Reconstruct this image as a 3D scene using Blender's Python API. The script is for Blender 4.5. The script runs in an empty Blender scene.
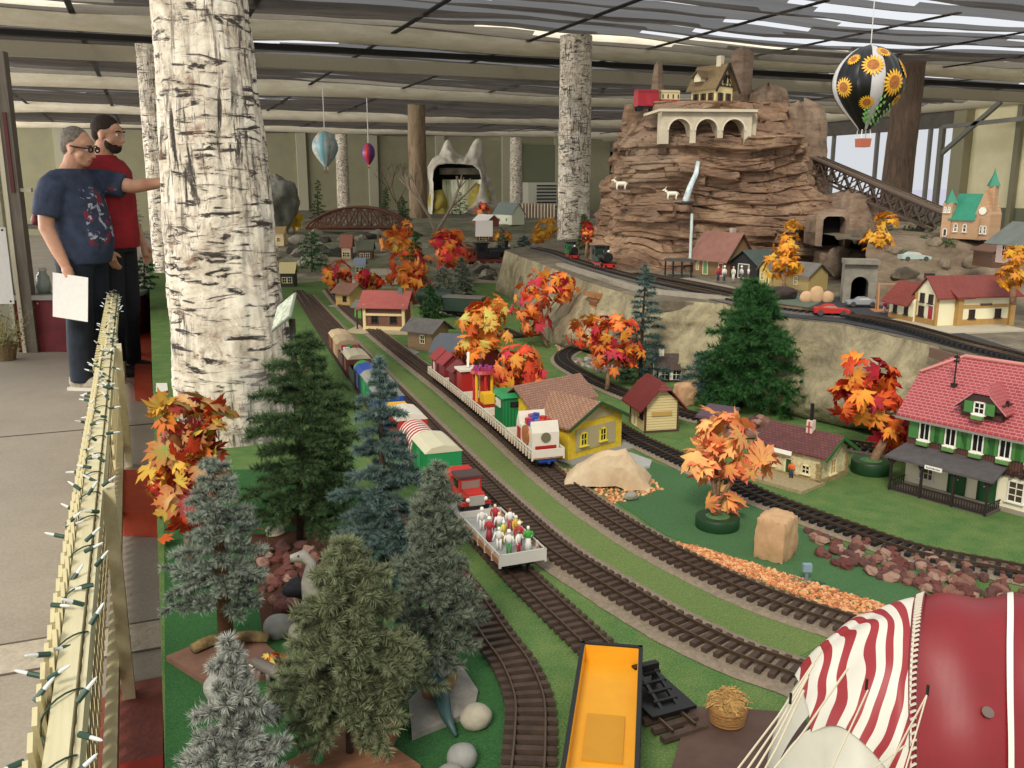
SKY=0.92; SUN=2.7; EXPO=0.0; CLOTHT=0.16; SIDE=2400
import bpy, math, random
import numpy as np
from mathutils import Vector, Matrix, noise
PI=math.pi
sc=bpy.context.scene
COL=sc.collection
R=random.Random(7)
# ---------------------------------------------------------------- camera
F=900.0; CAMZ=0.89; FLOORZ=-0.48
PITCH=math.radians(12.47); YAW=math.radians(21.65)
cam_d=bpy.data.cameras.new('camera'); cam=bpy.data.objects.new('camera',cam_d); COL.objects.link(cam)
cam_d.sensor_width=36; cam_d.lens=36*F/1024; cam_d.clip_start=0.05; cam_d.clip_end=300
cam.location=(0,0,CAMZ); cam.rotation_euler=(PI/2-PITCH,0,-YAW)
sc.camera=cam
_f=Vector((math.sin(YAW)*math.cos(PITCH),math.cos(YAW)*math.cos(PITCH),-math.sin(PITCH)))
_r=Vector((math.cos(YAW),-math.sin(YAW),0)); _u=_r.cross(_f)
EYE=Vector((0,0,CAMZ))
def ray(px,py): return _f+_r*((px-512)/F)+_u*((384-py)/F)
def P(px,py,z=0.0):
    d=ray(px,py); t=(z-CAMZ)/d.z
    return EYE+d*t
def Q(px,py,dep): return EYE+ray(px,py)*dep       # dep = depth along the view axis
def Zat(px,py,x,y):                                # height of the pixel row above ground point x,y
    d=ray(px,py); t=(x*d.x+y*d.y)/(d.x*d.x+d.y*d.y); return CAMZ+d.z*t
def depth(p): return (Vector(p)-EYE).dot(_f)
# ---------------------------------------------------------------- mesh builder
class MB:
    def __init__(s): s.v=[]; s.f=[]; s.m=[]; s.k=0
    def add(s,vs,fs,k=None):
        o=len(s.v); s.v.extend([tuple(a) for a in vs]); s.f.extend([tuple(i+o for i in f) for f in fs])
        s.m.extend([s.k if k is None else k]*len(fs)); return s
    def box(s,c,d,rz=0,k=None,top=1.0,topy=None,rx=0,ry=0):
        hx,hy,hz=d[0]/2,d[1]/2,d[2]/2; ty=top if topy is None else topy
        vs=[Vector((x*(top if z>0 else 1),y*(ty if z>0 else 1),z)) for z in(-hz,hz) for x,y in((-hx,-hy),(hx,-hy),(hx,hy),(-hx,hy))]
        M=Matrix.Translation(c)@Matrix.Rotation(rz,4,'Z')@Matrix.Rotation(ry,4,'Y')@Matrix.Rotation(rx,4,'X')
        return s.add([M@v for v in vs],[(3,2,1,0),(4,5,6,7),(0,1,5,4),(1,2,6,5),(2,3,7,6),(3,0,4,7)],k)
    def bar(s,a,b,w,h=None,k=None,up=(0,0,1)):
        a=Vector(a);b=Vector(b);d=b-a;L=d.length
        if L<1e-7: return s
        d/=L;u=Vector(up)
        if abs(d.dot(u))>.99: u=Vector((0,1,0))
        x=d.cross(u).normalized();z=x.cross(d);h=h or w
        vs=[p+x*sx*w/2+z*sz*h/2 for p in(a,b) for sx,sz in((-1,-1),(1,-1),(1,1),(-1,1))]
        return s.add(vs,[(0,1,2,3),(7,6,5,4),(0,4,5,1),(1,5,6,2),(2,6,7,3),(3,7,4,0)],k)
    def tube(s,pts,r,n=8,k=None,cap=True):
        pts=[Vector(p) for p in pts]; N=len(pts); rs=r if isinstance(r,(list,tuple)) else [r]*N
        vs=[];px=None
        for i,p in enumerate(pts):
            d=(pts[min(i+1,N-1)]-pts[max(i-1,0)])
            d=d.normalized() if d.length>1e-9 else Vector((0,0,1))
            if px is None:
                u=Vector((0,0,1)) if abs(d.z)<.9 else Vector((1,0,0)); px=d.cross(u).normalized()
            else:
                px=(px-d*px.dot(d)); px=px.normalized() if px.length>1e-6 else d.orthogonal().normalized()
            y=d.cross(px)
            for j in range(n):
                a=2*PI*j/n; vs.append(p+(px*math.cos(a)+y*math.sin(a))*rs[i])
        fs=[(i*n+j,i*n+(j+1)%n,(i+1)*n+(j+1)%n,(i+1)*n+j) for i in range(N-1) for j in range(n)]
        if cap: fs+=[tuple(range(n-1,-1,-1)),tuple((N-1)*n+j for j in range(n))]
        return s.add(vs,fs,k)
    def cyl(s,a,b,r0,r1=None,n=12,k=None): return s.tube([a,b],[r0,r0 if r1 is None else r1],n,k)
    def lathe(s,prof,c=(0,0,0),n=16,k=None,sx=1,sy=1):
        vs=[(c[0]+r*math.cos(2*PI*j/n)*sx,c[1]+r*math.sin(2*PI*j/n)*sy,c[2]+z) for r,z in prof for j in range(n)]
        N=len(prof); fs=[(i*n+j,i*n+(j+1)%n,(i+1)*n+(j+1)%n,(i+1)*n+j) for i in range(N-1) for j in range(n)]
        if prof[0][0]>1e-5: fs.append(tuple(range(n-1,-1,-1)))
        if prof[-1][0]>1e-5: fs.append(tuple((N-1)*n+j for j in range(n)))
        return s.add(vs,fs,k)
    def ball(s,c,r,n=10,m=7,k=None,M=None,fn=None):
        if not isinstance(r,(tuple,list)): r=(r,r,r)
        vs=[]
        for i in range(m+1):
            t=PI*i/m
            for j in range(n):
                a=2*PI*j/n; q=Vector((math.sin(t)*math.cos(a),math.sin(t)*math.sin(a),math.cos(t)))
                g=fn(q) if fn else 1.0
                q=Vector((q.x*r[0],q.y*r[1],q.z*r[2]))*g
                if M is not None: q=M@q
                vs.append(Vector(c)+q)
        return s.add(vs,[(i*n+j,(i+1)*n+j,(i+1)*n+(j+1)%n,i*n+(j+1)%n) for i in range(m) for j in range(n)],k)
    def prism(s,poly,z0,z1,k=None,M=None):                    # poly in xy
        n=len(poly); vs=[Vector((x,y,z0)) for x,y in poly]+[Vector((x,y,z1)) for x,y in poly]
        if M is not None: vs=[M@v for v in vs]
        return s.add(vs,[tuple(range(n-1,-1,-1)),tuple(range(n,2*n))]+[(i,(i+1)%n,n+(i+1)%n,n+i) for i in range(n)],k)
    def grid(s,fn,nu,nv,k=None):
        vs=[fn(i/(nu-1),j/(nv-1)) for j in range(nv) for i in range(nu)]
        return s.add(vs,[(j*nu+i,j*nu+i+1,(j+1)*nu+i+1,(j+1)*nu+i) for j in range(nv-1) for i in range(nu-1)],k)
    def build(s,name,mats,parent=None,smooth=False,loc=None,rz=0,weld=False):
        me=bpy.data.meshes.new(name); me.from_pydata(s.v,[],s.f)
        mats=mats if isinstance(mats,(list,tuple)) else [mats]
        for m in mats: me.materials.append(m)
        if len(mats)>1: me.polygons.foreach_set('material_index',s.m)
        if smooth: me.polygons.foreach_set('use_smooth',[True]*len(s.f))
        me.update()
        o=bpy.data.objects.new(name,me); COL.objects.link(o)
        if parent is not None: o.parent=parent
        if loc is not None: o.location=loc
        if rz: o.rotation_euler=(0,0,rz)
        if smooth=='a':
            try: me.set_sharp_from_angle(angle=math.radians(40))
            except Exception: pass
        return o
def tag(o,label,cat,group=None,kind=None):
    if label: o['label']=label
    if cat: o['category']=cat
    if group: o['group']=group
    if kind: o['kind']=kind
    return o
def thing(name,label,cat,loc=(0,0,0),rz=0,group=None):
    o=bpy.data.objects.new(name,None); COL.objects.link(o); o.location=loc; o.rotation_euler=(0,0,rz)
    o.empty_display_size=.05
    return tag(o,label,cat,group)
def dup(root,loc,rz=0,label=None,scale=None):
    r=root.copy(); COL.objects.link(r); r.location=loc; r.rotation_euler=(0,0,rz)
    if label: r['label']=label
    if scale: r.scale=(scale,)*3
    for ch in list(root.children):
        c=ch.copy(); COL.objects.link(c); c.parent=r
        for g in ch.children:
            d=g.copy(); COL.objects.link(d); d.parent=c
    return r
def struct(o): o['kind']='structure'; return o
# ---------------------------------------------------------------- materials
def srgb(h):
    if isinstance(h,str):
        h=h.lstrip('#'); h=tuple(int(h[i:i+2],16)/255 for i in(0,2,4))
    return tuple((c/12.92 if c<=.04045 else((c+.055)/1.055)**2.4) for c in h)+(1.0,)
class NT:
    def __init__(s,name):
        s.m=bpy.data.materials.new(name); s.m.use_nodes=True; s.t=s.m.node_tree; s.n=s.t.nodes; s.b=s.n['Principled BSDF']
    def N(s,t,**kw):
        n=s.n.new(t)
        for k,v in kw.items():
            if hasattr(n,k): setattr(n,k,v)
            else:
                n.inputs[k.replace('_',' ')].default_value=v
        return n
    def L(s,a,b): s.t.links.new(a,b)
    def coord(s,sw=None,scale=(1,1,1),rot=(0,0,0)):
        tc=s.N('ShaderNodeTexCoord'); out=tc.outputs['Object']
        if sw:
            sp=s.N('ShaderNodeSeparateXYZ'); cb=s.N('ShaderNodeCombineXYZ'); s.L(out,sp.inputs[0])
            for i,c in enumerate(sw): s.L(sp.outputs['XYZ'.index(c.upper())],cb.inputs[i])
            out=cb.outputs[0]
        mp=s.N('ShaderNodeMapping'); mp.inputs['Scale'].default_value=scale; mp.inputs['Rotation'].default_value=rot
        s.L(out,mp.inputs[0]); return mp.outputs[0]
    def noise(s,v,scale,detail=4,rough=.6,dist=0):
        n=s.N('ShaderNodeTexNoise'); n.inputs['Scale'].default_value=scale; n.inputs['Detail'].default_value=detail
        n.inputs['Roughness'].default_value=rough; n.inputs['Distortion'].default_value=dist; s.L(v,n.inputs['Vector']); return n.outputs['Fac']
    def ramp(s,f,stops,interp='LINEAR'):
        r=s.N('ShaderNodeValToRGB'); r.color_ramp.interpolation=interp; e=r.color_ramp.elements
        while len(e)<len(stops): e.new(.5)
        for q,(p,c) in zip(e,stops): q.position=p; q.color=c if len(c)==4 else srgb(c)
        s.L(f,r.inputs[0]); return r.outputs[0]
    def mix(s,f,a,b,mode='MIX'):
        n=s.N('ShaderNodeMix',data_type='RGBA',blend_type=mode)
        for src,i in((f,0),(a,6),(b,7)):
            if hasattr(src,'is_output'): s.L(src,n.inputs[i])
            else: n.inputs[i].default_value=src if i==0 else(src if isinstance(src,tuple) and len(src)==4 else srgb(src))
        return n.outputs[2]
    def bump(s,h,st=.5,dist=.01):
        b=s.N('ShaderNodeBump'); b.inputs['Strength'].default_value=st; b.inputs['Distance'].default_value=dist
        s.L(h,b.inputs['Height']); s.L(b.outputs[0],s.b.inputs['Normal'])
    def out(s,c=None,rough=.7,metal=0,spec=None):
        if c is not None:
            if hasattr(c,'is_output'): s.L(c,s.b.inputs['Base Color'])
            else: s.b.inputs['Base Color'].default_value=srgb(c)
        s.b.inputs['Roughness'].default_value=rough; s.b.inputs['Metallic'].default_value=metal
        if spec is not None: s.b.inputs['Specular IOR Level'].default_value=spec
        return s.m
_C={}
def C(col,rough=.6,col2=None,scale=30,bump=0,metal=0,name=None,bs=None,spec=None,stretch=(1,1,1)):
    """plain / mottled colour"""
    key=(col,rough,col2,scale,bump,metal,bs,stretch)
    if key in _C: return _C[key]
    n=NT(name or 'paint_'+str(col).strip('#')); 
    if col2 is None:
        # slight natural variation
        v=n.coord(); a=srgb(col); b=tuple(min(1,c*.82) for c in a[:3])+(1,)
        f=n.noise(v,scale,3); c=n.mix(f,a,b)
    else:
        v=n.coord(scale=stretch); f=n.noise(v,scale,5,.65); c=n.ramp(f,[(.35,srgb(col)),(.65,srgb(col2))])
    if bump:
        v2=n.coord(scale=stretch); n.bump(n.noise(v2,bs or scale*2,5),bump,.01)
    _C[key]=n.out(c,rough,metal,spec); return _C[key]
def wood(a,b,sw='yxz',scale=8,rough=.7,st=(1,12,12)):
    n=NT('wood'); v=n.coord(scale=st); f=n.noise(v,scale,5,.7,.6); c=n.ramp(f,[(.3,srgb(a)),(.7,srgb(b))]); n.bump(f,.3,.004); return n.out(c,rough)
def tiles(a,b,mortar,sw='xyz',bw=.02,bh=.012,ms=.12,rough=.6,off=.5,bump=.6):
    n=NT('tiles'); v=n.coord(sw)
    t=n.N('ShaderNodeTexBrick'); n.L(v,t.inputs['Vector']); t.offset=off
    t.inputs['Color1'].default_value=srgb(a); t.inputs['Color2'].default_value=srgb(b); t.inputs['Mortar'].default_value=srgb(mortar)
    t.inputs['Scale'].default_value=1.0; t.inputs['Brick Width'].default_value=bw; t.inputs['Row Height'].default_value=bh
    t.inputs['Mortar Size'].default_value=bh*ms; t.inputs['Mortar Smooth'].default_value=.3
    nf=n.noise(n.coord(),60,3); c=n.mix(.15,t.outputs['Color'],n.mix(nf,srgb(a),srgb(mortar)))
    n.bump(t.outputs['Fac'],bump,-.004) if bump else None
    return n.out(c,rough)
def planks(a,b,axis='X',w=.012,rough=.7,dark=None):
    n=NT('planks'); v=n.coord()
    sp=n.N('ShaderNodeSeparateXYZ'); n.L(v,sp.inputs[0])
    if axis=='H': src=n.N('ShaderNodeMath',operation='ADD'); n.L(sp.outputs[0],src.inputs[0]); n.L(sp.outputs[1],src.inputs[1]); src=src.outputs[0]
    else: src=sp.outputs['XYZ'.index(axis)]
    m=n.N('ShaderNodeMath',operation='MULTIPLY'); n.L(src,m.inputs[0]); m.inputs[1].default_value=1/w
    fr=n.N('ShaderNodeMath',operation='FRACT'); n.L(m.outputs[0],fr.inputs[0])
    e=n.ramp(fr.outputs[0],[(0,(0,0,0,1)),(.08,(0,0,0,1)),(.16,(1,1,1,1)),(.92,(1,1,1,1)),(1,(.3,.3,.3,1))])
    f=n.noise(v,25,4); c=n.mix(f,srgb(a),srgb(b)); dk=srgb(dark) if dark else tuple(x*.35 for x in srgb(b)[:3])+(1,)
    c=n.mix(e,dk,c); n.bump(e,.6,.003); return n.out(c,rough)
GLASS=C('#1c1f22',.12,name='window_glass')
WHITE=C('#efeadc',.5,name='white_plastic'); BLACK=C('#141414',.4,name='black_plastic')
CREAM=C('#e8dbae',.6,name='cream_paint'); DKGREEN=C('#17431f',.5,name='dark_green_paint')
# ================================================================ SETTING
W=bpy.data.worlds.new('sky_world'); sc.world=W; W.use_nodes=True
bg=W.node_tree.nodes['Background']; bg.inputs[0].default_value=(.93,.96,1.0,1); bg.inputs[1].default_value=SKY
sd=bpy.data.lights.new('sun','SUN'); sd.energy=SUN; sd.angle=math.radians(14); sd.color=(1,.93,.82)
so=bpy.data.objects.new('sun',sd); COL.objects.link(so); so.rotation_euler=(math.radians(48),0,math.radians(-38)); so.location=(-2,-4,5)
ad=bpy.data.lights.new('added_side_fill','AREA'); ad.shape='RECTANGLE'; ad.size=22; ad.size_y=2.6; ad.energy=SIDE; ad.color=(1,.97,.92)  # added fill lamp out of view, brightens beams, walls and men from the left
ao=bpy.data.objects.new('added_side_fill',ad); COL.objects.link(ao); ao.location=(-9.6,17,1.1); ao.rotation_euler=(0,math.radians(-90),0)
ao.rotation_euler=(PI/2,0,-PI/2)
sc.view_settings.view_transform='Standard'; sc.view_settings.look='None'; sc.view_settings.gamma=1; sc.view_settings.exposure=EXPO
sc.view_settings.use_curve_mapping=False
# --- floor
def m_floor():
    n=NT('concrete'); v=n.coord()
    f=n.noise(v,1.6,6,.65); c=n.ramp(f,[(.25,'#857a6b'),(.5,'#988e7e'),(.75,'#a69b8a')])
    f2=n.noise(v,90,3); c=n.mix(.25,c,n.ramp(f2,[(.3,'#6f665b'),(.7,'#b4aca0')]))
    n.bump(f2,.12,.003); return n.out(c,.75)
MF=m_floor()
floor=struct(MB().box((3,13,FLOORZ-.05),(44,38,.1)).build('floor',MF))
mb=MB()
a=P(0,434,FLOORZ); b=P(140,428,FLOORZ); yj=(a.y+b.y)/2
mb.box((-1.6,yj,FLOORZ+.0012),(3.4,.012,.002))
struct(mb.build('trim_1',C('#4b443c',.9,name='joint_filler')))
y0=P(40,668,FLOORZ).y; y1=P(40,640,FLOORZ).y
mb=MB().box((-1.4,(y0+y1)/2,FLOORZ+.001),(3.2,y1-y0,.003))
struct(mb.build('trim_2',C('#b9ae9c',.85,'#a39885',25,.4,name='light_concrete')))
mb=MB(); mb.box((-1.4,y0-.006,FLOORZ+.0015),(3.2,.008,.004)); mb.box((-1.4,y1+.006,FLOORZ+.0015),(3.2,.008,.004))
struct(mb.build('trim_3',C('#5d554a',.9)))
# --- layout table with turf
XE=P(165,768,0).x
def m_turf():
    n=NT('turf'); v=n.coord()
    f=n.noise(v,1.7,4,.6); c=n.ramp(f,[(.3,'#3a6036'),(.5,'#4d6c3a'),(.7,'#637442')])
    f2=n.noise(v,260,2,.7); c=n.mix(.6,c,n.ramp(f2,[(.3,'#2f5228'),(.5,'#587a42'),(.72,'#9aa468')]))
    f3=n.noise(v,14,4); c=n.mix(.3,c,n.ramp(f3,[(.35,'#3a6638'),(.65,'#858c55')]))
    n.bump(f2,.9,.004); return n.out(c,.95,spec=.1)
TURF=m_turf()
mb=MB(); mb.k=0
tb=struct(MB().box(((XE+9)/2,6.2,-.025),(9-XE,13.4,.05)).build('floor_layout_turf',TURF)); tb['label']='green turf covering the raised train layout'
struct(MB().box(((XE+.02+9)/2,6.2,(FLOORZ-.05)/2),(9-XE-.04,13.36,-FLOORZ-.05)).build('floor_layout_base',C('#5b4a38',.8)))
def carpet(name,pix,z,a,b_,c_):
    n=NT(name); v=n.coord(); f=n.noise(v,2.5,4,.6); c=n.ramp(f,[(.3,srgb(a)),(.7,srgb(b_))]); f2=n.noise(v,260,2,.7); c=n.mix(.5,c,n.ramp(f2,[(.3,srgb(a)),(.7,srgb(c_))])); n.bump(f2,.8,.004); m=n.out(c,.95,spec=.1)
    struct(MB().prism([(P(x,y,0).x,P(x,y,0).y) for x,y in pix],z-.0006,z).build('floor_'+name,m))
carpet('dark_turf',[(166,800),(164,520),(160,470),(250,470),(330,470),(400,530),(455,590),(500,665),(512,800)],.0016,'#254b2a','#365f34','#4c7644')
carpet('pale_turf',[(345,325),(420,384),(500,450),(560,498),(640,552),(720,594),(800,628),(830,640),(790,662),(700,628),(620,584),(560,540),(500,488),(440,428),(380,366),(338,326)],.0011,'#526a38','#687b44','#8c985e')
carpet('smooth_turf',[(585,475),(640,458),(700,478),(780,520),(850,548),(930,572),(960,640),(880,612),(800,585),(730,560),(665,535),(620,505)],.0013,'#3c5f3c','#4a6d45','#5c7d52')
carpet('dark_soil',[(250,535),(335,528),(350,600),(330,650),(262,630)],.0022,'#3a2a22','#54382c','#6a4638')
# --- walls
YB=28.6; XR=15.0; HT=CAMZ+1.62
mw=C('#8f8b6c',.85,'#87836a',3,name='olive_wall')
struct(MB().box((3,YB+.05,(FLOORZ+HT+.4)/2),(30,.1,HT+.4-FLOORZ)).build('wall_back',mw))
mb=MB()
for px in (182,250,303,373,395,437,505,513,549,592): pass
k=1
for px in (62,92,178,302,373,440,506,558):
    x=Q(px,170,1).x; d=ray(px,170); t=(YB-.06)/d.y; x=d.x*t
    o=struct(MB().box((x,YB-.07,(FLOORZ+HT)/2),(.28,.14,HT-FLOORZ)).build('trim_%d'%(9+k),C('#a9a58c',.8))); k+=1
# right wall: solid base, upper windows, cream panels
def yr(px,W=XR):
    d=ray(px,180); t=W/d.x; return d.y*t
ya=yr(604); yb=yr(841); yc=yr(966)
mr=C('#7d7e66',.85)
zt=CAMZ+1.12; zb=CAMZ-.42
struct(MB().box((XR+.05,13,(FLOORZ+zb)/2),(.1,34,zb-FLOORZ)).build('wall_right',mr))
mc=C('#f4ebc0',.7,'#ebe1b4',4,name='cream_panel')
struct(MB().box((XR+.05,(yc-3)/2,(zb+HT)/2),(.1,yc+3,HT-zb)).build('wall_right_panel',mc))
struct(MB().box((XR+.05,(ya+YB)/2,(zb+HT)/2),(.1,YB-ya,HT-zb)).build('wall_right_end',mr))
# roller shades over the window opening
struct(MB().box((XR+.02,(yc+ya)/2,(zt+HT)/2),(.06,ya-yc,HT-zt)).build('wall_right_shade',C('#5a5650',.9,'#6b655c',6)))
gl=NT('window_glass_clear'); gl.b.inputs['Transmission Weight'].default_value=1; gl.b.inputs['Roughness'].default_value=0; gl.b.inputs['IOR'].default_value=1.02
gl=gl.m; gl.name='clear_glass'
k=1
prev=yc
posts=[yr(925),yr(873),yr(830),yr(780),yr(700)]
edges=[yc]+posts+[ya]
for i in range(len(edges)-1):
    g=thing('window_%d'%k,None,None); g['kind']='structure'
    MB().box((XR+.05,(edges[i]+edges[i+1])/2,(zb+zt)/2),(.01,edges[i+1]-edges[i],zt-zb)).build('pane',gl,g)
    MB().box((XR+.03,edges[i],(zb+zt)/2),(.08,.06,zt-zb)).build('window_frame',C('#8d8b80',.7),g); k+=1
struct(MB().box((XR-.02,(yc+ya)/2,zb-.05),(.2,ya-yc,.12)).build('trim_30',C('#6c6b63',.7)))
struct(MB().box((XR-.06,yc+.1,(FLOORZ+HT)/2),(.3,.3,HT-FLOORZ)).build('trim_31',C('#a19a7c',.7)))
for i,px in enumerate((1016,)):
    struct(MB().box((XR-.06,yr(px),(FLOORZ+HT)/2),(.1,.1,HT-FLOORZ)).build('trim_%d'%(32+i),C('#8b866c',.7)))
# steel frame in front of the cream panels
t=thing('steel_brace_frame','grey steel post and diagonal brace in front of the cream panels','frame',(XR-1.2,yr(985),0))
z1=CAMZ+1.05
MB().box((0,0,(FLOORZ+z1)/2),(.09,.09,z1-FLOORZ)).build('post',C('#77756c',.5),t)
MB().bar((0,0,z1-.5),(0,-1.2,z1+.35),.07).build('brace',C('#77756c',.5),t)
MB().bar((0,0,z1),(0,-2.0,z1+.05),.07).build('crossbar',C('#77756c',.5),t)
# far wall distant land seen through the windows
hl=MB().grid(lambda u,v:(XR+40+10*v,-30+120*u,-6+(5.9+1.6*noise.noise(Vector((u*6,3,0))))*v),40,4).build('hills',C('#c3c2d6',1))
struct(hl)
# bright doorway/roll door in the back wall between the thin birch and the birch post
g=thing('door_1',None,None); g['kind']='structure'
d=ray(540,170); t_=(YB-.1)/d.y; xd=d.x*t_
MB().box((xd,YB-.1,CAMZ+.2),(1.35,.06,2.2)).build('door_panel',C('#6f7358',.7),g)
for sx in(-.72,.72): MB().box((xd+sx,YB-.12,CAMZ+.2),(.08,.1,2.3)).build('door_frame',C('#b9b7a3',.6),g)
# air conditioner
acz=-.02+.75
t=thing('wall_vent_unit','white louvred ventilation unit low on the back wall','vent',(0,0,0)); 
d=ray(540,194); t_=(YB-.45)/d.y; xv=d.x*t_; zv=CAMZ+d.z*t_
MB().box((xv,YB-.45,zv),(1.05,.5,.75)).build('casing',C('#c9c6b2',.6),t)
mb=MB()
for i in range(6): mb.box((xv+.12,YB-.72,zv-.27+i*.108),(.7,.05,.05))
mb.build('louvre',C('#2b2b28',.6),t)
# --- shade cloth ceiling
def m_cloth():
    n=NT('shade_cloth'); v=n.coord()
    f=n.noise(n.coord(scale=(.10,3.2,1)),2.6,5,.75,.3); c=n.ramp(f,[(.25,'#37332f'),(.5,'#56504a'),(.8,'#7d766c')])  # colour bands paint in the light and dark lines of the folds
    n.out(c,.95,spec=.05)
    tr=n.N('ShaderNodeBsdfTransparent'); mx=n.N('ShaderNodeMixShader'); mx.inputs[0].default_value=CLOTHT
    tl=n.N('ShaderNodeBsdfTranslucent'); n.L(c,tl.inputs[0]); m2=n.N('ShaderNodeMixShader'); m2.inputs[0].default_value=.35
    n.L(n.b.outputs[0],m2.inputs[1]); n.L(tl.outputs[0],m2.inputs[2])
    n.L(m2.outputs[0],mx.inputs[1]); n.L(tr.outputs[0],mx.inputs[2])
    o=n.n['Material Output']; n.L(mx.outputs[0],o.inputs[0]); return n.m
def ceiling():
    X0,X1,Y0,Y1=-9.0,15.2,4.44,28.7; per=.48; sub=8
    ny=int((Y1-Y0)/per*sub)+1; nx=72
    xs=np.linspace(X0,X1,nx); vs=[]; 
    for j in range(ny):
        y=Y0+j*per/sub
        for x in xs:
            row=math.floor((j)/sub); t=(j%sub)/sub
            sag=.085+.06*noise.noise(Vector((x*.35,row*3.1,0)))
            z=HT-.02-sag*(1-(2*t-1)**2)*1.0+.10*noise.noise(Vector((x*.22,y*.25,5)))+.03*noise.noise(Vector((x*1.3,y*2.2,9)))
            vs.append((x,y,z))
    fs=[]
    for j in range(ny-1):
        for i in range(nx-1):
            t=j%sub; row=j//sub; x=xs[i]; y=Y0+j*per/sub
            s=noise.noise(Vector((x*.33,row*2.3,20)))
            near=1 if y<11.5 else 0
            thr=(.10 if near else .33)-(.10 if x>3 and near else 0)
            if t in((0,sub-1) if near else (0,)) and s>thr: continue
            if t==1 and near and s>thr+.18: continue
            fs.append((j*nx+i,j*nx+i+1,(j+1)*nx+i+1,(j+1)*nx+i))
    mb=MB().add(vs,fs); return mb.build('ceiling',m_cloth(),smooth=True)
struct(ceiling())
# webbing straps running away from the viewer
mst=C('#181614',.9)
for i in range(15):
    x=-8+i*1.5; mb=MB()
    mb.box((x,17.6,HT-.09),(.055,22,.012)); struct(mb.build('trim_%d'%(40+i),mst))
# wrapped beams
def beam(y,z,r,i,col='#d9cfb6',x0=-9,x1=15,sq=1.0):
    pts=[];rs=[]
    for k in range(60):
        x=x0+(x1-x0)*k/59; pts.append((x,y+.05*noise.noise(Vector((x*.4,y,0))),z+.05*noise.noise(Vector((x*.35,y,3))))); rs.append(r*(1+.10*noise.noise(Vector((x*1.1,y,7)))))
    struct(MB().tube(pts,rs,12).build('ceiling_beam_%d'%i,C('#f0e8d2',.6,'#dbd0b6',3,.5,name='wrapped_beam',stretch=(1,4,4)),smooth=True))
for i,(y,z,r) in enumerate([(9.75,HT-.06,.145),(15.0,HT-.11,.14),(20.4,HT-.12,.14),(25.6,HT-.10,.14)]): beam(y,z,r,i+1)
struct(MB().box((3,10.35,HT-.33),(24,.1,.14)).build('ceiling_beam_9',C('#a59c86',.6)))
struct(MB().box((3,9.95,HT-.24),(24,.12,.05)).build('ceiling_beam_10',C('#1b1917',.8)))
struct(MB().tube([(XR-.5,6.6,HT-.1),(XR-.5,28,HT-.1)],.13,10).build('ceiling_beam_11',C('#d8cfb4',.6),smooth=True))
# ================================================================ COLUMNS
def m_birch(fine=1.0,dark=0.0):
    n=NT('birch_bark'); 
    v=n.coord()
    base=n.ramp(n.noise(v,7*fine,6,.72,.8),[(.28,'#7d7062'),(.42,'#bfb19b'),(.55,'#e2d7c1'),(.75,'#f2e9d6')])
    l1=n.noise(n.coord(scale=(7*fine,7*fine,34*fine)),1.0,5,.7,.8)
    c=n.mix(n.ramp(l1,[(.53,(0,0,0,1)),(.60,(1,1,1,1))]),base,srgb('#332b25'))
    sk=n.noise(n.coord(scale=(22*fine,22*fine,7*fine),rot=(.6,.5,0)),1.0,5,.7,1.2); skm=n.noise(v,2.6*fine,2)
    ms=n.N('ShaderNodeMath',operation='MULTIPLY'); n.L(n.ramp(sk,[(.55,(0,0,0,1)),(.62,(.9,.9,.9,1))]),ms.inputs[0]); n.L(n.ramp(skm,[(.46,(0,0,0,1)),(.56,(1,1,1,1))]),ms.inputs[1]); c=n.mix(ms.outputs[0],c,srgb('#4a4138'))
    big=n.noise(v,2.2*fine,3,.5)
    l2=n.noise(n.coord(scale=(45*fine,45*fine,5*fine)),1.0,5,.7,.5)
    m=n.N('ShaderNodeMath',operation='MULTIPLY'); n.L(n.ramp(l2,[(.52,(0,0,0,1)),(.6,(1,1,1,1))]),m.inputs[0]); n.L(n.ramp(big,[(.42,(0,0,0,1)),(.55,(1,1,1,1))]),m.inputs[1])
    c=n.mix(m.outputs[0],c,srgb('#3c352e'))
    l3=n.noise(v,6*fine,6,.75,1.2); c=n.mix(n.ramp(l3,[(.58,(0,0,0,1)),(.68,(.8,.8,.8,1))]),c,srgb('#7d5238'))
    l4=n.noise(n.coord(scale=(2,2,1)),1.3,2); c=n.mix(n.ramp(l4,[(.56,(0,0,0,1)),(.64,(.55,.55,.55,1))]),c,srgb('#8b8781'))
    n.bump(l3,.7,.012*1/fine); return n.out(c,.75)
def m_bark(a='#5d4a38',b='#8a7560'):
    n=NT('rough_bark'); f=n.noise(n.coord(scale=(9,9,1.6)),2.2,6,.7,1); c=n.ramp(f,[(.3,srgb(a)),(.7,srgb(b))]); n.bump(f,1,.03); return n.out(c,.9)
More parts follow.
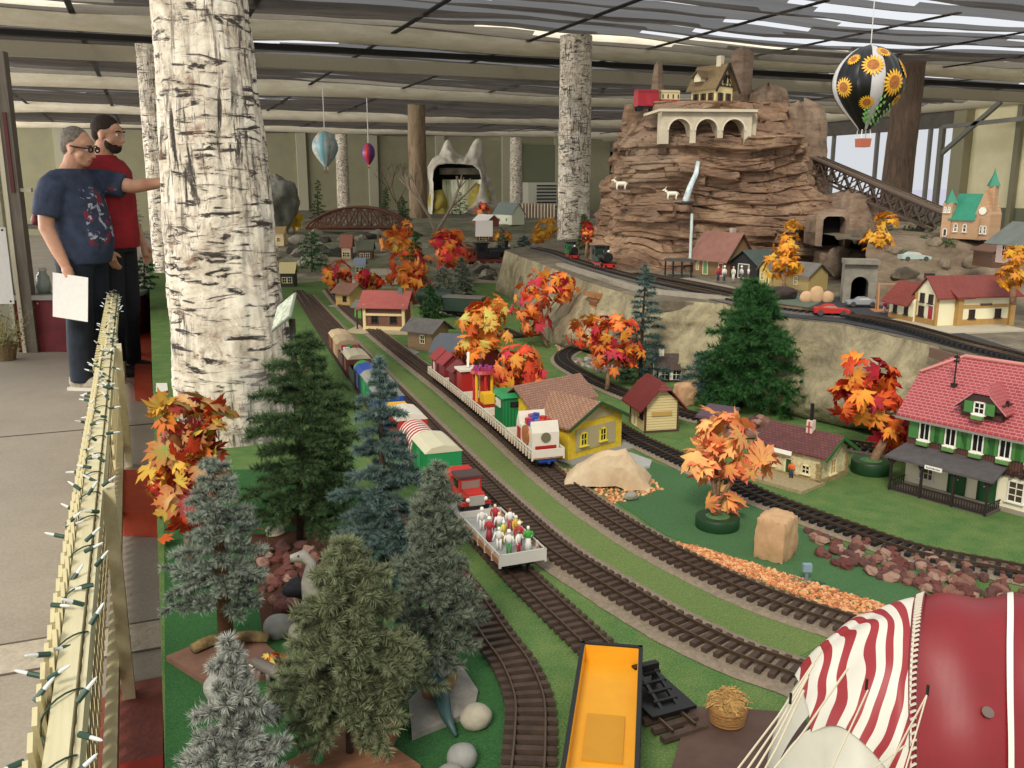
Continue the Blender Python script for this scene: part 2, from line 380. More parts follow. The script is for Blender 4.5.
def column(name,label,px,dep,wpx0,wpx1,zt,mat,zb=FLOORZ,amp=.06,nz=120,na=64,lean=(0,0),seed=0,peel=0):
    c=Q(px,185,dep); m=dep/F; r0=wpx0*m/2; r1=wpx1*m/2
    def fn(u,v):
        z=zb+(zt-zb)*v; a=2*PI*u; r=r0+(r1-r0)*v
        q=Vector((math.cos(a)*1.2,math.sin(a)*1.2,z*1.0+seed))
        d=noise.noise(q*2.0)*.6+noise.noise(Vector((q.x*5,q.y*5,q.z*2.5)))*.5
        if peel:
            s=noise.noise(Vector((q.x*3.2,q.y*3.2,q.z*5.5+seed)));  d+=peel*(math.floor(s*5)/5)+peel*.5*noise.noise(Vector((q.x*14,q.y*14,q.z*4)))
        r*=1+amp*d
        return (r*math.cos(a)+lean[0]*v, r*math.sin(a)+lean[1]*v, z)
    o=MB().grid(fn,na,nz).build(name,mat,smooth=True,loc=(c.x,c.y,0)); tag(o,label,'column'); o['kind']='thing'; return o
c1=P(229,432,0); 
column('birch_column','thick white birch-bark column in the front beside the fence',221,depth(Vector((c1.x,c1.y,CAMZ)))*1.0,119,70,HT,m_birch(1.0),zb=0,amp=.07,lean=(-.045,.018),nz=340,na=150,seed=3,peel=.9)
column('birch_column','white birch-bark column half hidden behind the thick front one',165,9.3,34,34,HT-.25,m_birch(1.5),amp=.05,seed=11,peel=.5)
column('birch_column','white birch-bark column standing left of the rock mountain',574,10.0,33,31,HT-.06,m_birch(1.6),amp=.05,seed=21,peel=.5)
column('birch_column','slim birch-bark column behind the blue hanging balloon',343,26,13,12,HT-.2,m_birch(2),nz=40,na=20,seed=31)
column('birch_column','slim birch-bark column right of the waterfall rock',516,26,13,12,HT-.3,m_birch(2),nz=40,na=20,seed=41)
column('tree_trunk_column','brown bark column beside the waterfall rock',418,17.6,19,17,HT-.1,m_bark('#5f4c3a','#a08b6c'),amp=.12,nz=80,na=32,seed=51)
column('tree_trunk_column','dark brown bark column right of the rock mountain behind the truss bridge',894,12.0,31,27,HT-.05,m_bark('#4a3a2e','#7c6654'),amp=.1,nz=80,na=40,lean=(.1,0),seed=61)
# ================================================================ TRACKS
def crom(pts,step=.02):
    P4=[pts[0]+(pts[0]-pts[1])]+list(pts)+[pts[-1]+(pts[-1]-pts[-2])]; out=[]
    for i in range(1,len(P4)-2):
        a,b,c,d=P4[i-1:i+3]
        for k in range(24):
            t=k/24; out.append(.5*((2*b)+(c-a)*t+(2*a-5*b+4*c-d)*t*t+(3*b-a-3*c+d)*t**3))
    out.append(P4[-2]); L=[0]
    for i in range(1,len(out)): L.append(L[-1]+(out[i]-out[i-1]).length)
    n=max(2,int(L[-1]/step)); res=[];j=0
    for k in range(n+1):
        s=L[-1]*k/n
        while j<len(L)-2 and L[j+1]<s: j+=1
        q=(s-L[j])/max(1e-9,L[j+1]-L[j]); res.append(out[j].lerp(out[j+1],min(1,q)))
    return res
M_RAIL=C('#6e5b48',.35,metal=.7,name='rail_metal'); M_TIE=C('#3a2b22',.8,'#4d3b2e',40,name='tie_brown'); M_TIEB=C('#171413',.7,name='tie_black')
M_BED=C('#7b6d5b',.95,'#93836d',90,.6,name='ballast'); M_BED2=C('#4d4943',.95,'#6a655c',70,.6,name='grey_roadbed')
TR={}
def track(key,label,pix,z=0.0,bed=M_BED,bw=.125,gauge=.045,tie=M_TIE,tw=.088,step=.0265,ends=None,group=None):
    pts=[P(x,y,z) for x,y in pix]; cl=crom(pts,step); TR[key]=cl
    root=thing('railway_track',label,'railway track',cl[len(cl)//2],0,group); o=root.location.copy()
    n=len(cl); tn=[(cl[min(i+1,n-1)]-cl[max(i-1,0)]).normalized() for i in range(n)]; nn=[Vector((t.y,-t.x,0)).normalized() for t in tn]
    if bed:
        vs=[];fs=[]
        for i in range(n):
            for s,h in((-bw/2,.0008),(-bw/2+.012,.005),(bw/2-.012,.005),(bw/2,.0008)):
                w=.004*noise.noise(cl[i]*30+Vector((s*50,0,0))); vs.append(cl[i]-o+nn[i]*(s+w)+Vector((0,0,h)))
        fs=[(i*4+k,i*4+k+1,(i+1)*4+k+1,(i+1)*4+k) for i in range(n-1) for k in range(3)]
        MB().add(vs,fs).build('roadbed',bed,root)
    mb=MB(); prof=((-.0016,.014),(.0016,.014),(.0016,.021),(-.0016,.021))
    for i in range(n):
        c=cl[i]-o+Vector((0,0,.010)); mb.box(c,(tw,.0125,.009),rz=math.atan2(nn[i].y,nn[i].x))
    for s in(-1,1):
        vs=[cl[i]-o+nn[i]*(s*.013)+Vector((0,0,h)) for i in range(n) for h in(.006,)]
    mb.build('sleeper_bed',tie,root)
    for s in(-1,1):
        vs=[cl[i]-o+nn[i]*(s*gauge/2*1.0+q)+Vector((0,0,h)) for i in range(n) for q,h in prof]
        fs=[(i*4+k,i*4+(k+1)%4,(i+1)*4+(k+1)%4,(i+1)*4+k) for i in range(n-1) for k in range(4)]
        MB().add(vs,fs).build('rail',M_RAIL,root)
    return root
track('t1','inner curved track at the front beside the pale round pebbles',[(526,800),(530,745),(529,705),(515,670),(497,645),(474,610),(452,580),(420,545),(385,505)],bed=None,gauge=.05)
track('t2','siding track under the red truck train ending at a buffer stop',[(684,738),(660,716),(626,682),(594,650),(555,613),(517,576),(472,528),(434,484),(398,438),(365,392),(336,350),(312,314),(298,292)],bed=None)
track('t3','empty brown track curving between the two trains',[(1000,745),(900,715),(800,678),(735,655),(672,625),(610,588),(558,554),(513,514),(468,470),(428,428),(390,388),(354,350),(328,321),(306,296)],z=.001,bw=.15)
track('t4','track carrying the white train past the beige boulder',[(1000,672),(900,642),(840,625),(775,604),(710,576),(650,545),(598,512),(548,474),(500,432),(455,395),(412,362),(375,333),(345,308),(330,290)],z=.001,bw=.14)
track('t5','dark track curving past the green potted maple tree',[(1090,592),(1018,575),(918,555),(843,530),(768,502),(732,485),(662,453),(622,433),(585,408),(550,384)],z=.001,tie=M_TIEB)
track('t6','dark loop track behind the little hut with the maroon roof',[(985,478),(900,456),(850,447),(760,432),(690,417),(627,396),(587,378),(563,362),(573,351),(612,344),(660,343)],z=.001,tie=M_TIEB)
# ================================================================ TERRACE
TZ=.36
edge_top=[(505,250),(520,256),(545,265),(575,277),(615,290),(650,299),(690,301),(740,305),(790,318),(840,324),(900,337),(960,352),(1024,371),(1120,400)]
edge_bot=[(495,290),(512,300),(530,325),(555,345),(595,353),(640,367),(680,382),(725,400),(790,415),(850,428),(905,432),(960,445),(1024,460),(1120,480)]
et=crom([P(x,y,TZ) for x,y in edge_top],.04); eb=crom([P(x,y,0) for x,y in edge_bot],.04)
def smp(L,u): 
    t=u*(len(L)-1); i=min(int(t),len(L)-2); return L[i].lerp(L[i+1],t-i)
def m_rocksheet():
    n=NT('rock_cloth'); v=n.coord()
    f=n.noise(v,5,7,.7,.6); c=n.ramp(f,[(.28,'#544c3b'),(.45,'#857a5f'),(.6,'#a69a78'),(.78,'#b9ad8b')])
    f2=n.noise(v,25,5,.7); c=n.mix(n.ramp(f2,[(.5,(0,0,0,1)),(.75,(.35,.35,.35,1))]),c,srgb('#3d4630'))
    n.bump(f2,.8,.015); return n.out(c,.92)
MRS=m_rocksheet()
def face(u,v):
    a=smp(eb,u);b=smp(et,u); t=v
    p=a.lerp(b,t); out=Vector((-_f.x,-_f.y,0)).normalized()
    fold=.16*(1-t)**.8*(t>.0)+.05*noise.noise(Vector((u*22,v*1.2,1)))+.04*noise.noise(Vector((u*60,v*3,4)))+.03*noise.noise(Vector((u*90,v*14,8)))
    w=math.sin(PI*min(1,max(0,t)))
    p=p+out*fold*(min(1,w*1.5)*.9+.1)
    p.z=TZ*min(1,t)+.02*noise.noise(Vector((u*40,v*9,2)))*w
    if v>.98: p.z=TZ-.002
    return p
o=MB().grid(face,260,26).build('rock_cloth_bank',MRS,smooth=True); tag(o,'crumpled tan rock cloth draped down the front of the raised terrace','rock bank'); o['kind']='thing'
# terrace top
def m_dirt():
    n=NT('terrace_ground'); v=n.coord(); f=n.noise(v,7,7,.75); c=n.ramp(f,[(.3,'#4a4335'),(.5,'#6d6350'),(.72,'#8b8069')]); n.bump(n.noise(v,60,4),.7,.01); return n.out(c,.95)
MD=m_dirt()
back=[Vector((9,3.2,TZ)),Vector((9,9.5,TZ)),Vector((3.0,9.5,TZ))]
poly=[(p.x,p.y) for p in et]; poly=poly+[(9,1.2),(9,9.5),(P(640,225,TZ).x,9.5),(P(560,240,TZ).x,P(560,240,TZ).y)]
o=MB().prism(poly,TZ-.05,TZ).build('floor_terrace',MD); struct(o); o['label']='grey-brown ground of the raised terrace'
# asphalt road in front of the cream station
rd=[P(x,y,TZ+.003) for x,y in [(752,312),(770,298),(800,295),(862,299),(905,314),(960,332),(1024,352),(1060,362),(1060,374),(1024,363),(960,348),(900,334),(840,322),(790,317)]]
o=MB().prism([(p.x,p.y) for p in rd],TZ,TZ+.004).build('road',C('#29292b',.85,'#38383a',60,.3,name='asphalt')); struct(o)
gp=[P(x,y,TZ+.006) for x,y in [(768,308),(786,295),(832,297),(806,309)]]
struct(MB().prism([(p.x,p.y) for p in gp],TZ+.003,TZ+.007).build('road_patch',C('#5c6a58',.9)))
track('t7','dark terrace track running below the road and over the girder bridge',[(1100,392),(1024,362),(960,345),(900,328),(850,318)],z=TZ+.006,bed=None,tie=M_TIEB)
track('t8','grey terrace track where the dark green locomotives stand',[(850,316),(800,312),(740,302),(690,291),(645,281),(610,272),(580,263),(556,254),(535,249)],z=TZ+.003,bed=M_BED2,bw=.16,tie=M_TIEB)
track('t9','terrace siding in front of the wooden station',[(760,300),(720,291),(680,283),(640,275)],z=TZ+.002,bed=M_BED2,bw=.14,tie=M_TIEB,group=None)
# platforms (concrete strips)
def strip(name,lab,cat,pix,z,h,w,m):
    cl=crom([P(x,y,z) for x,y in pix],.05); n=len(cl); vs=[]
    for i in range(n):
        t=(cl[min(i+1,n-1)]-cl[max(i-1,0)]).normalized(); nn=Vector((t.y,-t.x,0))
        for s,hh in((-w/2,0),(-w/2,h),(w/2,h),(w/2,0)): vs.append(cl[i]+nn*s+Vector((0,0,hh)))
    fs=[(i*4+k,i*4+k+1,(i+1)*4+k+1,(i+1)*4+k) for i in range(n-1) for k in range(3)]+[(0,1,2,3),((n-1)*4+3,(n-1)*4+2,(n-1)*4+1,(n-1)*4)]
    return tag(MB().add(vs,fs).build(name,m),lab,cat)
MPL=C('#8a8274',.85,'#9a917f',30,.3,name='platform')
strip('station_platform','grey platform strip before the wooden station with figures on it','platform',[(683,280),(720,288),(760,297)],TZ,.012,.09,MPL)
strip('station_platform','long grey retaining edge along the top of the terrace','platform',[(560,266),(600,279),(640,291),(690,297),(738,302)],TZ,.02,.05,MPL)
# girder under right bridge end
a=P(944,349,TZ);b=P(1060,381,TZ)
mb=MB().bar(a+Vector((0,0,-.025)),b+Vector((0,0,-.025)),.012,.03)
t=thing('girder_bridge','brown steel girder bridge carrying the terrace track at the right edge','bridge',(0,0,0))
off=Vector((.0,-.06,0)); MB().bar(a+off+Vector((0,0,-.02)),b+off+Vector((0,0,-.02)),.012,.032).build('girder',C('#6b4f3e',.6),t)
MB().bar(a-off*.9+Vector((0,0,-.02)),b-off*.9+Vector((0,0,-.02)),.012,.032).build('girder',C('#6b4f3e',.6),t)
# ================================================================ MOUNTAIN
MDp=6.2; mpx=MDp/F
mc_=Q(728,250,MDp); ax=_r.copy(); ay=Vector((_f.x,_f.y,0)).normalized()
def zpx(y): 
    d=ray(728,y); t=MDp; return (EYE+d*MDp).z
# silhouette rows: (pixel y, left px, right px, front bulge m, back m)
rows=[(292,590,866,.22,.9),(262,598,860,.20,.9),(236,603,850,.18,.9),(205,609,822,.16,.85),(185,613,802,.14,.8),(160,620,790,.13,.75),(141,624,784,.13,.7),(132,627,778,.0,.65),(118,631,770,-.02,.6),(107,634,764,-.03,.55)]
def rowat(z):
    zs=[(zpx(r[0]),)+r[1:] for r in rows]; zs.sort()
    for a_,b_ in zip(zs,zs[1:]):
        if z<=b_[0]:
            t=max(0,(z-a_[0])/(b_[0]-a_[0])); return [a_[k]+(b_[k]-a_[k])*t for k in range(1,5)]
    return list(zs[-1][1:])
def blocky(q,s=1.0):
    # stratified ledges: stacked irregular slabs
    h=.072*s; y=q.z/h+1.5*noise.noise(Vector((q.x*1.6,q.y*1.6,q.z*2)))+.25*q.x; L=math.floor(y); fr=y-L
    bx=(q.x+q.y)*(5.0+3*noise.noise(Vector((L*7.1,0,0))))+L*3.7; bi=math.floor(bx); bf=bx-bi
    r=noise.cell(Vector((bi+.5,L+.5,3.5)))
    gap=0
    if fr<.14: gap+=.6*(1-fr/.14)*max(0,min(1,.6+1.6*noise.noise(q*3)))
    if bf<.07: gap+=.5*(1-bf/.07)
    return r*1.0-gap
ztop=zpx(107); zbot=TZ-.02
def mtn(u,v):
    z=zbot+(ztop-zbot)*v
    l,r,fb,bk=rowat(z); cx=(l+r)/2; hw=(r-l)/2*mpx; ox=(cx-728)*mpx
    a=2*PI*u; ca,sa=math.cos(a),math.sin(a)
    # flattened super-ellipse: front (sa<0) keeps near the base plane
    ex=.55; X=math.copysign(abs(ca)**ex,ca)*hw; Y=math.copysign(abs(sa)**ex,sa)*(.42 if sa<0 else bk)
    p=ax*(X+ox)+ay*(Y+ .10 -fb+.0)
    q=Vector((p.x,p.y,z))
    right=max(0,min(1,(X+ox-.42)/.15))
    d=.045*blocky(q)*(1-right*.85)+.02*blocky(Vector((q.x*1.9+3,q.y*1.9,q.z*1.7)))*(1-right*.6)+.08*noise.noise(q*2.2)+.05*noise.noise(q*6)*(1+right)+right*.05*noise.noise(Vector((q.x*9,q.y*9,q.z*2)))
    nrm=(ax*ca+ay*sa)
    p=p+nrm*d; return Vector((p.x,p.y,z+.0))
def m_rock(a,b,c_,grey):
    n=NT('layered_rock'); v=n.coord(scale=(1,1,3.2)); v0=n.coord()
    f=n.noise(v,4,7,.7,.4); c=n.ramp(f,[(.28,srgb(a)),(.48,srgb(b)),(.7,srgb(c_))])
    f2=n.noise(v0,1.1,3,.5); c=n.mix(n.ramp(f2,[(.45,(0,0,0,1)),(.62,(.6,.6,.6,1))]),c,srgb(grey))
    f4=n.noise(v0,9,5,.7); c=n.mix(n.ramp(f4,[(.58,(0,0,0,1)),(.68,(.65,.65,.65,1))]),c,srgb('#4b4a34'))
    f3=n.noise(n.coord(scale=(1,1,2)),32,5,.75); n.bump(f3,.9,.02); return n.out(c,.9)
MROCK=m_rock('#4f382a','#8c6e56','#b59778','#8f7d6a')
mt=thing('rock_mountain','tall layered brown rock mountain with a viaduct and tunnel mouths','mountain',(0,0,0))
mt.location=(mc_.x,mc_.y,0)
o=MB().grid(mtn,560,210); 
# cap
n0=len(o.v); top=[Vector(o.v[(210-1)*560+i]) for i in range(560)]; ctr=sum(top,Vector())/560
o.v.append(tuple(ctr)); o.f+=[(n0,209*560+i,209*560+(i+1)%560) for i in range(559)]; o.m+=[0]*559
o.build('rock_face',MROCK,mt,smooth=False)
def rock(name,c,r,seed,mat,parent=None,n=40,m=26,amp=.25,fr=3,label=None,cat=None,group=None,rz=0,sm=True,step=0):
    def fn(q):
        d=noise.noise(q*fr*.5+Vector((seed,seed*2,0)))*amp+noise.noise(q*fr*1.6+Vector((0,seed,5)))*amp*.35
        if step: d=d+step*(math.floor((noise.noise(q*fr*.8+Vector((9,seed,0))))*4)/4)
        return 1+d
    o=MB().ball((0,0,0),r,n,m,fn=fn,M=Matrix.Rotation(rz,3,'Z')).build(name,mat,parent,smooth=sm); o.location=c
    if label: tag(o,label,cat or 'rock',group)
    return o
MROCK2=m_rock('#5c4636','#8f7762','#a8927a','#84786a')
def tower(px,py0,py1,wpx,dep,name,seed,mat=MROCK2,tap=.55,amp=.2):
    """rock spire as a child of the mountain: vertical fluted rock"""
    b=Q(px,py0,dep);t=Q(px,py1,dep); r=wpx/2*dep/F; H=t.z-b.z
    def fn(u,v):
        a=2*PI*u; q=Vector((math.cos(a)*2+seed,math.sin(a)*2,v*H*2.0))
        rr=r*(1-(1-tap)*v)*(1+amp*noise.noise(q*1.4)+amp*.7*noise.noise(Vector((q.x*3.5,q.y*3.5,q.z*1.0)))+.10*noise.noise(Vector((q.x*8,q.y*8,q.z*2)))+.06*noise.noise(q*9))
        if v>.93: rr*=max(.05,(1-v)/.07)**.6
        return (rr*math.cos(a),rr*math.sin(a),H*v+(.06*H*noise.noise(Vector((math.cos(a)*2,math.sin(a)*2,seed))) if v>.5 else 0))
    o=MB().grid(fn,56,60).build(name,mat,mt,smooth=True); o.location=(b.x-mc_.x,b.y-mc_.y,b.z); return o
tower(739,112,50,24,6.377,'rock_spire',3,m_rock('#5c4636','#8f7762','#b39c84','#9a8672'),.75)
tower(657,112,64,15,6.431,'rock_spire',7,tap=.45)
tower(762,190,88,62,6.431,'rock_buttress',13,tap=.5,amp=.28)
tower(790,260,108,72,6.268,'rock_buttress',17,tap=.55,amp=.25)
tower(842,300,190,66,5.995,'rock_buttress',23,tap=.8,amp=.2)
tower(642,125,104,40,6.104,'rock_ledge',29,MROCK,tap=.9,amp=.15)
tower(788,300,264,110,5.832,'rock_ledge',33,MROCK2,tap=.7,amp=.22)
rock('foot_rock',(Q(838,262,5.145)-Vector((mc_.x,mc_.y,0))),(.085,.06,.085),77,MROCK2,mt,26,18,.3,3)
rock('foot_rock',(Q(812,282,5.287)-Vector((mc_.x,mc_.y,0))),(.07,.06,.06),79,MROCK2,mt,26,18,.3,3)
tower(838,300,248,60,5.35,'rock_buttress',37,MROCK2,tap=.85,amp=.2)
# viaduct with three arches along the top
za=Q(700,112,5.668).z
A=Q(660,112,5.559);B=Q(750,107,5.603); L=(B-A).length; d=(B-A).normalized(); rzv=math.atan2(d.y,d.x)
zt_=A.z; zb_=Q(662,150,5.690).z; zb_=Q(662,144,5.581).z; H=zt_-zb_
via=thing('stone_viaduct','cream three-arched viaduct set into the top of the rock mountain','viaduct',((A.x+B.x)/2,(A.y+B.y)/2,zt_-H),rzv)
def archwall(L,H,t,arches,n=10):
    """wall in xz with arched openings, thickness t in y; arches: (x,w,h_spring)"""
    mb=MB(); xs=[-L/2]
    segs=[]
    for (x,w,hs) in arches:
        segs.append((xs[-1],x-w/2)); xs.append(x+w/2)
    segs.append((xs[-1],L/2))
    for a_,b_ in segs: mb.box(((a_+b_)/2,0,H/2),(b_-a_,t,H))
    for (x,w,hs) in arches:
        prev=None
        for k in range(n+1):
            an=PI*k/n; X=x-math.cos(an)*w/2; Z=hs+math.sin(an)*w/2
            if prev:
                x0,z0=prev
                vs=[(x0,-t/2,z0),(X,-t/2,Z),(X,-t/2,H),(x0,-t/2,H),(x0,t/2,z0),(X,t/2,Z),(X,t/2,H),(x0,t/2,H)]
                mb.add(vs,[(0,1,2,3),(7,6,5,4),(0,4,5,1),(3,2,6,7)])
            prev=(X,Z)
    return mb
MST=C('#c9bda4',.8,'#b3a68c',14,.4,name='cream_stone')
ww=L*.235
archwall(L,H,.10,[(-L*.30,ww,H*.42),(0.0,ww,H*.42),(L*.30,ww,H*.42)]).build('arch_wall',MST,via)
MB().box((0,.13,H+.006),(L*1.08,.42,.016)).build('deck',C('#cfc4ab',.8),via)
for i in range(3): 
    mb=MB(); x=(-.30+.30*i)*L
    for k in range(13):
        an=PI*k/12; X=x-math.cos(an)*ww*.54; Z=H*.42+math.sin(an)*ww*.54
        if k: mb.bar((px_,-.054,pz_),(X,-.054,Z),.008,.008,up=(0,1,0))
        px_,pz_=X,Z
    mb.build('arch_ring',C('#e0d6bf',.8),via)
# side abutment turning back on the right
B2=Q(762,110,5.832)
mb=archwall(.22,H*.95,.06,[(0,.09,H*.35)]); o=mb.build('abutment',MST,via); o.location=(L/2+.055,.10,.0); o.rotation_euler=(0,0,math.radians(68))
# tunnels
def tunnel(label,px,py,dep,w,h,mat,rz_off=0,portal=True,sink=.1):
    c=Q(px,py,dep); rz=-YAW+rz_off
    t=thing('tunnel_portal',label,'tunnel',(c.x,c.y,c.z),rz)
    if portal: archwall(w*1.9,h*1.45,.08,[(0,w,h-w/2)],12).build('portal_wall',mat,t); MB().box((0,-.01,h*1.45+.01),(w*2.0,.11,.02)).build('coping',mat,t)
    mb=MB(); pr=[(-w/2,0),(w/2,0)]+[(w/2*math.cos(PI*k/10),h-w/2+w/2*math.sin(PI*k/10)) for k in range(11)]
    vs=[(x,y,z) for y in(.03,.25) for x,z in pr]; n=len(pr)
    mb.add(vs,[tuple(n+i for i in range(n))]+[(i,(i+1)%n,n+(i+1)%n,n+i) for i in range(n)]); mb.build('bore',C('#0b0a09',1),t)
    return t
MPORT=C('#8b8576',.85,'#767062',20,.4,name='portal_stone')
tunnel('pale stone tunnel portal opening onto the road behind the silver car',857,303,4.14,.075,.125,MPORT,math.radians(-12))
# upper square tunnel mouth in rock
c=Q(831,246,5.22); t=thing('tunnel_portal','large dark square tunnel mouth in the right foot of the mountain','tunnel',c,-YAW)
mb=MB(); 
def rring(w,h,r=.03,n=5):
    pts=[(-w/2,0),(w/2,0)]
    for k in range(n+1): a_=PI/2*k/n; pts.append((w/2-r+r*math.cos(a_),h-r+r*math.sin(a_)))
    for k in range(n+1): a_=PI/2+PI/2*k/n; pts.append((-w/2+r+r*math.cos(a_),h-r+r*math.sin(a_)))
    return pts
pi_=rring(.13,.17); po=rring(.19,.21,.05); n=len(pi_)
mb.add([(x,-.03,z) for x,z in pi_]+[(x,0,z) for x,z in po]+[(x,.3,z) for x,z in pi_],[(i,(i+1)%n,n+(i+1)%n,n+i) for i in range(n)]+[(i+1 if i<n-1 else 0,i,2*n+i,2*n+(i+1)%n) for i in range(n)]); mb.build('rough_frame',MROCK2,t)
MB().add([(x,.06,z) for x,z in pi_],[tuple(range(n))]).build('bore',C('#0b0a09',1),t)
# waterfall chute
a=Q(698,162,5.581);b=Q(685,203,5.515)
t=thing('waterfall','thin blue-white waterfall running down the mountain face','waterfall',(0,0,0))
MB().tube([a,a.lerp(b,.3)+Vector((.006,-.01,0)),a.lerp(b,.6),b],[.014,.016,.018,.022],8).build('water_stream',C('#a3b6b8',.15,'#dfe8e6',30,name='water',stretch=(1,1,.2)),t,smooth=True)
MB().lathe([(.0,-.01),(.05,-.008),(.062,.008),(.05,.012),(.0,.006)],tuple(b),14).build('pool_rim',C('#3a3a37',.5),t,smooth=True)
a=Q(692,214,5.559);b=Q(690,262,5.505); MB().tube([a,b],.009,8).build('water_stream',C('#93a6a0',.3,'#c6d0c8',30,stretch=(1,1,.2)),t)
# ================================================================ HOUSES
def corners(A,B,z):
    a=P(*A,z);b=P(*B,z); d=(b-a); return (a+b)/2,math.atan2(d.y,d.x),d.length
def gable_body(mb,L,Wd,h,rise,ridge='x',cx=0,cy=0):
    """pentagonal prism body"""
    if ridge=='x': prof=[(-Wd/2,0),(Wd/2,0),(Wd/2,h),(0,h+rise),(-Wd/2,h)]; vs=[(x+cx,y+cy,z) for x in(-L/2,L/2) for y,z in prof]
    else: prof=[(-L/2,0),(L/2,0),(L/2,h),(0,h+rise),(-L/2,h)]; vs=[(x+cx,y+cy,z) for y in(Wd/2,-Wd/2) for x,z in prof]
    return mb.add(vs,[(4,3,2,1,0),(5,6,7,8,9)]+[(i,(i+1)%5,5+(i+1)%5,5+i) for i in range(5)])
def roof_gable(mb,L,Wd,h,rise,oh=.012,og=.012,th=.006,ridge='x',cx=0,cy=0,hip=0):
    """two slabs; hip>0 clips the gable tops (half-hip) by that fraction"""
    S=Wd if ridge=='x' else L; E=L if ridge=='x' else Wd
    k=rise/(S/2); e0=S/2+oh; z0=h-k*oh
    for s in(-1,1):
        X=E/2+og
        pts=[(-X,s*e0,z0),(X,s*e0,z0),(X,0,h+rise),(-X,0,h+rise)]
        if hip:
            xr=X-hip*E*.5; sr=e0*(hip); zr=h+rise-k*e0*hip
            pts=[(-X,s*e0,z0),(X,s*e0,z0),(X,s*sr,zr),(xr,0,h+rise),(-xr,0,h+rise),(-X,s*sr,zr)]
        n=len(pts)
        T=[(x,y,z+th) for x,y,z in pts]
        if ridge=='y': pts=[(y,-x,z) for x,y,z in pts]; T=[(y,-x,z) for x,y,z in T]
        vs=[(x+cx,y+cy,z) for x,y,z in T+pts]
        o=tuple(range(n)) if s<0 else tuple(range(n-1,-1,-1)); u=tuple(n+i for i in reversed(o))
        mb.add(vs,[o,u]+[(i,(i+1)%n,n+(i+1)%n,n+i) for i in range(n)])
    if hip:
        for s in(-1,1):
            X=E/2+og; xr=X-hip*E*.5; sr=e0*hip; zr=h+rise-k*e0*hip
            pts=[(s*X,-sr,zr+th),(s*X,sr,zr+th),(s*xr,0,h+rise+th)]
            if ridge=='y': pts=[(y,-x,z) for x,y,z in pts]
            mb.add([(x+cx,y+cy,z) for x,y,z in pts],[(0,1,2) if s>0 else (2,1,0)])
    return mb
SIDE={'S':(0,-1),'N':(0,1),'E':(1,0),'W':(-1,0)}
def side_frame(side,L,Wd,cx=0,cy=0):
    dx,dy=SIDE[side]
    o=Vector((cx+dx*L/2,cy+dy*Wd/2,0)); nrm=Vector((dx,dy,0)); tan=Vector((-dy,dx,0)) # tangent pointing right when facing wall from outside
    return o,tan,nrm
def win(par,fr,u,z,w,h,fm,gm=None,mull=(1,1),fw=.004,shut=None,box=None,sill=True,arch=False,door=None,shw=.55):
    """window centred at (u, z bottom) on a wall frame; makes window part + sub-parts"""
    o,t,n=fr; up=Vector((0,0,1))
    c=o+t*u+n*.001
    M=Matrix(((t.x,n.x,0,c.x),(t.y,n.y,0,c.y),(t.z,n.z,1,c.z),(0,0,0,1)))
    mb=MB(); a=lambda x,y,zz,sx,sy,sz,k=0: mb.add([M@Vector((x+i*sx/2,y+j*sy/2,zz+l*sz/2)) for l in(-1,1) for i,j in((-1,-1),(1,-1),(1,1),(-1,1))],[(3,2,1,0),(4,5,6,7),(0,1,5,4),(1,2,6,5),(2,3,7,6),(3,0,4,7)],k)
    a(-w/2,0,z+h/2,fw,.006,h+fw); a(w/2,0,z+h/2,fw,.006,h+fw); a(0,0,z,w,.006,fw); a(0,0,z+h,w+fw,.006,fw)
    if sill and door is None: a(0,.002,z-fw*.6,w+fw*3,.010,fw*.8)
    if door is None:
        for i in range(mull[0]): a(-w/2+w*(i+1)/(mull[0]+1),0,z+h/2,fw*.6,.004,h)
        for j in range(mull[1]): a(0,0,z+h*(j+1)/(mull[1]+1),w,.004,fw*.6)
    wo=mb.build('window' if door is None else 'door',fm,par)
    mb=MB(); a(0,-.0006,z+h/2,w,.002,h); 
    mb.build('pane' if door is None else 'door_leaf',(gm or GLASS) if door is None else door,wo)
    if shut:
        for s in(-1,1):
            mb=MB(); a(s*(w/2+w*shw*.5+fw),.001,z+h/2,w*shw,.004,h*1.02); mb.build('shutter',shut,wo)
    if box:
        mb=MB(); a(0,.008,z-.010,w*1.15,.014,.010); mb.build('flower_box',box,wo)
        mb=MB()
        for i in range(9): 
            q=M@Vector((-w*.5+w*i/8,.008+.003*R.uniform(-1,1),z-.003)); mb.ball(q,.0042,5,4)
        mb.build('flowers',WHITE,wo)
    return wo
def chimney(par,x,y,z,w,h,m,cap=None,wy=None):
    mb=MB().box((x,y,z+h/2),(w,wy or w,h)); o=mb.build('chimney',m,par)
    if cap: MB().box((x,y,z+h+.003),(w*1.25,(wy or w)*1.25,.006)).build('chimney_cap',cap,o)
    return o
def stucco(c,c2=None): return C(c,.75,c2 or c,60,.15,name='stucco')
BR=wood('#3f2c1e','#5c4330'); BRD=C('#33231a',.7)
FW=C('#e9e4d4',.5,name='white_frame'); FDK=C('#2f2018',.6,name='dark_frame')
T_BROWN=tiles('#8f6650','#a07660','#5f4436','xyz',.012,.008)
T_TAN=tiles('#9c7358','#b48a6c','#6d4c39','xyz',.014,.010,.16)
T_RED=tiles('#8a242c','#9a333a','#b87a76','xyz',.016,.0075,.14,bump=.4)
T_MAR=tiles('#6f2420','#7d2c26','#571a17','xyz',.012,.008)
T_PINK=tiles('#96483f','#a3544b','#96504a','xyz',.02,.01)
T_DKB=tiles('#5c2f2c','#713e38','#3f201e','xyz',.013,.009)
T_CRED=tiles('#7a342a','#873d32','#662a22','yxz',.03,.008)
T_GREY=C('#5e5a55',.8,'#6f6a63',30,.2,name='grey_roofing')
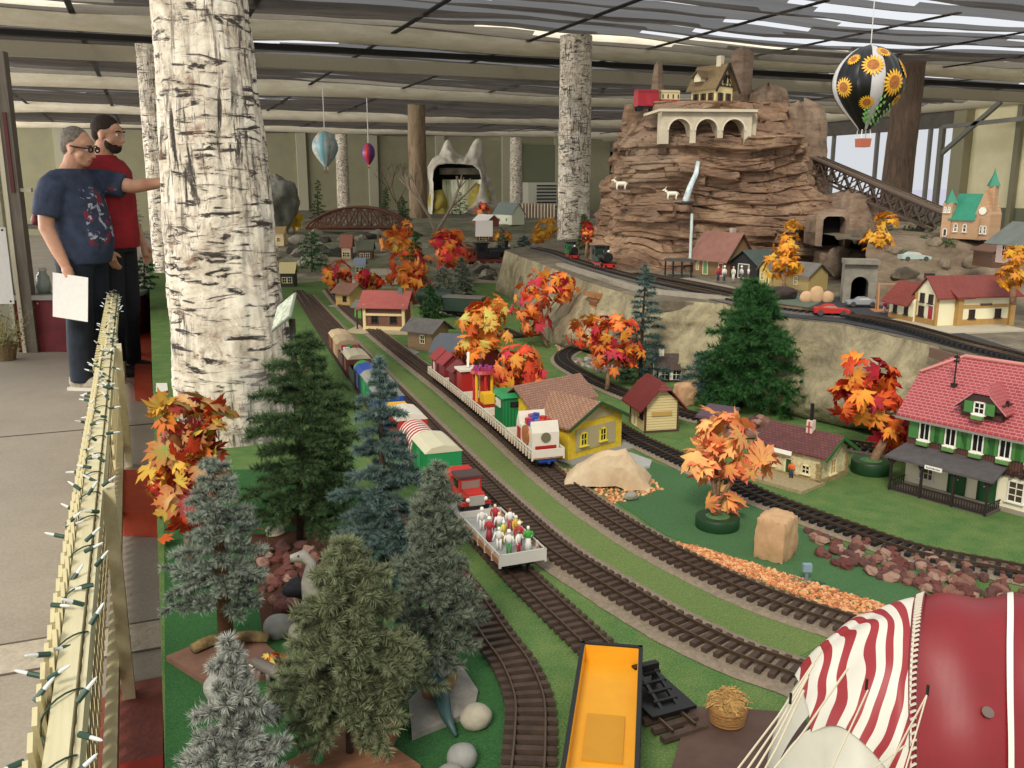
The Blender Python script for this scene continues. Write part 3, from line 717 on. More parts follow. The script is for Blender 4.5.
# ---- 1 big station with red tiled roof (right edge)
z=0
c,rz,L=corners((904,484),(1085,533),0)
t=thing('station_house','large station house with red tiled roof, green shutters and a fenced porch','building',c,rz); H1=t
Wd=.30; h1=.118; h2=.112; hh=h1+h2
# footprint spans y 0..Wd
MB().box((0,Wd/2,h1/2),(L,Wd,h1)).build('ground_floor',stucco('#e9dfc2'),t)
MB().box((0,Wd/2,.006),(L+.01,Wd+.01,.012)).build('plinth',C('#9c9280',.9),t)
mb=MB(); gable_body(mb,L+.006,Wd+.006,h2,.0,cx=0,cy=Wd/2); o=mb.build('upper_floor',planks('#4b2b21','#5b362a','H',.008,.75,'#23130e'),t); o.location.z=h1
mb=MB()
for i in range(int(L/.012)): mb.box((-L/2+.006+i*.012,-.006,h1-.004-(.004 if i%2 else 0)),(.009,.006,.014))
mb.build('cladding_edge',C('#3a211a',.8),t)
rf=roof_gable(MB(),L,Wd,hh,.15,oh=.020,og=.035,th=.007,cy=Wd/2,hip=.30).build('roof',T_RED,t)
mb=MB(); zz=hh+.15+.01; mb.tube([(-L/2+.07,Wd/2,zz),(L/2-.07,Wd/2,zz)],.006,8); mb.tube([(-L/2+.07,Wd/2,zz),(-L/2-.03,Wd/2-.06,hh+.105)],.005,6);mb.tube([(-L/2+.07,Wd/2,zz),(-L/2-.03,Wd/2+.06,hh+.105)],.005,6)
mb.build('ridge_tiles',C('#c8837a',.7),rf)
MB().box((0,-.022,hh-.021),(L+.07,.006,.006)).build('gutter',C('#8a8378',.5),t)
GS=C('#3f7a34',.6,name='shutter_green'); fr=side_frame('S',L+.006,Wd+.006,0,Wd/2)
for i,u in enumerate((-.40,-.245,-.09,.06,.21,.36)):
    win(t,fr,u*L/1.0,h1+.034,.030,.052,FW,mull=(1,0),shut=GS,box=C('#5f8a46',.6),shw=.95)
fr0=side_frame('S',L,Wd,0,Wd/2)
win(t,fr0,-.37*L,.032,.042,.058,FW,mull=(2,2),gm=C('#5b4a36',.3))
for u in(-.185,-.015): 
    d=win(t,fr0,u*L,.012,.048,.088,C('#1d4a20',.6),door=C('#1d5a24',.6))
    mb=MB()
    for s in(-1,1): mb.ball((u*L+s*.005,-.008,.058),.0022,6,4)
    mb.build('door_knob',WHITE,d)
win(t,fr0,.14*L,.034,.040,.058,FW,mull=(1,2),gm=C('#4a3a2c',.3)); win(t,fr0,.30*L,.034,.040,.058,FW,mull=(1,2))
# porch
px0,px1=-L*.5-.005,L*.075
p=bpy.data.objects.new('porch',None); COL.objects.link(p); p.parent=t
mb=MB(); pd=.085
mb.add([(px0-.012,-pd-.012,h1-.012),(px1+.012,-pd-.012,h1-.012),(px1+.004,0,h1+.014),(px0,0,h1+.014),(px0-.012,-pd-.012,h1-.018),(px1+.012,-pd-.012,h1-.018),(px1+.004,0,h1+.008),(px0,0,h1+.008)],[(0,1,2,3),(7,6,5,4),(0,4,5,1),(1,5,6,2),(2,6,7,3),(3,7,4,0)])
mb.build('porch_roof',C('#4a4443',.8,'#555050',40,name='porch_roofing'),p)
PB=C('#241a17',.6)
for i in range(4):
    x=px0+.006+(px1-px0-.012)*i/3; MB().box((x,-pd,(h1-.018)/2),(.006,.006,h1-.018)).bar((x,-pd,h1-.04),(x+.014,-pd,h1-.018),.004).bar((x,-pd,h1-.04),(x-.014,-pd,h1-.018),.004).build('post',PB,p)
mb=MB(); 
for i in range(3):
    xa=px0+.006+(px1-px0-.012)*i/3; xb=px0+.006+(px1-px0-.012)*(i+1)/3
    mb.box(((xa+xb)/2,-pd,.030),(xb-xa,.003,.003)); mb.box(((xa+xb)/2,-pd,.006),(xb-xa,.003,.003))
    for k in range(12): mb.box((xa+(xb-xa)*(k+.5)/12,-pd,.018),(.0022,.0025,.024))
for xx in (px0+.006,px1-.006):
    mb.box((xx,-pd/2,.030),(.003,pd,.003))
    for k in range(7): mb.box((xx,-pd*(k+.5)/7,.018),(.0025,.0022,.024))
mb.build('railing',PB,p)
MB().box(((px0+px1)/2,-pd/2,.003),(px1-px0,pd,.006)).build('porch_floor',C('#5c5148',.8),p)
sg=MB().box(((px0+px1)/2-.008,-pd-.014,h1-.016),(.050,.003,.011)).build('name_sign',WHITE,p)
def text(s,size,mat,parent,loc,rot,name='lettering',ext=.0004,align='CENTER'):
    cu=bpy.data.curves.new(name,'FONT'); cu.body=s; cu.size=size; cu.align_x=align; cu.align_y='CENTER'; cu.extrude=ext
    o=bpy.data.objects.new(name,cu); COL.objects.link(o); o.data.materials.append(mat)
    me=bpy.data.meshes.new_from_object(o); bpy.data.objects.remove(o); o=bpy.data.objects.new(name,me); COL.objects.link(o)
    o.parent=parent; o.location=loc; o.rotation_euler=rot; return o
mb=MB()
for k in range(12): mb.box((((px0+px1)/2-.008)-.019+.0034*k,-pd-.0157,h1-.0165+(.0006 if k%3==0 else 0)),(.0021,.0006,.0034+(.0012 if k%3==0 else 0)))
mb.build('lettering',C('#55534e',.6),sg)
# dormer with half hip
dx=-.115*L/.5*.5+.01; dzz=hh+.028; dw=.115; dh=.045; dy=.005
dm=MB(); dm.box((dx,dy+.06,dzz+dh/2-.008),(dw,.13,dh)); D=dm.build('dormer',C('#4b2b21',.7),t)
mb=MB(); mb.prism([(-dw/2-.012,dzz+.018),(dw/2+.012,dzz+.018),(dw*.22,dzz+.058),(-dw*.22,dzz+.058)],0,.006,M=Matrix(((1,0,0,dx),(0,0,-1,dy-.010),(0,1,0,0),(0,0,0,1))))
mb.build('dormer_gable',C('#3a211a',.7),D)
mb=MB(); 
y0_=dy-.02; y1_=dy+.17; e=dw/2+.016; zt1=dzz+.062
for s in(-1,1):
    q=[(dx+s*e,y0_,dzz+.016),(dx+s*dw*.22,y0_,zt1),(dx,y0_+.045,zt1+.022),(dx,y1_,zt1+.022),(dx+s*e,y0_+.07,dzz+.016)]
    mb.add(q+[(a_,b_,c_-.005) for a_,b_,c_ in q],[(0,1,2,3,4) if s>0 else (4,3,2,1,0),(9,8,7,6,5) if s>0 else (5,6,7,8,9)]+[(i,(i+1)%5,5+(i+1)%5,5+i) for i in range(5)])
q=[(dx-dw*.22,y0_,zt1),(dx+dw*.22,y0_,zt1),(dx,y0_+.045,zt1+.022)]; mb.add(q,[(0,1,2)])
mb.build('dormer_roof',T_RED,D)
win(D,(Vector((dx,dy-.017,0)),Vector((1,0,0)),Vector((0,-1,0))),0,dzz+.006,.028,.032,FW,mull=(1,1),box=C('#5f8a46',.6),shut=GS,shw=.85)
chimney(t,.20*L,Wd*.42,hh+.08,.05,.10,C('#c9b98f',.8),T_RED)
# aerial lamp + flue on roof
mb=MB().cyl((-.33*L,.07,hh+.09),(-.33*L,.07,hh+.175),.0022); mb.box((-.33*L,.07,hh+.085),(.014,.014,.01))
for s in(-1,1):
    for k in(0,1): mb.box((-.33*L+s*.005,.07,hh+.168-.012*k),(.005,.005,.007),k=0)
mb.build('roof_aerial',BLACK,t)
MB().cyl((.015*L,.03,hh+.03),(.015*L,.03,hh+.075),.0045).cyl((.015*L,.03,hh+.03),(.015*L,.03,hh+.037),.009).build('flue_pipe',BLACK,t)
# ---- 2 stone cottage with dark tile roof
c,rz,L=corners((772,473),(817,482),0)
c,rz,L=corners((762,470),(818,485),0)
t=thing('stone_cottage','low stone cottage with dark maroon roof, green door and a terrace','building',c,rz)
Wd=.16;h=.094;rise=.046
MSTN=tiles('#b9a779','#cdbd92','#8f8160','xzy',.02,.011,.18); 
gable_body(MB(),L,Wd,h,rise,cy=Wd/2).build('wall',stucco('#d9cda4','#b7a678'),t)
roof_gable(MB(),L,Wd,h,rise,oh=.014,og=.03,cy=Wd/2).build('roof',T_DKB,t)
for s in(-1,1):
    for sy in(-1,1): MB().bar((s*(L/2+.03),Wd/2+sy*(Wd/2+.015),h-.010),(s*(L/2+.03),Wd/2,h+rise-.001),.004,.010).build('barge_board',C('#2b6a2c',.6),t)
mb=MB()
for s in(-1,1):
    for k in range(6): mb.box((s*L/2,-.001,.006+k*.011),(.018 if k%2 else .012,.010,.010)); mb.box((s*L/2+.0*s,Wd,.006+k*.011),(.01,.018 if k%2 else .012,.010))
mb.build('corner_stones',C('#a08b5f',.9,'#8a774f',60),t)
MB().box((0,Wd/2,.008),(L+.012,Wd+.012,.016)).build('stone_base',C('#a18c5d',.9,'#7e6d49',80,.4),t)
MB().box((-.03,-.05,.005),(L+.09,.13,.010)).build('paved_terrace',C('#8f7f5c',.9,'#a3946e',90,.3),t)
fr=side_frame('S',L,Wd,0,Wd/2)
win(t,fr,-.02*L,.012,.024,.048,CREAM,door=C('#1f4d20',.6)); win(t,fr,-.33*L,.026,.02,.026,CREAM); win(t,fr,.28*L,.026,.026,.026,CREAM,box=None)
win(t,side_frame('E',L,Wd,0,Wd/2),0,.020,.03,.048,CREAM,gm=C('#b98f4e',.4)); 
MB().box((-.14*L,-.022,h-.010),(.085,.003,.013),rx=-.15).build('sign_board',WHITE,t)
ch=chimney(t,.10*L,Wd*.45,h+.04,.020,.042,C('#d9c6b4',.8)); MB().cyl((.10*L,Wd*.45,h+.08),(.10*L,Wd*.45,h+.135),.006,n=10).build('flue_pipe',BLACK,ch)
mb=MB().box((.10*L,Wd*.45-.0105,h+.06),(.006,.002,.036)).box((.10*L,Wd*.45-.0105,h+.062),(.019,.002,.005)); mb.build('chimney_bricks',C('#b5524a',.8),ch)
# small figure on the terrace
def figure(par_loc,rz,h,body,legs,head,label,group,pose=0,hat=None,skirt=False,scale=1):
    t=thing('miniature_figure',label,'figurine',par_loc,rz,group); s=h
    mb=MB()
    for sx in(-1,1): mb.tube([(sx*.07*s,0,.02*s),(sx*.065*s,0,.26*s),(sx*.06*s,0,.50*s)],[.04*s,.05*s,.065*s],6)
    if skirt: mb=MB().lathe([(.17*s,0),(.10*s,.5*s)],n=8)
    mb.build('legs',legs,t,smooth=True)
    mb=MB(); mb.lathe([(.09*s,.46*s),(.12*s,.6*s),(.15*s,.76*s),(.06*s,.84*s),(.045*s,.87*s)],n=10,sy=.65)
    a=pose
    for sx in(-1,1):
        el=(sx*.19*s,-.05*s*a,.60*s+.1*s*a*(sx>0)); hd=(sx*(.17+.05*a)*s,-.16*s*a,(.46+.25*a*(sx>0))*s)
        mb.tube([(sx*.14*s,0,.78*s),el,hd],[.045*s,.038*s,.03*s],6)
    mb.build('torso',body,t,smooth=True)
    mb=MB().ball((0,0,.93*s),(.07*s,.075*s,.085*s),8,6); hd=mb.build('head',head,t,smooth=True)
    if hat: MB().lathe([(.10*s,.97*s),(.075*s,.98*s),(.07*s,1.05*s),(0,1.07*s)],n=10).build('hat',hat,t,smooth=True)
    return t
SKIN=C('#c99a7a',.6)
q=P(791,478,.01); figure(q,rz,.055,C('#d9682f',.6),C('#2c2f45',.6),SKIN,'tiny orange-shirted figure standing on the stone cottage terrace',None)
# ---- 3 yellow house with two wings
c,rz,L=corners((568,462),(621,447),0)
t=thing('yellow_station_house','bright yellow station house with brown tiled roofs behind the beige boulder','building',c,rz)
YEL=stucco('#d8b92c','#c9a824'); TANW=stucco('#a79a72')
Wd=.20; h=.122; rise=.060
gable_body(MB(),L,Wd,h,rise,ridge='y',cy=Wd/2).build('wall',YEL,t)
mb=MB(); mb.box((.0,-.0015,.065),(L*.74,.003,.075)); mb.prism([(-L*.36,h+.004),(L*.36,h+.004),(0,h+rise*.8)],0,.003,M=Matrix(((1,0,0,0),(0,0,-1,0),(0,1,0,0),(0,0,0,1)))); mb.build('render_panel',TANW,t)
roof_gable(MB(),L,Wd,h,rise,oh=.018,og=.022,ridge='y',cy=Wd/2).build('roof',T_TAN,t)
for s in(-1,1): MB().bar((s*(L/2+.02),-.024,h-.010),(0,-.024,h+rise+.002),.004,.010).build('barge_board',C('#2f4a2a',.6),t)
fr=(Vector((0,-.004,0)),Vector((1,0,0)),Vector((0,-1,0)))
YF=C('#e5cf3c',.5)
for u in(-.24,.12): win(t,fr,u*L,.045,.028,.042,YF,mull=(1,1))
frw=side_frame('W',L,Wd,0,Wd/2)
for u in(-.03,.03): win(t,frw,u,.042,.016,.05,YF,mull=(0,1))
Lm=.27; Wm=.15; hm=.155; cx=.02; cyy=Wd+Wm/2-.02
gable_body(MB(),Lm,Wm,hm,.055,cx=cx,cy=cyy).build('main_wall',YEL,t)
roof_gable(MB(),Lm,Wm,hm,.055,oh=.022,og=.03,cx=cx,cy=cyy).build('main_roof',T_BROWN,t)
frw=side_frame('W',Lm,Wm,cx,cyy)
for u in(-.03,.03): win(t,frw,u,.075,.022,.05,YF,mull=(1,1),gm=C('#3f4a3a',.3))
MB().box((.05,-.012,.003),(L+.15,.07,.006)).build('base_slab',C('#8d8a80',.9),t)
# ---- 4 cream hut with maroon half-hip roof
c,rz,L=corners((645,433),(677,431),0)
t=thing('signal_hut','small cream hut with maroon hipped roof beside the dark track','building',c,rz)
Wd=.155;h=.115;rise=.05
MCR=planks('#d3bd86','#dcc893','Z',.010,.7,'#b09a66')
gable_body(MB(),L,Wd,h,rise,ridge='y',cy=Wd/2).build('wall',MCR,t)
roof_gable(MB(),L,Wd,h,rise+.02,oh=.03,og=.025,ridge='y',cy=Wd/2,hip=.30).build('roof',T_MAR,t)
mb=MB()
for x in(-L/2,L/2): 
    for y in(0,Wd): mb.box((x,y,h/2),(.006,.006,h))
mb.box((0,-.002,.004),(L+.01,.006,.008)); mb.build('corner_trim',C('#4a3628',.7),t)
MB().box((.0,-.003,.070),(L*.62,.003,.016)).build('sign_board',C('#c09a52',.7),t)
fw_=side_frame('W',L,Wd,0,Wd/2)
win(t,fw_,-.03,.004,.032,.075,CREAM,door=C('#cbb78a',.7)); win(t,fw_,.04,.05,.026,.034,FDK)
# ---- 5 chapel
c,rz,L=corners((655,382),(693,382),0)
t=thing('chapel','small white chapel with black brown roof and arched windows','building',c,rz)
L=.165;Wd=.10;h=.070;rise=.05
gable_body(MB(),L,Wd,h,rise,cy=Wd/2).build('wall',stucco('#f0ebdd'),t)
roof_gable(MB(),L,Wd,h,rise,cy=Wd/2,oh=.014).build('roof',C('#3f322b',.8,'#4e4037',60,.3),t)
for i in(-1,0,1):
    x=i*.052+.008; mb=MB(); pr=[(x-.014,.014),(x+.014,.014)]+[(x+.014*math.cos(PI*k/8),.040+.02*math.sin(PI*k/8)) for k in range(9)]
    mb.prism(pr,0,.003,M=Matrix(((1,0,0,0),(0,0,-1,-.0005),(0,1,0,0),(0,0,0,1)))); w=mb.build('arched_window',GLASS,t)
    mb=MB().box((x,-.0045,.035),(.002,.002,.044)).box((x,-.0045,.036),(.028,.002,.002)); mb.build('glazing_bar',FW,w)
mb=MB()
for i in range(4): mb.box((-.078+i*.052,-.003,h/2),(.007,.006,h)); 
mb.box((0,-.003,.005),(L,.006,.01)); mb.build('timber_frame',BRD,t)
MB().box((-.055,Wd/2,h+.055),(.022,.022,.05)).build('bell_turret',stucco('#ddd6c6'),t); MB().lathe([(.020,0),(0,.02)],(-.055,Wd/2,h+.08),4).build('turret_roof',C('#3f322b',.8),t)
# ---- 6 small purple-roofed shelter
c,rz,L=corners((700,428),(725,432),0)
t=thing('small_shelter','little white shelter with flat purplish roof behind the orange maple','building',c,rz)
MB().box((0,.045,.025),(.085,.09,.05)).build('wall',stucco('#cfc5b0'),t)
MB().box((0,.045,.058),(.125,.13,.010),rx=.16,top=.97).build('roof',C('#55434d',.7,'#604c55',40),t)
win(t,side_frame('S',.085,.09,0,.045),-.015,.012,.016,.026,FDK)
# ---- 7 pink roofed station
c,rz,L=corners((365,331),(404,332),0)
L=.25
t=thing('timber_station','timber station with pink-red roof and cream corner posts on the turf','building',c,rz)
Wd=.17;h=.17;rise=.07
gable_body(MB(),L,Wd,h,rise,cy=Wd/2).build('wall',planks('#6b4532','#7a5140','H',.012,.7),t)
roof_gable(MB(),L,Wd,h,rise,oh=.03,og=.035,cy=Wd/2).build('roof',T_PINK,t)
CRM=C('#dcc58e',.6)
mb=MB()
for x in(-L/2,L/2):
    for y in(0,Wd): mb.box((x,y,h/2),(.018,.018,h))
mb.box((0,-.003,h*.62),(L,.008,.014)); mb.build('corner_post',CRM,t)
MB().box((0,-.003,.016),(L+.01,.01,.032)).build('base_panel',CRM,t)
fr=side_frame('S',L,Wd,0,Wd/2)
for u in(-.06,.06): win(t,fr,u,.055,.04,.05,FDK,mull=(1,1))
mb=MB().box((-L/2-.03,Wd*.4,h*.85),(.07,.13,.012),ry=-.4); mb.build('porch_roof',T_PINK,t)
MB().box((-L/2-.055,Wd*.1,h*.4),(.008,.008,h*.8)).box((-L/2-.055,Wd*.7,h*.4),(.008,.008,h*.8)).build('porch_post',BRD,t)
MB().box((-.02,Wd*.3,.005),(L+.16,Wd+.14,.01)).build('base_slab',C('#b9a888',.9),t)
chimney(t,.09,Wd*.45,h+.04,.03,.055,C('#5f6a60',.8))
# ---- generic small houses
def hut(name,label,A,B,z,W,h,rise,wm,rm,ridge='x',oh=.02,wins=(),doors=(),ch=None,base=None,L=None,hip=0,sides='S',fm=None,group=None,og=None):
    c,rz,L0=corners(A,B,z); L=L or L0
    t=thing(name,label,'building',c,rz,group)
    gable_body(MB(),L,W,h,rise,ridge=ridge,cy=W/2).build('wall',wm,t)
    roof_gable(MB(),L,W,h,rise,oh=oh,og=og or oh,ridge=ridge,cy=W/2,hip=hip,th=max(.004,.03*h)).build('roof',rm,t)
    for sd,u,zz,w,hh_ in wins: win(t,side_frame(sd,L,W,0,W/2),u*(L if sd in'SN' else W),zz*h,w,hh_,fm or FW,mull=(1,1),fw=max(.004,h*.035),sill=False)
    for sd,u,w,hh_,m in doors: win(t,side_frame(sd,L,W,0,W/2),u*(L if sd in'SN' else W),.003,w,hh_,fm or FW,door=m,fw=max(.004,h*.03))
    if ch: chimney(t,ch[0]*L,W*ch[1],h+rise*.5,ch[2],rise*.5+ch[3],C('#a9998a',.8))
    if base: MB().box((0,W*.4,.004),(L+base,W+base,.008)).build('base_slab',C('#a39a86',.9),t)
    return t
hut('tan_cottage','small tan cottage with brown roof left of the pink-roofed station',(334,306),(352,308),0,.15,.12,.05,stucco('#c0a060'),T_BROWN,ridge='x',wins=(('S',.15,.35,.035,.04),('W',-.1,.35,.03,.04)),oh=.03,ch=(.3,.6,.03,.03),base=.06,fm=BRD,L=.15)
hut('green_outhouse','tiny green outbuilding with grey roof beside the tan cottage',(354,320),(363,321),0,.08,.10,.03,stucco('#5e8a3c'),T_GREY,oh=.02,L=.07)
hut('brown_signal_box','tan brick signal box with dark grey roof by the white train',(408,349),(432,352),0,.15,.12,.045,stucco('#8d7350','#7c6344'),T_GREY,oh=.03,wins=(('S',.12,.35,.03,.045),('W',-.2,.35,.03,.04),('W',.2,.35,.03,.04)),fm=CREAM,L=.17)
hut('grey_roof_shed','dark red shed with grey hipped roof behind the white train',(436,375),(462,377),0,.14,.13,.06,stucco('#7a1f1d'),C('#50545a',.8),hip=.3,oh=.025,L=.14,doors=(('S',0,.04,.07,C('#8d8a80',.7)),))
hut('red_barn','red barn half hidden by the orange maple beside the white train',(466,377),(486,384),0,.10,.12,.05,stucco('#7e2421'),C('#6c6f70',.8),oh=.015,L=.12)
# terrace buildings
hut('wooden_station','wooden station with pinkish brown steep roof below the waterfall',(693,273),(726,277),TZ,.20,.12,.13,planks('#7b5b3a','#8a6845','H',.012),C('#8a6053',.8,'#7c554a',20,.2),oh=.028,wins=(('S',-.36,.2,.02,.07),),doors=(('S',-.12,.04,.08,C('#5e8a50',.6)),('S',.34,.035,.075,C('#93302a',.6))),ch=(.2,.6,.028,.03),fm=CREAM)
hut('green_roof_shed','black open shed with dark green roof right of the wooden station',(730,277),(757,280),TZ,.18,.09,.07,C('#1d1c19',.8),C('#3d4a42',.8,'#48544b',20),ridge='y',oh=.02,doors=(('S',0,.08,.08,BLACK),))
hut('yellow_cottage','small yellow stone cottage with grey roof under the yellow maple',(757,284),(772,286),TZ,.12,.09,.045,stucco('#c2ae66'),T_GREY,ridge='y',oh=.015,wins=(('S',-.2,.3,.02,.04),),doors=(('S',.25,.018,.05,C('#25602d',.6)),),fm=CREAM,L=.085)
hut('long_tan_house','long tan house with grey roof behind the yellow maple',(773,286),(808,291),TZ,.13,.085,.05,stucco('#a08c58'),T_GREY,oh=.02,wins=(('S',-.2,.3,.022,.04),('S',.15,.3,.022,.04)),fm=CREAM)
# open black canopy shelter on terrace
c=P(678,278,TZ); t=thing('platform_canopy','black open canopy shelter on thin posts beside the dark green locomotive','shelter',c,-YAW-.1)
MB().box((0,0,.105),(.17,.09,.012),top=.9).build('roof',C('#3e3d3b',.8),t)
for x in(-.075,-.03,.02,.075):
    for y in(-.035,.035): MB().box((x,y,.05),(.005,.005,.1)).build('post',BLACK,t)
MB().box((0,0,.015),(.12,.02,.012)).build('bench',C('#3e3d3b',.8),t)
# ---- cream station with red roof, right terrace
c,rz,L=corners((924,318),(958,326),TZ)
c2=P(1008,322,TZ)
t=thing('cream_station','cream station with brick-red roof, red door and tan corner strips','building',P(957,327,TZ),0)
a=P(957,327,TZ);b=P(1009,325,TZ); dE=(b-a); w_=P(905,315,TZ)
rz=math.atan2(dE.y,dE.x); t.rotation_euler=(0,0,rz); t['label']='cream station with brick-red roof, red door and tan corner strips'
Lx=dE.length; Wy=.20; h=.125; rise=.055
TANS=C('#b08a4e',.7,'#a37e45',60)
gable_body(MB(),Lx,Wy,h,rise,cx=Lx/2,cy=Wy/2).build('wall',stucco('#e6dfb9'),t)
MB().box((Lx/2,Wy/2,.014),(Lx+.006,Wy+.006,.028)).build('brick_base',TANS,t)
mb=MB()
for x in(0,Lx):
    for y in(0,Wy): mb.box((x,y,h/2),(.022,.022,h))
mb.box((Lx/2,-.001,.078),(Lx,.006,.012)); mb.build('corner_strip',TANS,t)
# front gable bay facing west (left)
bw=.12; mbb=gable_body(MB(),.10,bw,h,.06,ridge='x',cx=-.04,cy=.07)
mbb.build('gable_bay',stucco('#e6dfb9'),t)
roof_gable(MB(),Lx,Wy,h,rise,oh=.025,og=.03,cx=Lx/2,cy=Wy/2).build('roof',T_CRED,t)
roof_gable(MB(),.14,bw,h,.06,oh=.018,og=.012,cx=-.02,cy=.07).build('bay_roof',T_CRED,t)
mb=MB()
for y in(.01,.13): mb.box((-.09,y,h/2),(.010,.012,h))
mb.box((-.091,.07,.014),(.008,bw,.028)); mb.build('bay_strip',TANS,t)
frb=(Vector((-.09,.07,0)),Vector((0,-1,0)),Vector((-1,0,0)))
win(t,frb,.030,.006,.034,.074,FW,door=C('#a3231f',.5)); win(t,frb,-.025,.034,.026,.036,FDK,box=None,gm=C('#3b2a1e',.3))
for u in(-.025,.025): win(t,frb,u,.088,.020,.032,FDK,gm=C('#3b2a1e',.3))
frs=(Vector((Lx/2,0,0)),Vector((1,0,0)),Vector((0,-1,0)))
for u in(-.25,.25): win(t,frs,u*Lx,.032,.022,.032,FDK,gm=C('#3b2a1e',.3))
MB().box((Lx/2,-.004,.084),(.05,.004,.008)).build('name_sign',C('#4c3a2a',.6),t)
# low wing going further left/back
wl=gable_body(MB(),.12,.15,.085,.05,ridge='y',cx=-.045,cy=.20); wl.build('low_wing',stucco('#e6dfb9'),t)
roof_gable(MB(),.12,.15,.085,.06,oh=.022,og=.012,ridge='y',cx=-.045,cy=.22).build('wing_roof',T_CRED,t)
frw=(Vector((-.105,.20,0)),Vector((0,-1,0)),Vector((-1,0,0)))
for u in(-.035,.035): win(t,frw,u,.030,.018,.030,FDK,gm=C('#3b2a1e',.3))
MB().box((-.105,.2,.012),(.006,.15,.024)).build('brick_base',TANS,t)
chimney(t,-.02,.16,.13,.028,.06,C('#2a2522',.8))
mb=MB().box((.02,.03,.003),(.34,.36,.006)); mb.build('base_slab',C('#b9ae95',.9),t)
# hillside above the station
UZ=.62
def hill(u,v):
    x0=P(800,262,TZ); 
    a=P(874+210*u,300-2*u,TZ); b=P(866+220*u,240-2*u,UZ)
    p=a.lerp(b,v)
    if v>.5: p=b+(Vector((_f.x,_f.y,0)))*(v-.5)*5
    zz=TZ+(UZ-TZ)*min(1,max(0,v/.35))
    p=a+(b-a)*min(1,v/.35)+(Vector((_f.x,_f.y,0))*max(0,v-.35)*6); p.z=zz-.01
    k=math.sin(PI*min(1,v/.35))
    return p+Vector((0,0,1))*(.05*noise.noise(p*4)+.03*noise.noise(p*12))*(.4+.6*k)+_r*.04*noise.noise(p*7)
MH=m_rock('#4a3b2f','#7d6a55','#9c8a72','#5b5a40')
o=MB().grid(hill,120,60).build('hillside',MH,smooth=True); tag(o,'brown rocky hillside behind the cream station carrying the church','hillside'); o['kind']='thing'
# church
c,rz,L=corners((942,238),(982,240),UZ)
t=thing('brick_church','tan brick church with bright green roof and two pointed towers','building',c,rz); 
BK=tiles('#b08a66','#bd9873','#a1805f','xzy',.014,.006,.1,bump=.2); GRN=C('#2f8468',.6,'#2a7a60',30); s=L/.20
def S(*a): return tuple(x*s for x in a)
MB().box(S(.0,.07,.05),S(.15,.14,.10)).build('nave_wall',BK,t)
mb=MB(); roof_gable(mb,.13*s,.14*s,.10*s,.11*s,oh=.008*s,og=.0,ridge='x',cx=-.01*s,cy=.07*s,th=.004); mb.build('nave_roof',GRN,t)
MB().box(S(-.085,.02,.085),S(.048,.048,.17)).build('tower',BK,t); MB().lathe([(.036*s,0),(.0,.065*s)],S(-.085,.02,.17),4).build('tower_roof',GRN,t)
mb=MB(); gable_body(mb,.075*s,.10*s,.12*s,.11*s,ridge='y',cx=.085*s,cy=.06*s); mb.build('front_gable',BK,t)
MB().box(S(.10,.05,.19),S(.036,.036,.12)).build('bell_tower',BK,t); MB().lathe([(.034*s,0),(.028*s,.012*s),(.010*s,.05*s),(0,.085*s)],S(.10,.05,.25),4).build('spire',GRN,t)
frs=(Vector((0,0,0)),Vector((1,0,0)),Vector((0,-1,0)))
for u in(-.035,.01): win(t,frs,u*s,.035*s,.016*s,.035*s,FW,mull=(0,1))
f2_=(Vector((.085*s,.01*s,0)),Vector((1,0,0)),Vector((0,-1,0)))
for u in(-.018,.0,.018): win(t,f2_,u*s,.03*s,.012*s,.035*s,FW,mull=(0,1))
mb=MB().lathe([(.0,0),(.018*s,0),(.018*s,.004),(0,.004)],n=14); o=mb.build('rose_window',FW,t); o.rotation_euler=(PI/2,0,0); o.location=S(.085,.008,.135)
f3_=(Vector((-.085*s,-.004*s,0)),Vector((1,0,0)),Vector((0,-1,0)))
for u in(-.010,.010): win(t,f3_,u*s,.125*s,.009*s,.025*s,FW,mull=(0,1))
win(t,f3_,0,.01*s,.018*s,.035*s,FW,door=C('#3b2a1e',.6))
hut('grey_roof_house','pale pink house with big grey roof at the right edge of the hillside',(995,262),(1040,268),UZ-.04,.16,.10,.06,stucco('#c9b2a6'),C('#5d635c',.8,'#6b7068',15,.2),ridge='x',oh=.035,wins=(('S',-.3,.3,.03,.045),('S',.1,.3,.03,.045)),fm=FW)
hut('brown_shed','small brown wooden shed left of the grey roofed house',(972,265),(992,268),UZ-.10,.10,.075,.02,planks('#5e4330','#6b4d38','Z',.01),C('#6b4a38',.8),oh=.012)
rq=random.Random(21)
HM=[C('#6b5e4c',.9,'#8a7b66',20,.5),C('#54493b',.9,'#73664f',20,.5)]
def hz(u,v): return Vector(hill(u,v))
for i in range(14):
    u=rq.uniform(.05,.62); v=rq.uniform(.12,.5); p=hz(u,v); o=rock('hillside_rock',p,(.035+.03*rq.random(),.03,.03),i*3.1,HM[i%2],None,16,10,.35,3,'rough brown rock on the hillside between the tunnel and the church','rock','rocks on the hillside'); o.scale=(rq.uniform(.7,1.4),)*3
SCB=C('#3c4a2c',.95,'#5a6a3c',40,.8,name='scrub')
for i in range(16):
    u=rq.uniform(.05,.75); v=rq.uniform(.15,.6); p=hz(u,v); s_=rq.uniform(.022,.045)
    mb=MB()
    for k in range(60):
        d=Vector((rq.gauss(0,1),rq.gauss(0,1),abs(rq.gauss(0,1)))).normalized(); c_=d*s_*rq.uniform(.4,1); e=d.orthogonal().normalized()*s_*.16; e2=d.cross(e)
        mb.add([c_-e,c_+e2,c_+e,c_-e2+d*s_*.3],[(0,1,2,3)])
    o=mb.build('scrub_bush',SCB,loc=p); tag(o,'small dark green scrub bush on the hillside around the church','bush','scrub bushes on the hillside')
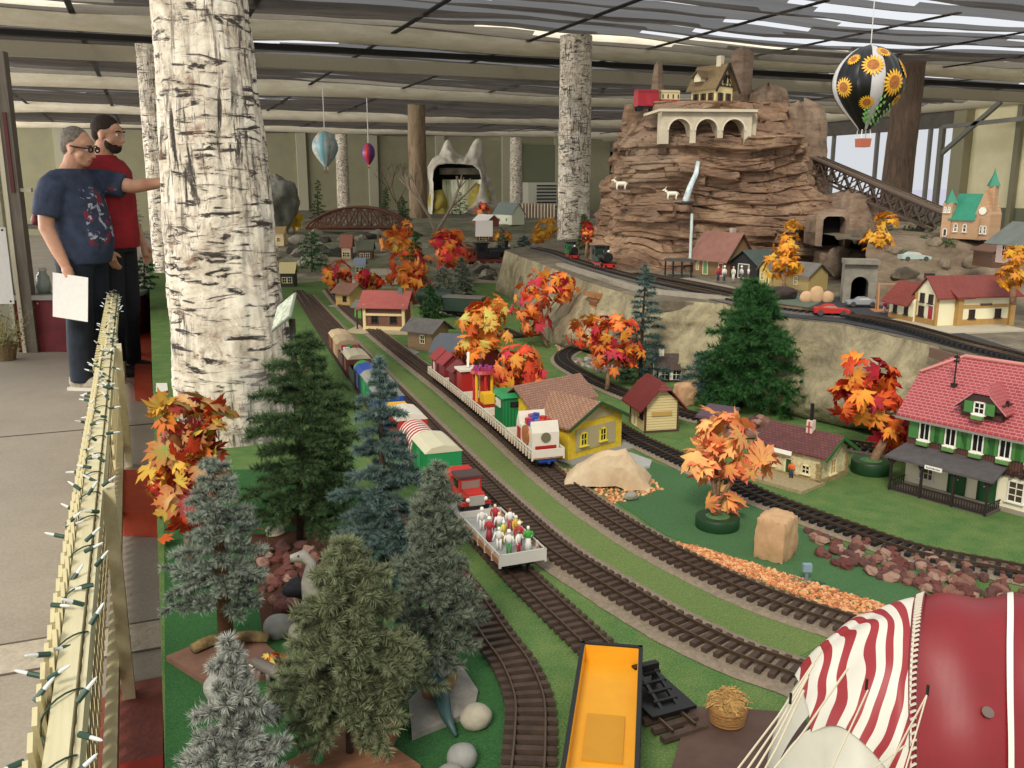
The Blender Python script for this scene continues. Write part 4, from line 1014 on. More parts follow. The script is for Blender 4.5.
# mountain-top half timbered house
c=Q(703,106,5.84); t=thing('mountain_top_house','half-timbered yellow house with brown roof on top of the rock mountain','building',(c.x,c.y,c.z-.004),-YAW-math.radians(50))
L=.20;Wd=.17;h=.125;rise=.13
gable_body(MB(),L,Wd,h,rise,ridge='x',cy=Wd/2).build('wall',stucco('#d9c88f'),t)
roof_gable(MB(),L,Wd,h,rise,oh=.018,og=.03,ridge='x',cy=Wd/2,th=.008).build('roof',C('#6c5a3e',.85,'#7a6748',30,.3),t)
fe=side_frame('E',L,Wd,0,Wd/2); fs_=side_frame('S',L,Wd,0,Wd/2)
SH=C('#5a4228',.7)
for u in(-.04,.04): win(t,fe,u,.035,.022,.045,FDK,shut=SH)
for u in(-.06,.0,.06): win(t,fs_,u,.035,.018,.045,FDK,shut=SH)
mb=MB(); x=L/2+.002
for y in(0,.045,.085,.125,Wd): mb.bar((x,y,h),(x,y,h+rise*(1-abs(y-Wd/2)/(Wd/2))),.006,.008)
mb.bar((x,0,h),(x,Wd,h),.007,.008); mb.bar((x,.04,h+rise*.5),(x,.13,h+rise*.5),.007,.008); mb.bar((x,.01,h),(x,.06,h+.06),.006); mb.bar((x,Wd-.01,h),(x,Wd-.06,h+.06),.006)
mb.bar((x+.03,-.04,h-.04),(x+.03,Wd/2,h+rise+.006),.006,.016); mb.bar((x+.03,Wd+.04,h-.04),(x+.03,Wd/2,h+rise+.006),.006,.016)
mb.build('timber_framing',BRD,t)
win(t,fe,0,h+.02,.03,.05,FDK)
chimney(t,.05,Wd*.55,h+.09,.035,.10,C('#cfc3a6',.8))
mb=MB(); gable_body(mb,.055,.08,.03,.03,ridge='y'); o=mb.build('dormer',stucco('#cfc3a6'),t); o.location=(-.03,.01,h+.03)
mb=MB(); roof_gable(mb,.06,.09,.03,.035,oh=.01,ridge='y'); o=mb.build('dormer_roof',C('#6c5a3e',.85),t); o.location=(-.03,.01,h+.03)
# small stone kiln on the bank (orange stone block with black opening)
c=P(606,322,.0); c=et[10]; q=Q(605,318,4.85)
t=thing('stone_kiln','small orange stone kiln with black opening in the terrace bank','kiln',(q.x,q.y,q.z),-YAW+.3)
mk=tiles('#b5793f','#8e5a30','#5a3d26','xzy',.03,.018,.2)
archwall(.15,.12,.10,[(-.02,.045,.045)]).build('stone_wall',mk,t); MB().box((0,.03,.125),(.17,.14,.02)).build('cap_stone',C('#8a5f3c',.9,'#a5733f',40,.4),t)
MB().box((-.02,.06,.04),(.05,.02,.08)).build('opening',C('#0b0a09',1),t)
# ================================================================ TREES
def T(px,py):
    v=max(0,min(1,(290-py)/70)); return P(px,py,.28*v*v*(3-2*v))
def attr_mat(name,rough=.7,trans=0.0,spec=.3):
    n=NT(name); a=n.N('ShaderNodeAttribute'); a.attribute_name='tint'; n.out(a.outputs['Color'],rough,spec=spec)
    if trans:
        tl=n.N('ShaderNodeBsdfTranslucent'); n.L(a.outputs['Color'],tl.inputs[0]); mx=n.N('ShaderNodeMixShader'); mx.inputs[0].default_value=trans
        n.L(n.b.outputs[0],mx.inputs[1]); n.L(tl.outputs[0],mx.inputs[2]); n.L(mx.outputs[0],n.n['Material Output'].inputs[0])
    return n.m
M_NEEDLE=attr_mat('needles',.75,.15); M_LEAF=attr_mat('maple_leaf',.6,.2)
def npmesh(name,V,Fn,k,mat,colors,parent):
    """V (n,3), faces k-gons as flat index array, colours per vertex (n,3 linear)"""
    me=bpy.data.meshes.new(name); nf=len(Fn)//k
    me.vertices.add(len(V)); me.vertices.foreach_set('co',V.astype(np.float32).ravel())
    me.loops.add(len(Fn)); me.loops.foreach_set('vertex_index',Fn.astype(np.int32))
    me.polygons.add(nf); me.polygons.foreach_set('loop_start',np.arange(0,nf*k,k,dtype=np.int32))
    try: me.polygons.foreach_set('loop_total',np.full(nf,k,dtype=np.int32))
    except Exception: pass
    at=me.color_attributes.new('tint','FLOAT_COLOR','POINT'); cc=np.ones((len(V),4),np.float32); cc[:,:3]=colors; at.data.foreach_set('color',cc.ravel())
    me.materials.append(mat); me.update(calc_edges=True); me.validate()
    o=bpy.data.objects.new(name,me); COL.objects.link(o)
    if parent is not None: o.parent=parent
    return o
def lin(h): return np.array(srgb(h)[:3])
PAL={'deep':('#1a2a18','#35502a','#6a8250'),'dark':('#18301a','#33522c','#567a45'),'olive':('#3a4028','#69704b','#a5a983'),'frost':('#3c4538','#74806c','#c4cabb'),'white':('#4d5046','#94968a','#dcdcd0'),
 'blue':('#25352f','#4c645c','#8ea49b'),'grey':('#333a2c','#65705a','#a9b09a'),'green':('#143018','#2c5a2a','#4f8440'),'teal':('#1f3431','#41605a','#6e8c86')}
def conifer(px,py,apex,hw_px,z,label,pal='dark',nb=70,needles=36,nl=.016,nw=.0016,seed=0,cat='conifer',group=None,prof=.75,droop=.25,start=.12,twigs=4,name='conifer_tree',trunk_r=None,loc=None,tr='#4a3422'):
    rg=np.random.default_rng(seed+101)
    b=P(px,py,z) if loc is None else Vector(loc); H=Zat(apex[0],apex[1],b.x,b.y)-b.z; Rm=hw_px*depth(b+Vector((0,0,H*.4)))/F
    t=thing(name,label,cat,b,0,group)
    lean=_r*((apex[0]-512)/F*depth(b+Vector((0,0,H)))-(b).dot(_r)) ; lean=Vector((lean.x,lean.y,0))
    tr_=trunk_r or max(.004,H*.018)
    MB().tube([(0,0,0),tuple(lean*.5*.6+Vector((0,0,H*.5))),tuple(lean*.95+Vector((0,0,H*.93)))],[tr_,tr_*.7,tr_*.2],8).build('trunk',C(tr,.9,'#2e2016' if tr=='#4a3422' else '#5a3a1c',60,.4),t,smooth=True)
    segs=[] # (p0,p1,scale)
    L3=np.array([lean.x,lean.y,0.0])
    for i in range(nb):
        f=start+(1-start)*(i+.5)/nb; f=min(.985,f+rg.uniform(-.015,.015)); a=i*2.39996+rg.uniform(-.3,.3)
        r=Rm*((1-f)/(1-start))**prof*(.55+.75*rg.random()**1.2)+.012*Rm/.1*.3
        o=np.array([0,0,H*f])+L3*f; dirv=np.array([math.cos(a),math.sin(a),0.0])
        up=.35-.55*(1-f)*1.0*droop/.25*.5
        pts=[o+dirv*r*s+np.array([0,0,r*(up*s-droop*s*s)]) for s in(0,.35,.7,1.0)]
        for p0,p1 in zip(pts[:-1],pts[1:]): segs.append((p0,p1,1.0))
        for k in range(twigs):
            s=.30+.6*(k/max(1,twigs)); base=o+dirv*r*s+np.array([0,0,r*(up*s-droop*s*s)])
            side=np.array([-dirv[1],dirv[0],0])*(1 if k%2 else -1); d=dirv*.75+side*rg.uniform(.5,.9)+np.array([0,0,rg.uniform(-.15,.3)])
            segs.append((base,base+d*r*.36*(1.2-s*.6),.85))
    segs.append((np.array([0,0,H*.9])+L3*.9,np.array([0,0,H])+L3,.7))
    P0=np.array([s[0] for s in segs]);P1=np.array([s[1] for s in segs]); ln=np.linalg.norm(P1-P0,axis=1)
    tot=ln.sum(); N=int(nb*needles*(3+twigs)/3); cnt=np.maximum(2,(ln/tot*N).astype(int)); idx=np.repeat(np.arange(len(segs)),cnt)
    u=rg.random(len(idx))[:,None]; B=P0[idx]*(1-u)+P1[idx]*u; D=(P1-P0)[idx]/np.maximum(1e-6,ln[idx])[:,None]
    rnd=rg.normal(size=B.shape); rnd-=D*(rnd*D).sum(1)[:,None]; rnd/=np.linalg.norm(rnd,axis=1)[:,None]+1e-9
    nd=rnd*.85+D*.55; nd/=np.linalg.norm(nd,axis=1)[:,None]; Ls=nl*(.7+.6*rg.random(len(idx)))[:,None]
    sd=np.cross(nd,rg.normal(size=B.shape)); sd/=np.linalg.norm(sd,axis=1)[:,None]+1e-9
    V=np.empty((len(idx)*3,3)); V[0::3]=B-sd*nw/2; V[1::3]=B+sd*nw/2; V[2::3]=B+nd*Ls
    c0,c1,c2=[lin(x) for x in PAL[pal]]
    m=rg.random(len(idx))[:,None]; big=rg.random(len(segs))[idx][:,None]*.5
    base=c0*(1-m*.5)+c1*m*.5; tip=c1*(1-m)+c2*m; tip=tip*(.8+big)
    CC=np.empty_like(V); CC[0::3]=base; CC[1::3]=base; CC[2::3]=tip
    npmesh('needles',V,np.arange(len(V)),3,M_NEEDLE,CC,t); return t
# maple leaf
_half=[(90,1.0),(80,.70),(73,.80),(66,.42),(55,.72),(48,.70),(38,.98),(30,.70),(22,.74),(12,.40),(-2,.55),(-12,.70),(-24,.42),(-60,.22)]
_out=_half+[(-90,.14)]+[(180-a,r) for a,r in reversed(_half[1:])]
LEAF=np.array([(0,0,0)]+[(math.cos(math.radians(a))*r,math.sin(math.radians(a))*r,-.22*r*r+(.10*r if i%2 else 0)) for i,(a,r) in enumerate(_out)])
NL=len(LEAF)
PALM={'orange':[('#f5a23c','#de5a22'),('#f2b24a','#e8702a'),('#e8742c','#c8401c'),('#f4b85a','#f08a3c'),('#d8dc70','#e89838')],
 'red':[('#d8382a','#a01c22'),('#e85a2c','#c22a20'),('#b81f2a','#8a1522'),('#f0802c','#d83c22'),('#f2b040','#e8702a')],
 'redorange':[('#f49a44','#e4582c'),('#ee6434','#cc3430'),('#d43a48','#a82438'),('#f2b444','#ea7a2a'),('#f0a050','#e05426')],
 'yellow':[('#eebc38','#dd8c24'),('#f0c850','#e6a02e'),('#e8a030','#c87820'),('#f2ae3a','#e07e22')],
 'bright':[('#f2d040','#e8b428'),('#f6dc58','#e8c030')],
 'pink':[('#fac56c','#f4946a'),('#f8b45c','#f27e62'),('#f8d27e','#f6a566'),('#f6a45c','#ee6c58')],
 'autumn':[('#f0a040','#d85a22'),('#b8403a','#8c3530'),('#e8cf58','#dc9a3c'),('#e0542a','#b83320'),('#d8b070','#c05a30'),('#8a9a48','#c86a2c')]}
def leaves(parent,blobs,n,size,pal,seed,name='leaves',face=.5,inner=.35):
    rg=np.random.default_rng(seed+7); Vs=[];Cs=[];Fs=[]
    w=np.array([b[3]*b[4] for b in blobs]); w=w/w.sum(); tocam=None
    for i in range(n):
        cx,cy,cz,rx,rz_,ry=blobs[rg.choice(len(blobs),p=w)]
        d=rg.normal(size=3); d/=np.linalg.norm(d); rr=inner+(1-inner)*rg.random()**.5
        c=np.array([cx,cy,cz])+d*np.array([rx,ry,rz_])*rr
        nrm=d*1.0+np.array([0,0,.35])+rg.normal(size=3)*.45; nrm/=np.linalg.norm(nrm)
        up=rg.normal(size=3)+np.array([0,0,-.6])+d*.6; up-=nrm*(up@nrm); up/=np.linalg.norm(up); sx=np.cross(up,nrm)
        s=size*(.65+.6*rg.random()); M=np.stack([sx,up,nrm],0)
        Lv=LEAF.copy(); Lv[:,2]*=rg.uniform(.3,2.0); Lv[:,0]*=rg.uniform(.75,1.0)
        Vs.append(Lv@M*s+c); a,b=PALM[pal][rg.integers(len(PALM[pal]))]; a=lin(a);b=lin(b); k=rg.uniform(.75,1.1)
        r=np.clip(np.linalg.norm(LEAF[:,:2],axis=1),0,1)[:,None]; Cs.append((a*(1-r)+b*r)*k)
        o=i*NL
        f=[]; 
        for j in range(1,NL): f+= [o,o+j,o+(j%(NL-1))+1]
        Fs.append(f)
    return npmesh(name,np.concatenate(Vs),np.concatenate(Fs),3,M_LEAF,np.concatenate(Cs),parent)
BARKM=C('#6d5136',.95,'#96765a',50,.5,name='maple_bark')
def maple(px,py,z,crown,n,size,pal,label,seed=0,pot=None,group=None,trunk=.012,cat='tree',loc=None,name='maple_tree'):
    b=P(px,py,z) if loc is None else Vector(loc); t=thing(name,label,cat,b,0,group); dp=depth(b); blobs=[]
    hpot=.0
    if pot:
        pr,ph=pot; MB().lathe([(pr*.96,0),(pr,.004),(pr,ph-.004),(pr*.97,ph)],n=28).build('pot',C('#1c4022',.45,name='green_pot'),t,smooth='a')
        MB().lathe([(pr*.95,ph-.003),(.0,ph+.004)],n=24).build('moss',C('#3f6a38',.95,'#55794a',80,.5),t)
        hpot=ph
    mb=MB(); tops=[]
    for (cx,cy,rx,ry) in crown:
        w=Q(cx,cy,dp)-b; m=dp/F; blobs.append((w.x,w.y,w.z,rx*m,ry*m,rx*m*.9)); tops.append(w)
    lo=min(tops,key=lambda w:w.z); 
    mb.tube([(0,0,hpot*.5),tuple(lo*.5+Vector((0,0,.01))),tuple(lo)],[trunk,trunk*.8,trunk*.55],9)
    for w in tops:
        if w is not lo: mb.tube([tuple(lo*.8),tuple((lo+w)/2+Vector((0,0,.005))),tuple(w)],[trunk*.5,trunk*.4,trunk*.2],6)
    mb.build('trunk',BARKM,t,smooth=True)
    leaves(t,blobs,n,size,pal,seed); return t
# ---- foreground conifers
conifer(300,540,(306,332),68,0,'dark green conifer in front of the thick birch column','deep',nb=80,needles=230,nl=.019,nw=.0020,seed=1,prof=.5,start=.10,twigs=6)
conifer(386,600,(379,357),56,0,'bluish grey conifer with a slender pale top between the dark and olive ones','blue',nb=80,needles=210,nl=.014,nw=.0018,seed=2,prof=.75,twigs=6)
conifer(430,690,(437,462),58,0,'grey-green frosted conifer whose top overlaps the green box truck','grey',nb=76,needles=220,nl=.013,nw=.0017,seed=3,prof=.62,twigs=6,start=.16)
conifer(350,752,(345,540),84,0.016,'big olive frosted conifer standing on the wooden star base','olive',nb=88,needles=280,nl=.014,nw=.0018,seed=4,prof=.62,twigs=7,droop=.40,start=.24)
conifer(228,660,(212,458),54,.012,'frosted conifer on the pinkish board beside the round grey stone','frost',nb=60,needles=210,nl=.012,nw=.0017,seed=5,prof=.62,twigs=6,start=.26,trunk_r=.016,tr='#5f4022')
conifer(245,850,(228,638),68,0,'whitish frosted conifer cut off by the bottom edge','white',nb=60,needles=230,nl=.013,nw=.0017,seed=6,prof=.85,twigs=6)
# ---- mid conifers
conifer(754,408,(752,280),62,0,'bushy dark green spruce before the tan rock cloth','green',nb=100,needles=220,nl=.026,nw=.003,seed=11,prof=.62,twigs=5,start=.06)
conifer(708,402,(704,352),27,0,'low bluish conifer beside the small chapel','teal',nb=40,needles=60,nl=.022,nw=.003,seed=12,prof=.5,twigs=4)
conifer(640,384,(646,264),30,0,'slender blue-green spruce rising in front of the terrace','teal',nb=60,needles=50,nl=.020,nw=.0035,seed=13,prof=.7,twigs=4,start=.04)
bk=[(312,272,(312,232),24,.12,'green','dark bushy conifer left of the orange maples at the back'),(318,225,(318,180),10,.3,'dark','narrow dark conifer left of the truss bridge'),
(416,285,(416,232),16,.1,'green','dark conifer between two orange maples at the back'),(445,305,(443,268),22,.0,'grey','grey-green shrubby conifer above the dark tank car'),
(432,318,(430,285),13,.0,'dark','low dark conifer beside the grey-green shrub'),(462,298,(462,258),14,.15,'grey','pale grizzled conifer left of the back locomotive'),
(524,262,(524,236),14,.3,'blue','small bluish conifer beside the yellow maple'),(403,228,(402,196),10,.3,'dark','dark conifer right of the truss bridge'),
(385,222,(386,188),8,.3,'dark','thin dark conifer behind the right end of the truss bridge'),(460,215,(460,192),12,.3,'dark','round dark conifer under the waterfall rock'),
(285,215,(285,185),12,.3,'green','green conifer just right of the thick birch column'),(502,262,(502,228),10,.3,'grey','grizzled conifer behind the back locomotive'),
(855,262,(855,240),7,TZ+.05,'dark','tiny dark conifer by the large tunnel mouth'),(921,250,(920,224),8,.5,'grey','spindly conifer behind the right yellow maple'),
(132,240,(132,196),18,0.05,'grey','grizzled conifer beyond the man in red'),(145,300,(145,245),15,-.1,'green','dark conifer at the far end of the fence'),
(585,250,(584,215),9,.40,'olive','olive scrub conifer at the foot of the birch column')]
for i,(x,y,ap,hw,z,pl,lb) in enumerate(bk): conifer(x,y,ap,hw,z,lb,pl,loc=(T(x,y) if 255<x<560 and z<.38 else None),nb=34,needles=40,nl=.03 if z<.5 else .02,nw=.006,seed=30+i,prof=.6,twigs=3,start=.05)
# ---- maples
maple(190,560,0,[(188,415,34,24),(184,450,34,28),(198,470,32,26),(184,498,40,20),(164,475,16,22),(212,438,18,18)],150,.056,'autumn','large autumn maple with orange, rust and yellow leaves against the birch column',seed=1)
maple(717,527,0,[(722,432,26,24),(708,466,22,22),(747,462,24,14),(717,500,24,10),(705,448,16,18)],70,.054,'pink','orange-pink maple in a round green pot beside the tan block stone',seed=2,pot=(.058,.032))
maple(870,472,0,[(868,375,30,22),(858,402,26,20),(885,400,22,22),(890,430,14,18)],80,.056,'red','red and orange maple with stout trunk in a round green pot by the station house',seed=3,pot=(.060,.040),trunk=.018)
maple(607,392,0,[(588,330,26,16),(615,330,26,20),(610,355,26,14),(632,350,10,22)],99,.052,'redorange','wide red and orange maple in front of the slender blue spruce',seed=4)
maple(548,348,0,[(548,285,28,18),(532,305,22,20),(565,290,14,18),(535,325,16,14)],124,.055,'redorange','tall red-orange maple left of the stone kiln',seed=5)
maple(487,388,0,[(492,305,16,14),(478,320,22,16),(470,345,18,14),(492,335,18,14)],112,.056,'orange','orange maple with a few yellow leaves behind the red barn',seed=6)
maple(520,412,0,[(518,360,26,16),(515,378,26,14),(535,380,12,14)],96,.050,'redorange','squat orange maple right behind the white train',seed=7)
maple(411,300,0,[(410,262,20,14),(405,275,20,12),(420,280,14,10)],83,.07,'redorange','crimson and orange maple behind the pink-roofed station',seed=8)
maple(400,275,0,[(405,228,10,8),(395,243,16,12),(408,248,12,10)],76,.085,'orange','rusty orange maple right of the brown truss bridge',seed=9,loc=T(400,275))
maple(449,290,0,[(448,238,16,11),(455,252,18,13),(445,265,8,12)],89,.08,'redorange','orange-red maple above the grey-green shrubby conifer',seed=10,loc=T(449,290))
maple(338,298,0,[(337,270,15,8),(338,279,15,8)],54,.06,'redorange','low orange and red maple beyond the tan cottage',seed=11)
maple(369,300,0,[(362,279,9,8),(376,280,10,8)],48,.06,'red','low red maple directly behind the pink roof',seed=12)
maple(294,235,0,[(293,218,9,9)],41,.09,'bright','small round bright yellow tree beside the thick birch column',seed=13,loc=T(294,235))
maple(545,260,0,[(547,225,12,8),(542,236,12,10)],54,.07,'yellow','yellow maple left of the birch column by the mountain',seed=14,loc=T(545,260))
maple(786,296,TZ,[(792,225,9,9),(788,245,15,14),(780,265,16,14),(797,262,9,12)],118,.036,'yellow','yellow-orange maple before the foot of the mountain',seed=15)
maple(880,278,TZ+.05,[(886,222,13,10),(878,240,16,12),(888,250,12,10)],96,.038,'yellow','yellow-orange maple right of the large tunnel mouth',seed=16,loc=P(880,264,.50))
maple(1013,305,TZ+.1,[(1014,255,10,10),(1012,275,12,12)],64,.034,'yellow','yellow maple at the right edge beside the grey roofed house',seed=17)
maple(480,218,0,[(484,208,10,6)],28,.09,'redorange','small red shrub beside the waterfall rock',seed=18,name='maple_shrub',loc=T(480,218))
maple(505,216,0,[(507,209,8,4)],19,.09,'redorange','tiny red shrub in front of the slim birch column',seed=19,name='maple_shrub',loc=T(505,216))
maple(586,258,.40,[(588,232,6,12)],32,.045,'redorange','thin red sumac at the left foot of the mountain',seed=20,name='maple_shrub')
maple(503,250,0,[(502,235,8,6)],19,.07,'yellow','small golden maple left of the back locomotive roof',seed=21,name='maple_shrub',loc=T(503,250))
# loose fallen leaves in front
for i,(px,py,c_) in enumerate([(194,512,'#e8622a'),(240,500,'#d8522a'),(255,528,'#e8953a'),(162,540,'#d8662a')]):
    q=P(px,py,.035 if i<3 else .02); Mx=Matrix.Rotation(R.uniform(0,6),3,'Z')@Matrix.Rotation(.5,3,'X')
    Vv=np.array([list(Mx@Vector(v)*.036) for v in LEAF]); f=[]
    for j in range(1,NL): f+=[0,j,(j%(NL-1))+1]
    o=npmesh('fallen_leaf',Vv,np.array(f),3,M_LEAF,np.tile(lin(c_),(NL,1)),None); o.location=q
    tag(o,['orange maple leaf caught on the frosted conifer tip','rust orange leaf lying across the conifer branches','golden orange leaf beside the white shell','orange leaf on the floor edge below the big autumn maple'][i],'leaf')
# ================================================================ TRAINS
def tpos(key,px,py):
    L=TR[key]; q=P(px,py,L[0].z); i=min(range(len(L)),key=lambda k:(L[k]-q).length_squared); return i
def talong(key,i,s):
    """walk s metres back along a track (towards higher index = farther)"""
    L=TR[key]; st=(L[1]-L[0]).length; f=i+s/st; j=int(max(0,min(len(L)-2,f))); p=L[j].lerp(L[j+1],f-j); d=(L[j]-L[j+1]); return p,math.atan2(d.y,d.x)
WHL=C('#1f1c1b',.45,metal=.4,name='wheel_metal'); REDW=C('#a5241f',.45,name='red_paint'); SRED=C('#c02a22',.45,name='bright_red'); SGRN=C('#1f8a4c',.45,name='bright_green'); SBLU=C('#23479b',.45,name='bright_blue'); SYEL=C('#e8b52a',.45,name='bright_yellow')
DECK=C('#9a9a94',.7,'#86867f',40,name='deck_grey')
def under(t,L,W,z0=.021,m=BLACK,wm=WHL):
    MB().box((0,0,z0+.024),(L*.96,W*.55,.012)).build('underframe',m,t)
    for s in(-1,1):
        bg_=MB().box((s*L*.32,0,z0+.012),(L*.18,W*.42,.012)).build('bogie',m,t)
        for k in(-1,1):
            x=s*L*.32+k*L*.06
            for y in(-.024,.024): MB().cyl((x,y-.003,z0+.011),(x,y+.003,z0+.011),.012,n=12).build('wheel',wm,bg_)
    for s in(-1,1): MB().bar((s*L*.48,0,z0+.02),(s*(L*.5+.012),0,z0+.02),.008).build('coupler',m,t)
    return z0+.030
def carroot(label,p,rz,group=None,name='train_car',cat='train car'): return thing(name,label,cat,(p.x,p.y,p.z),rz,group)
def flatcar(label,p,rz,L,W,deckm,sidem=None,sides='rail',group=None,uc=BLACK):
    t=carroot(label,p,rz,group,'flat_car'); z=under(t,L,W,m=uc)
    MB().box((0,0,z+.004),(L,W,.008)).build('deck',deckm,t)
    if sides=='rail':
        for s in(-1,1):
            mb=MB(); y=s*W/2; mb.box((0,y,z+.030),(L,.004,.005)); mb.box((0,y,z+.018),(L,.003,.003))
            n=int(L/.028)
            for i in range(n+1): mb.box((-L/2+L*i/n,y,z+.014),(.005,.005,.034))
            mb.build('side_rail',sidem,t)
        for s in(-1,1): MB().box((s*L/2,0,z+.018),(.004,W,.026)).build('end_board',sidem,t)
    if sides=='ends':
        for s in(-1,1):
            MB().box((s*L/2,0,z+.010),(.004,W,.028)).build('end_board',sidem,t)
            MB().box((0,s*W/2,z+.004),(L,.004,.014)).build('side_sill',wood('#a8744a','#8a5a38'),t)
            mb=MB().box((0,s*W/2,z+.022),(L,.003,.004))
            for i in range(7): mb.box((-L/2+L*i/6,s*W/2,z+.008),(.005,.005,.032))
            mb.build('side_rail',sidem,t)
    return t,z+.008
def boxcar(label,p,rz,L,W,H,body,roofm,group=None,flat=False,trim=None):
    t=carroot(label,p,rz,group,'box_car'); z=under(t,L,W)
    MB().box((0,0,z+H/2),(L,W,H)).build('body',body,t)
    mb=MB()
    if flat: mb.box((0,0,z+H+.006),(L*1.02,W*1.04,.012))
    else: mb.prism([(-W*.54,0),(W*.54,0),(W*.36,.016),(0,.022),(-W*.36,.016)],-L*.51,L*.51,M=Matrix(((0,0,1,0),(1,0,0,0),(0,1,0,z+H),(0,0,0,1))))
    mb.build('roof',roofm,t)
    for s in(-1,1):
        d=MB().box((0,s*(W/2+.002),z+H*.48),(L*.26,.004,H*.82)).build('sliding_door',trim or body,t)
        mb=MB()
        for i in range(9):
            if abs(i-4)>1: mb.box((-L*.46+L*.92*i/8,s*(W/2+.001),z+H/2),(.004,.004,H*.94))
        mb.build('rib',trim or body,t)
    return t
def coach(label,p,rz,L,W,H,lower,upper,roofm,nw=6,group=None,uc=BLACK,sc_=1.0):
    t=carroot(label,p,rz,group,'coach_car'); z=under(t,L,W,m=uc); t.scale=(sc_,)*3
    MB().box((0,0,z+H*.25),(L,W,H*.5)).build('lower_body',lower,t); MB().box((0,0,z+H*.75),(L,W*.99,H*.5)).build('upper_body',upper,t)
    mb=MB().prism([(-W*.55,0),(W*.55,0),(W*.4,.014),(0,.02),(-W*.4,.014)],-L*.52,L*.52,M=Matrix(((0,0,1,0),(1,0,0,0),(0,1,0,z+H),(0,0,0,1)))); mb.build('roof',roofm,t)
    for s in(-1,1):
        for i in range(nw): MB().box((-L*.42+L*.84*i/(nw-1),s*(W*.495+.001),z+H*.72),(L*.07,.002,H*.30)).build('window',GLASS,t)
    return t
def loco(label,p,rz,body,boiler,wheelm,s=1.0,group=None):
    t=thing('steam_locomotive',label,'locomotive',(p.x,p.y,p.z),rz,group); t.scale=(s,)*3
    MB().box((0,0,.042),(.24,.07,.014)).build('frame',wheelm,t)
    for x in(-.07,-.02,.03):
        for y in(-.026,.026): MB().cyl((x,y-.004,.036),(x,y+.004,.036),.019,n=16).build('driving_wheel',wheelm,t)
    for y in(-.026,.026): MB().cyl((.085,y-.003,.031),(.085,y+.003,.031),.011,n=12).build('pilot_wheel',wheelm,t)
    for y in(-.034,.034): MB().bar((-.07,y,.034),(.06,y,.034),.004).build('side_rod',C('#9b9a96',.3,metal=.8),t); MB().cyl((.075,y,.045),(.11,y,.045),.012,n=12).build('cylinder',BLACK,t)
    MB().cyl((-.04,0,.085),(.10,0,.085),.031,n=20).build('boiler',boiler,t,smooth='a'); MB().cyl((.10,0,.085),(.106,0,.085),.029,n=20).build('smokebox_door',BLACK,t)
    MB().lathe([(.011,.10),(.010,.125),(.014,.15),(.016,.158),(.010,.158)],(.08,0,0),12).build('chimney',BLACK,t)
    MB().lathe([(.012,.11),(.012,.125),(.006,.132),(0,.133)],(.035,0,0),12).build('steam_dome',boiler,t)
    MB().ball((.10,0,.125),.008,8,6).build('lamp',WHITE,t)
    c=MB().box((-.085,0,.095),(.075,.078,.09)).build('cab',body,t); MB().box((-.085,0,.145),(.095,.092,.008)).build('cab_roof',BLACK,t)
    for s_ in(-1,1): MB().box((-.085,s_*.0395,.11),(.035,.002,.03)).build('cab_window',GLASS,c); MB().box((-.01,s_*.036,.07),(.08,.014,.03)).build('side_tank',body,t)
    MB().box((.122,0,.035),(.008,.08,.018)).build('buffer_beam',SRED,t)
    for y in(-.026,.026): MB().cyl((.124,y,.037),(.136,y,.037),.007,n=10).build('buffer',BLACK,t)
    return t
# ---- white amusement train on t4
i0=tpos('t4',548,474); WP=C('#ddd5c2',.5,name='cream_white'); WP2=C('#c9bda4',.6)
Lc=.265; gp='white flat cars carrying fairground loads'
lbl=['white flat car at the front of the train beside the yellow station','white flat car under the tall green fairground booth','white flat car under the red and white striped tower','white flat car under the red cabin with a crane arm','white flat car with dark red huts at the rear of the white train']
cars=[]
for k in range(5):
    p,rz=talong('t4',i0,.13+k*(Lc+.02)); t,zd=flatcar(lbl[k],p,rz,Lc,.105,C('#b59a74',.7,'#9b5b45',60),WP,uc=SBLU if k==0 else BLACK,group=None); cars.append((p,rz,zd))
def on(k,dx=0,dy=0,dz=0):
    p,rz,zd=cars[k]; return (p.x+math.cos(rz)*dx-math.sin(rz)*dy,p.y+math.sin(rz)*dx+math.cos(rz)*dy,p.z+zd+dz+.0005),rz
# load 0: white ride building with gingerbread disc and scooped top of presents
l,rz=on(0,.03); t=thing('fairground_wagon','white fairground wagon with round gingerbread discs and piled presents','ride',l,rz)
mb=MB(); mb.prism([(-.08,0),(.08,0),(.08,.07),(.065,.105),(.05,.07),(-.045,.072),(-.06,.11),(-.08,.07)],-.045,.045,M=Matrix(((1,0,0,0),(0,0,-1,0),(0,1,0,0),(0,0,0,1)))); mb.build('body',WP,t)
MB().box((0.081,0,.014),(.003,.07,.028)).build('red_panel',REDW,t)
MB().cyl((.081,0,.055),(.084,0,.055),.016,n=18).build('porthole',C('#6d6a52',.4),t)
for y in(-.046,.046): MB().cyl((.02,y-.003,.05),(.02,y+.003,.05),.033,n=22).build('gingerbread_disc',C('#b06a34',.7,'#8e4f26',60),t); MB().box((-.05,y,.035),(.03,.003,.05)).build('red_door',REDW,t)
cs=[SRED,SBLU,C('#7f3a7a',.5),WP,C('#4f7fb8',.5),SRED]
for i in range(16): MB().box((-.05+.0075*i+R.uniform(-.004,.004),R.uniform(-.032,.032),.083+R.uniform(0,.012)),(.018,.018,.018),rz=R.random()*3).build('present',cs[i%6],t)
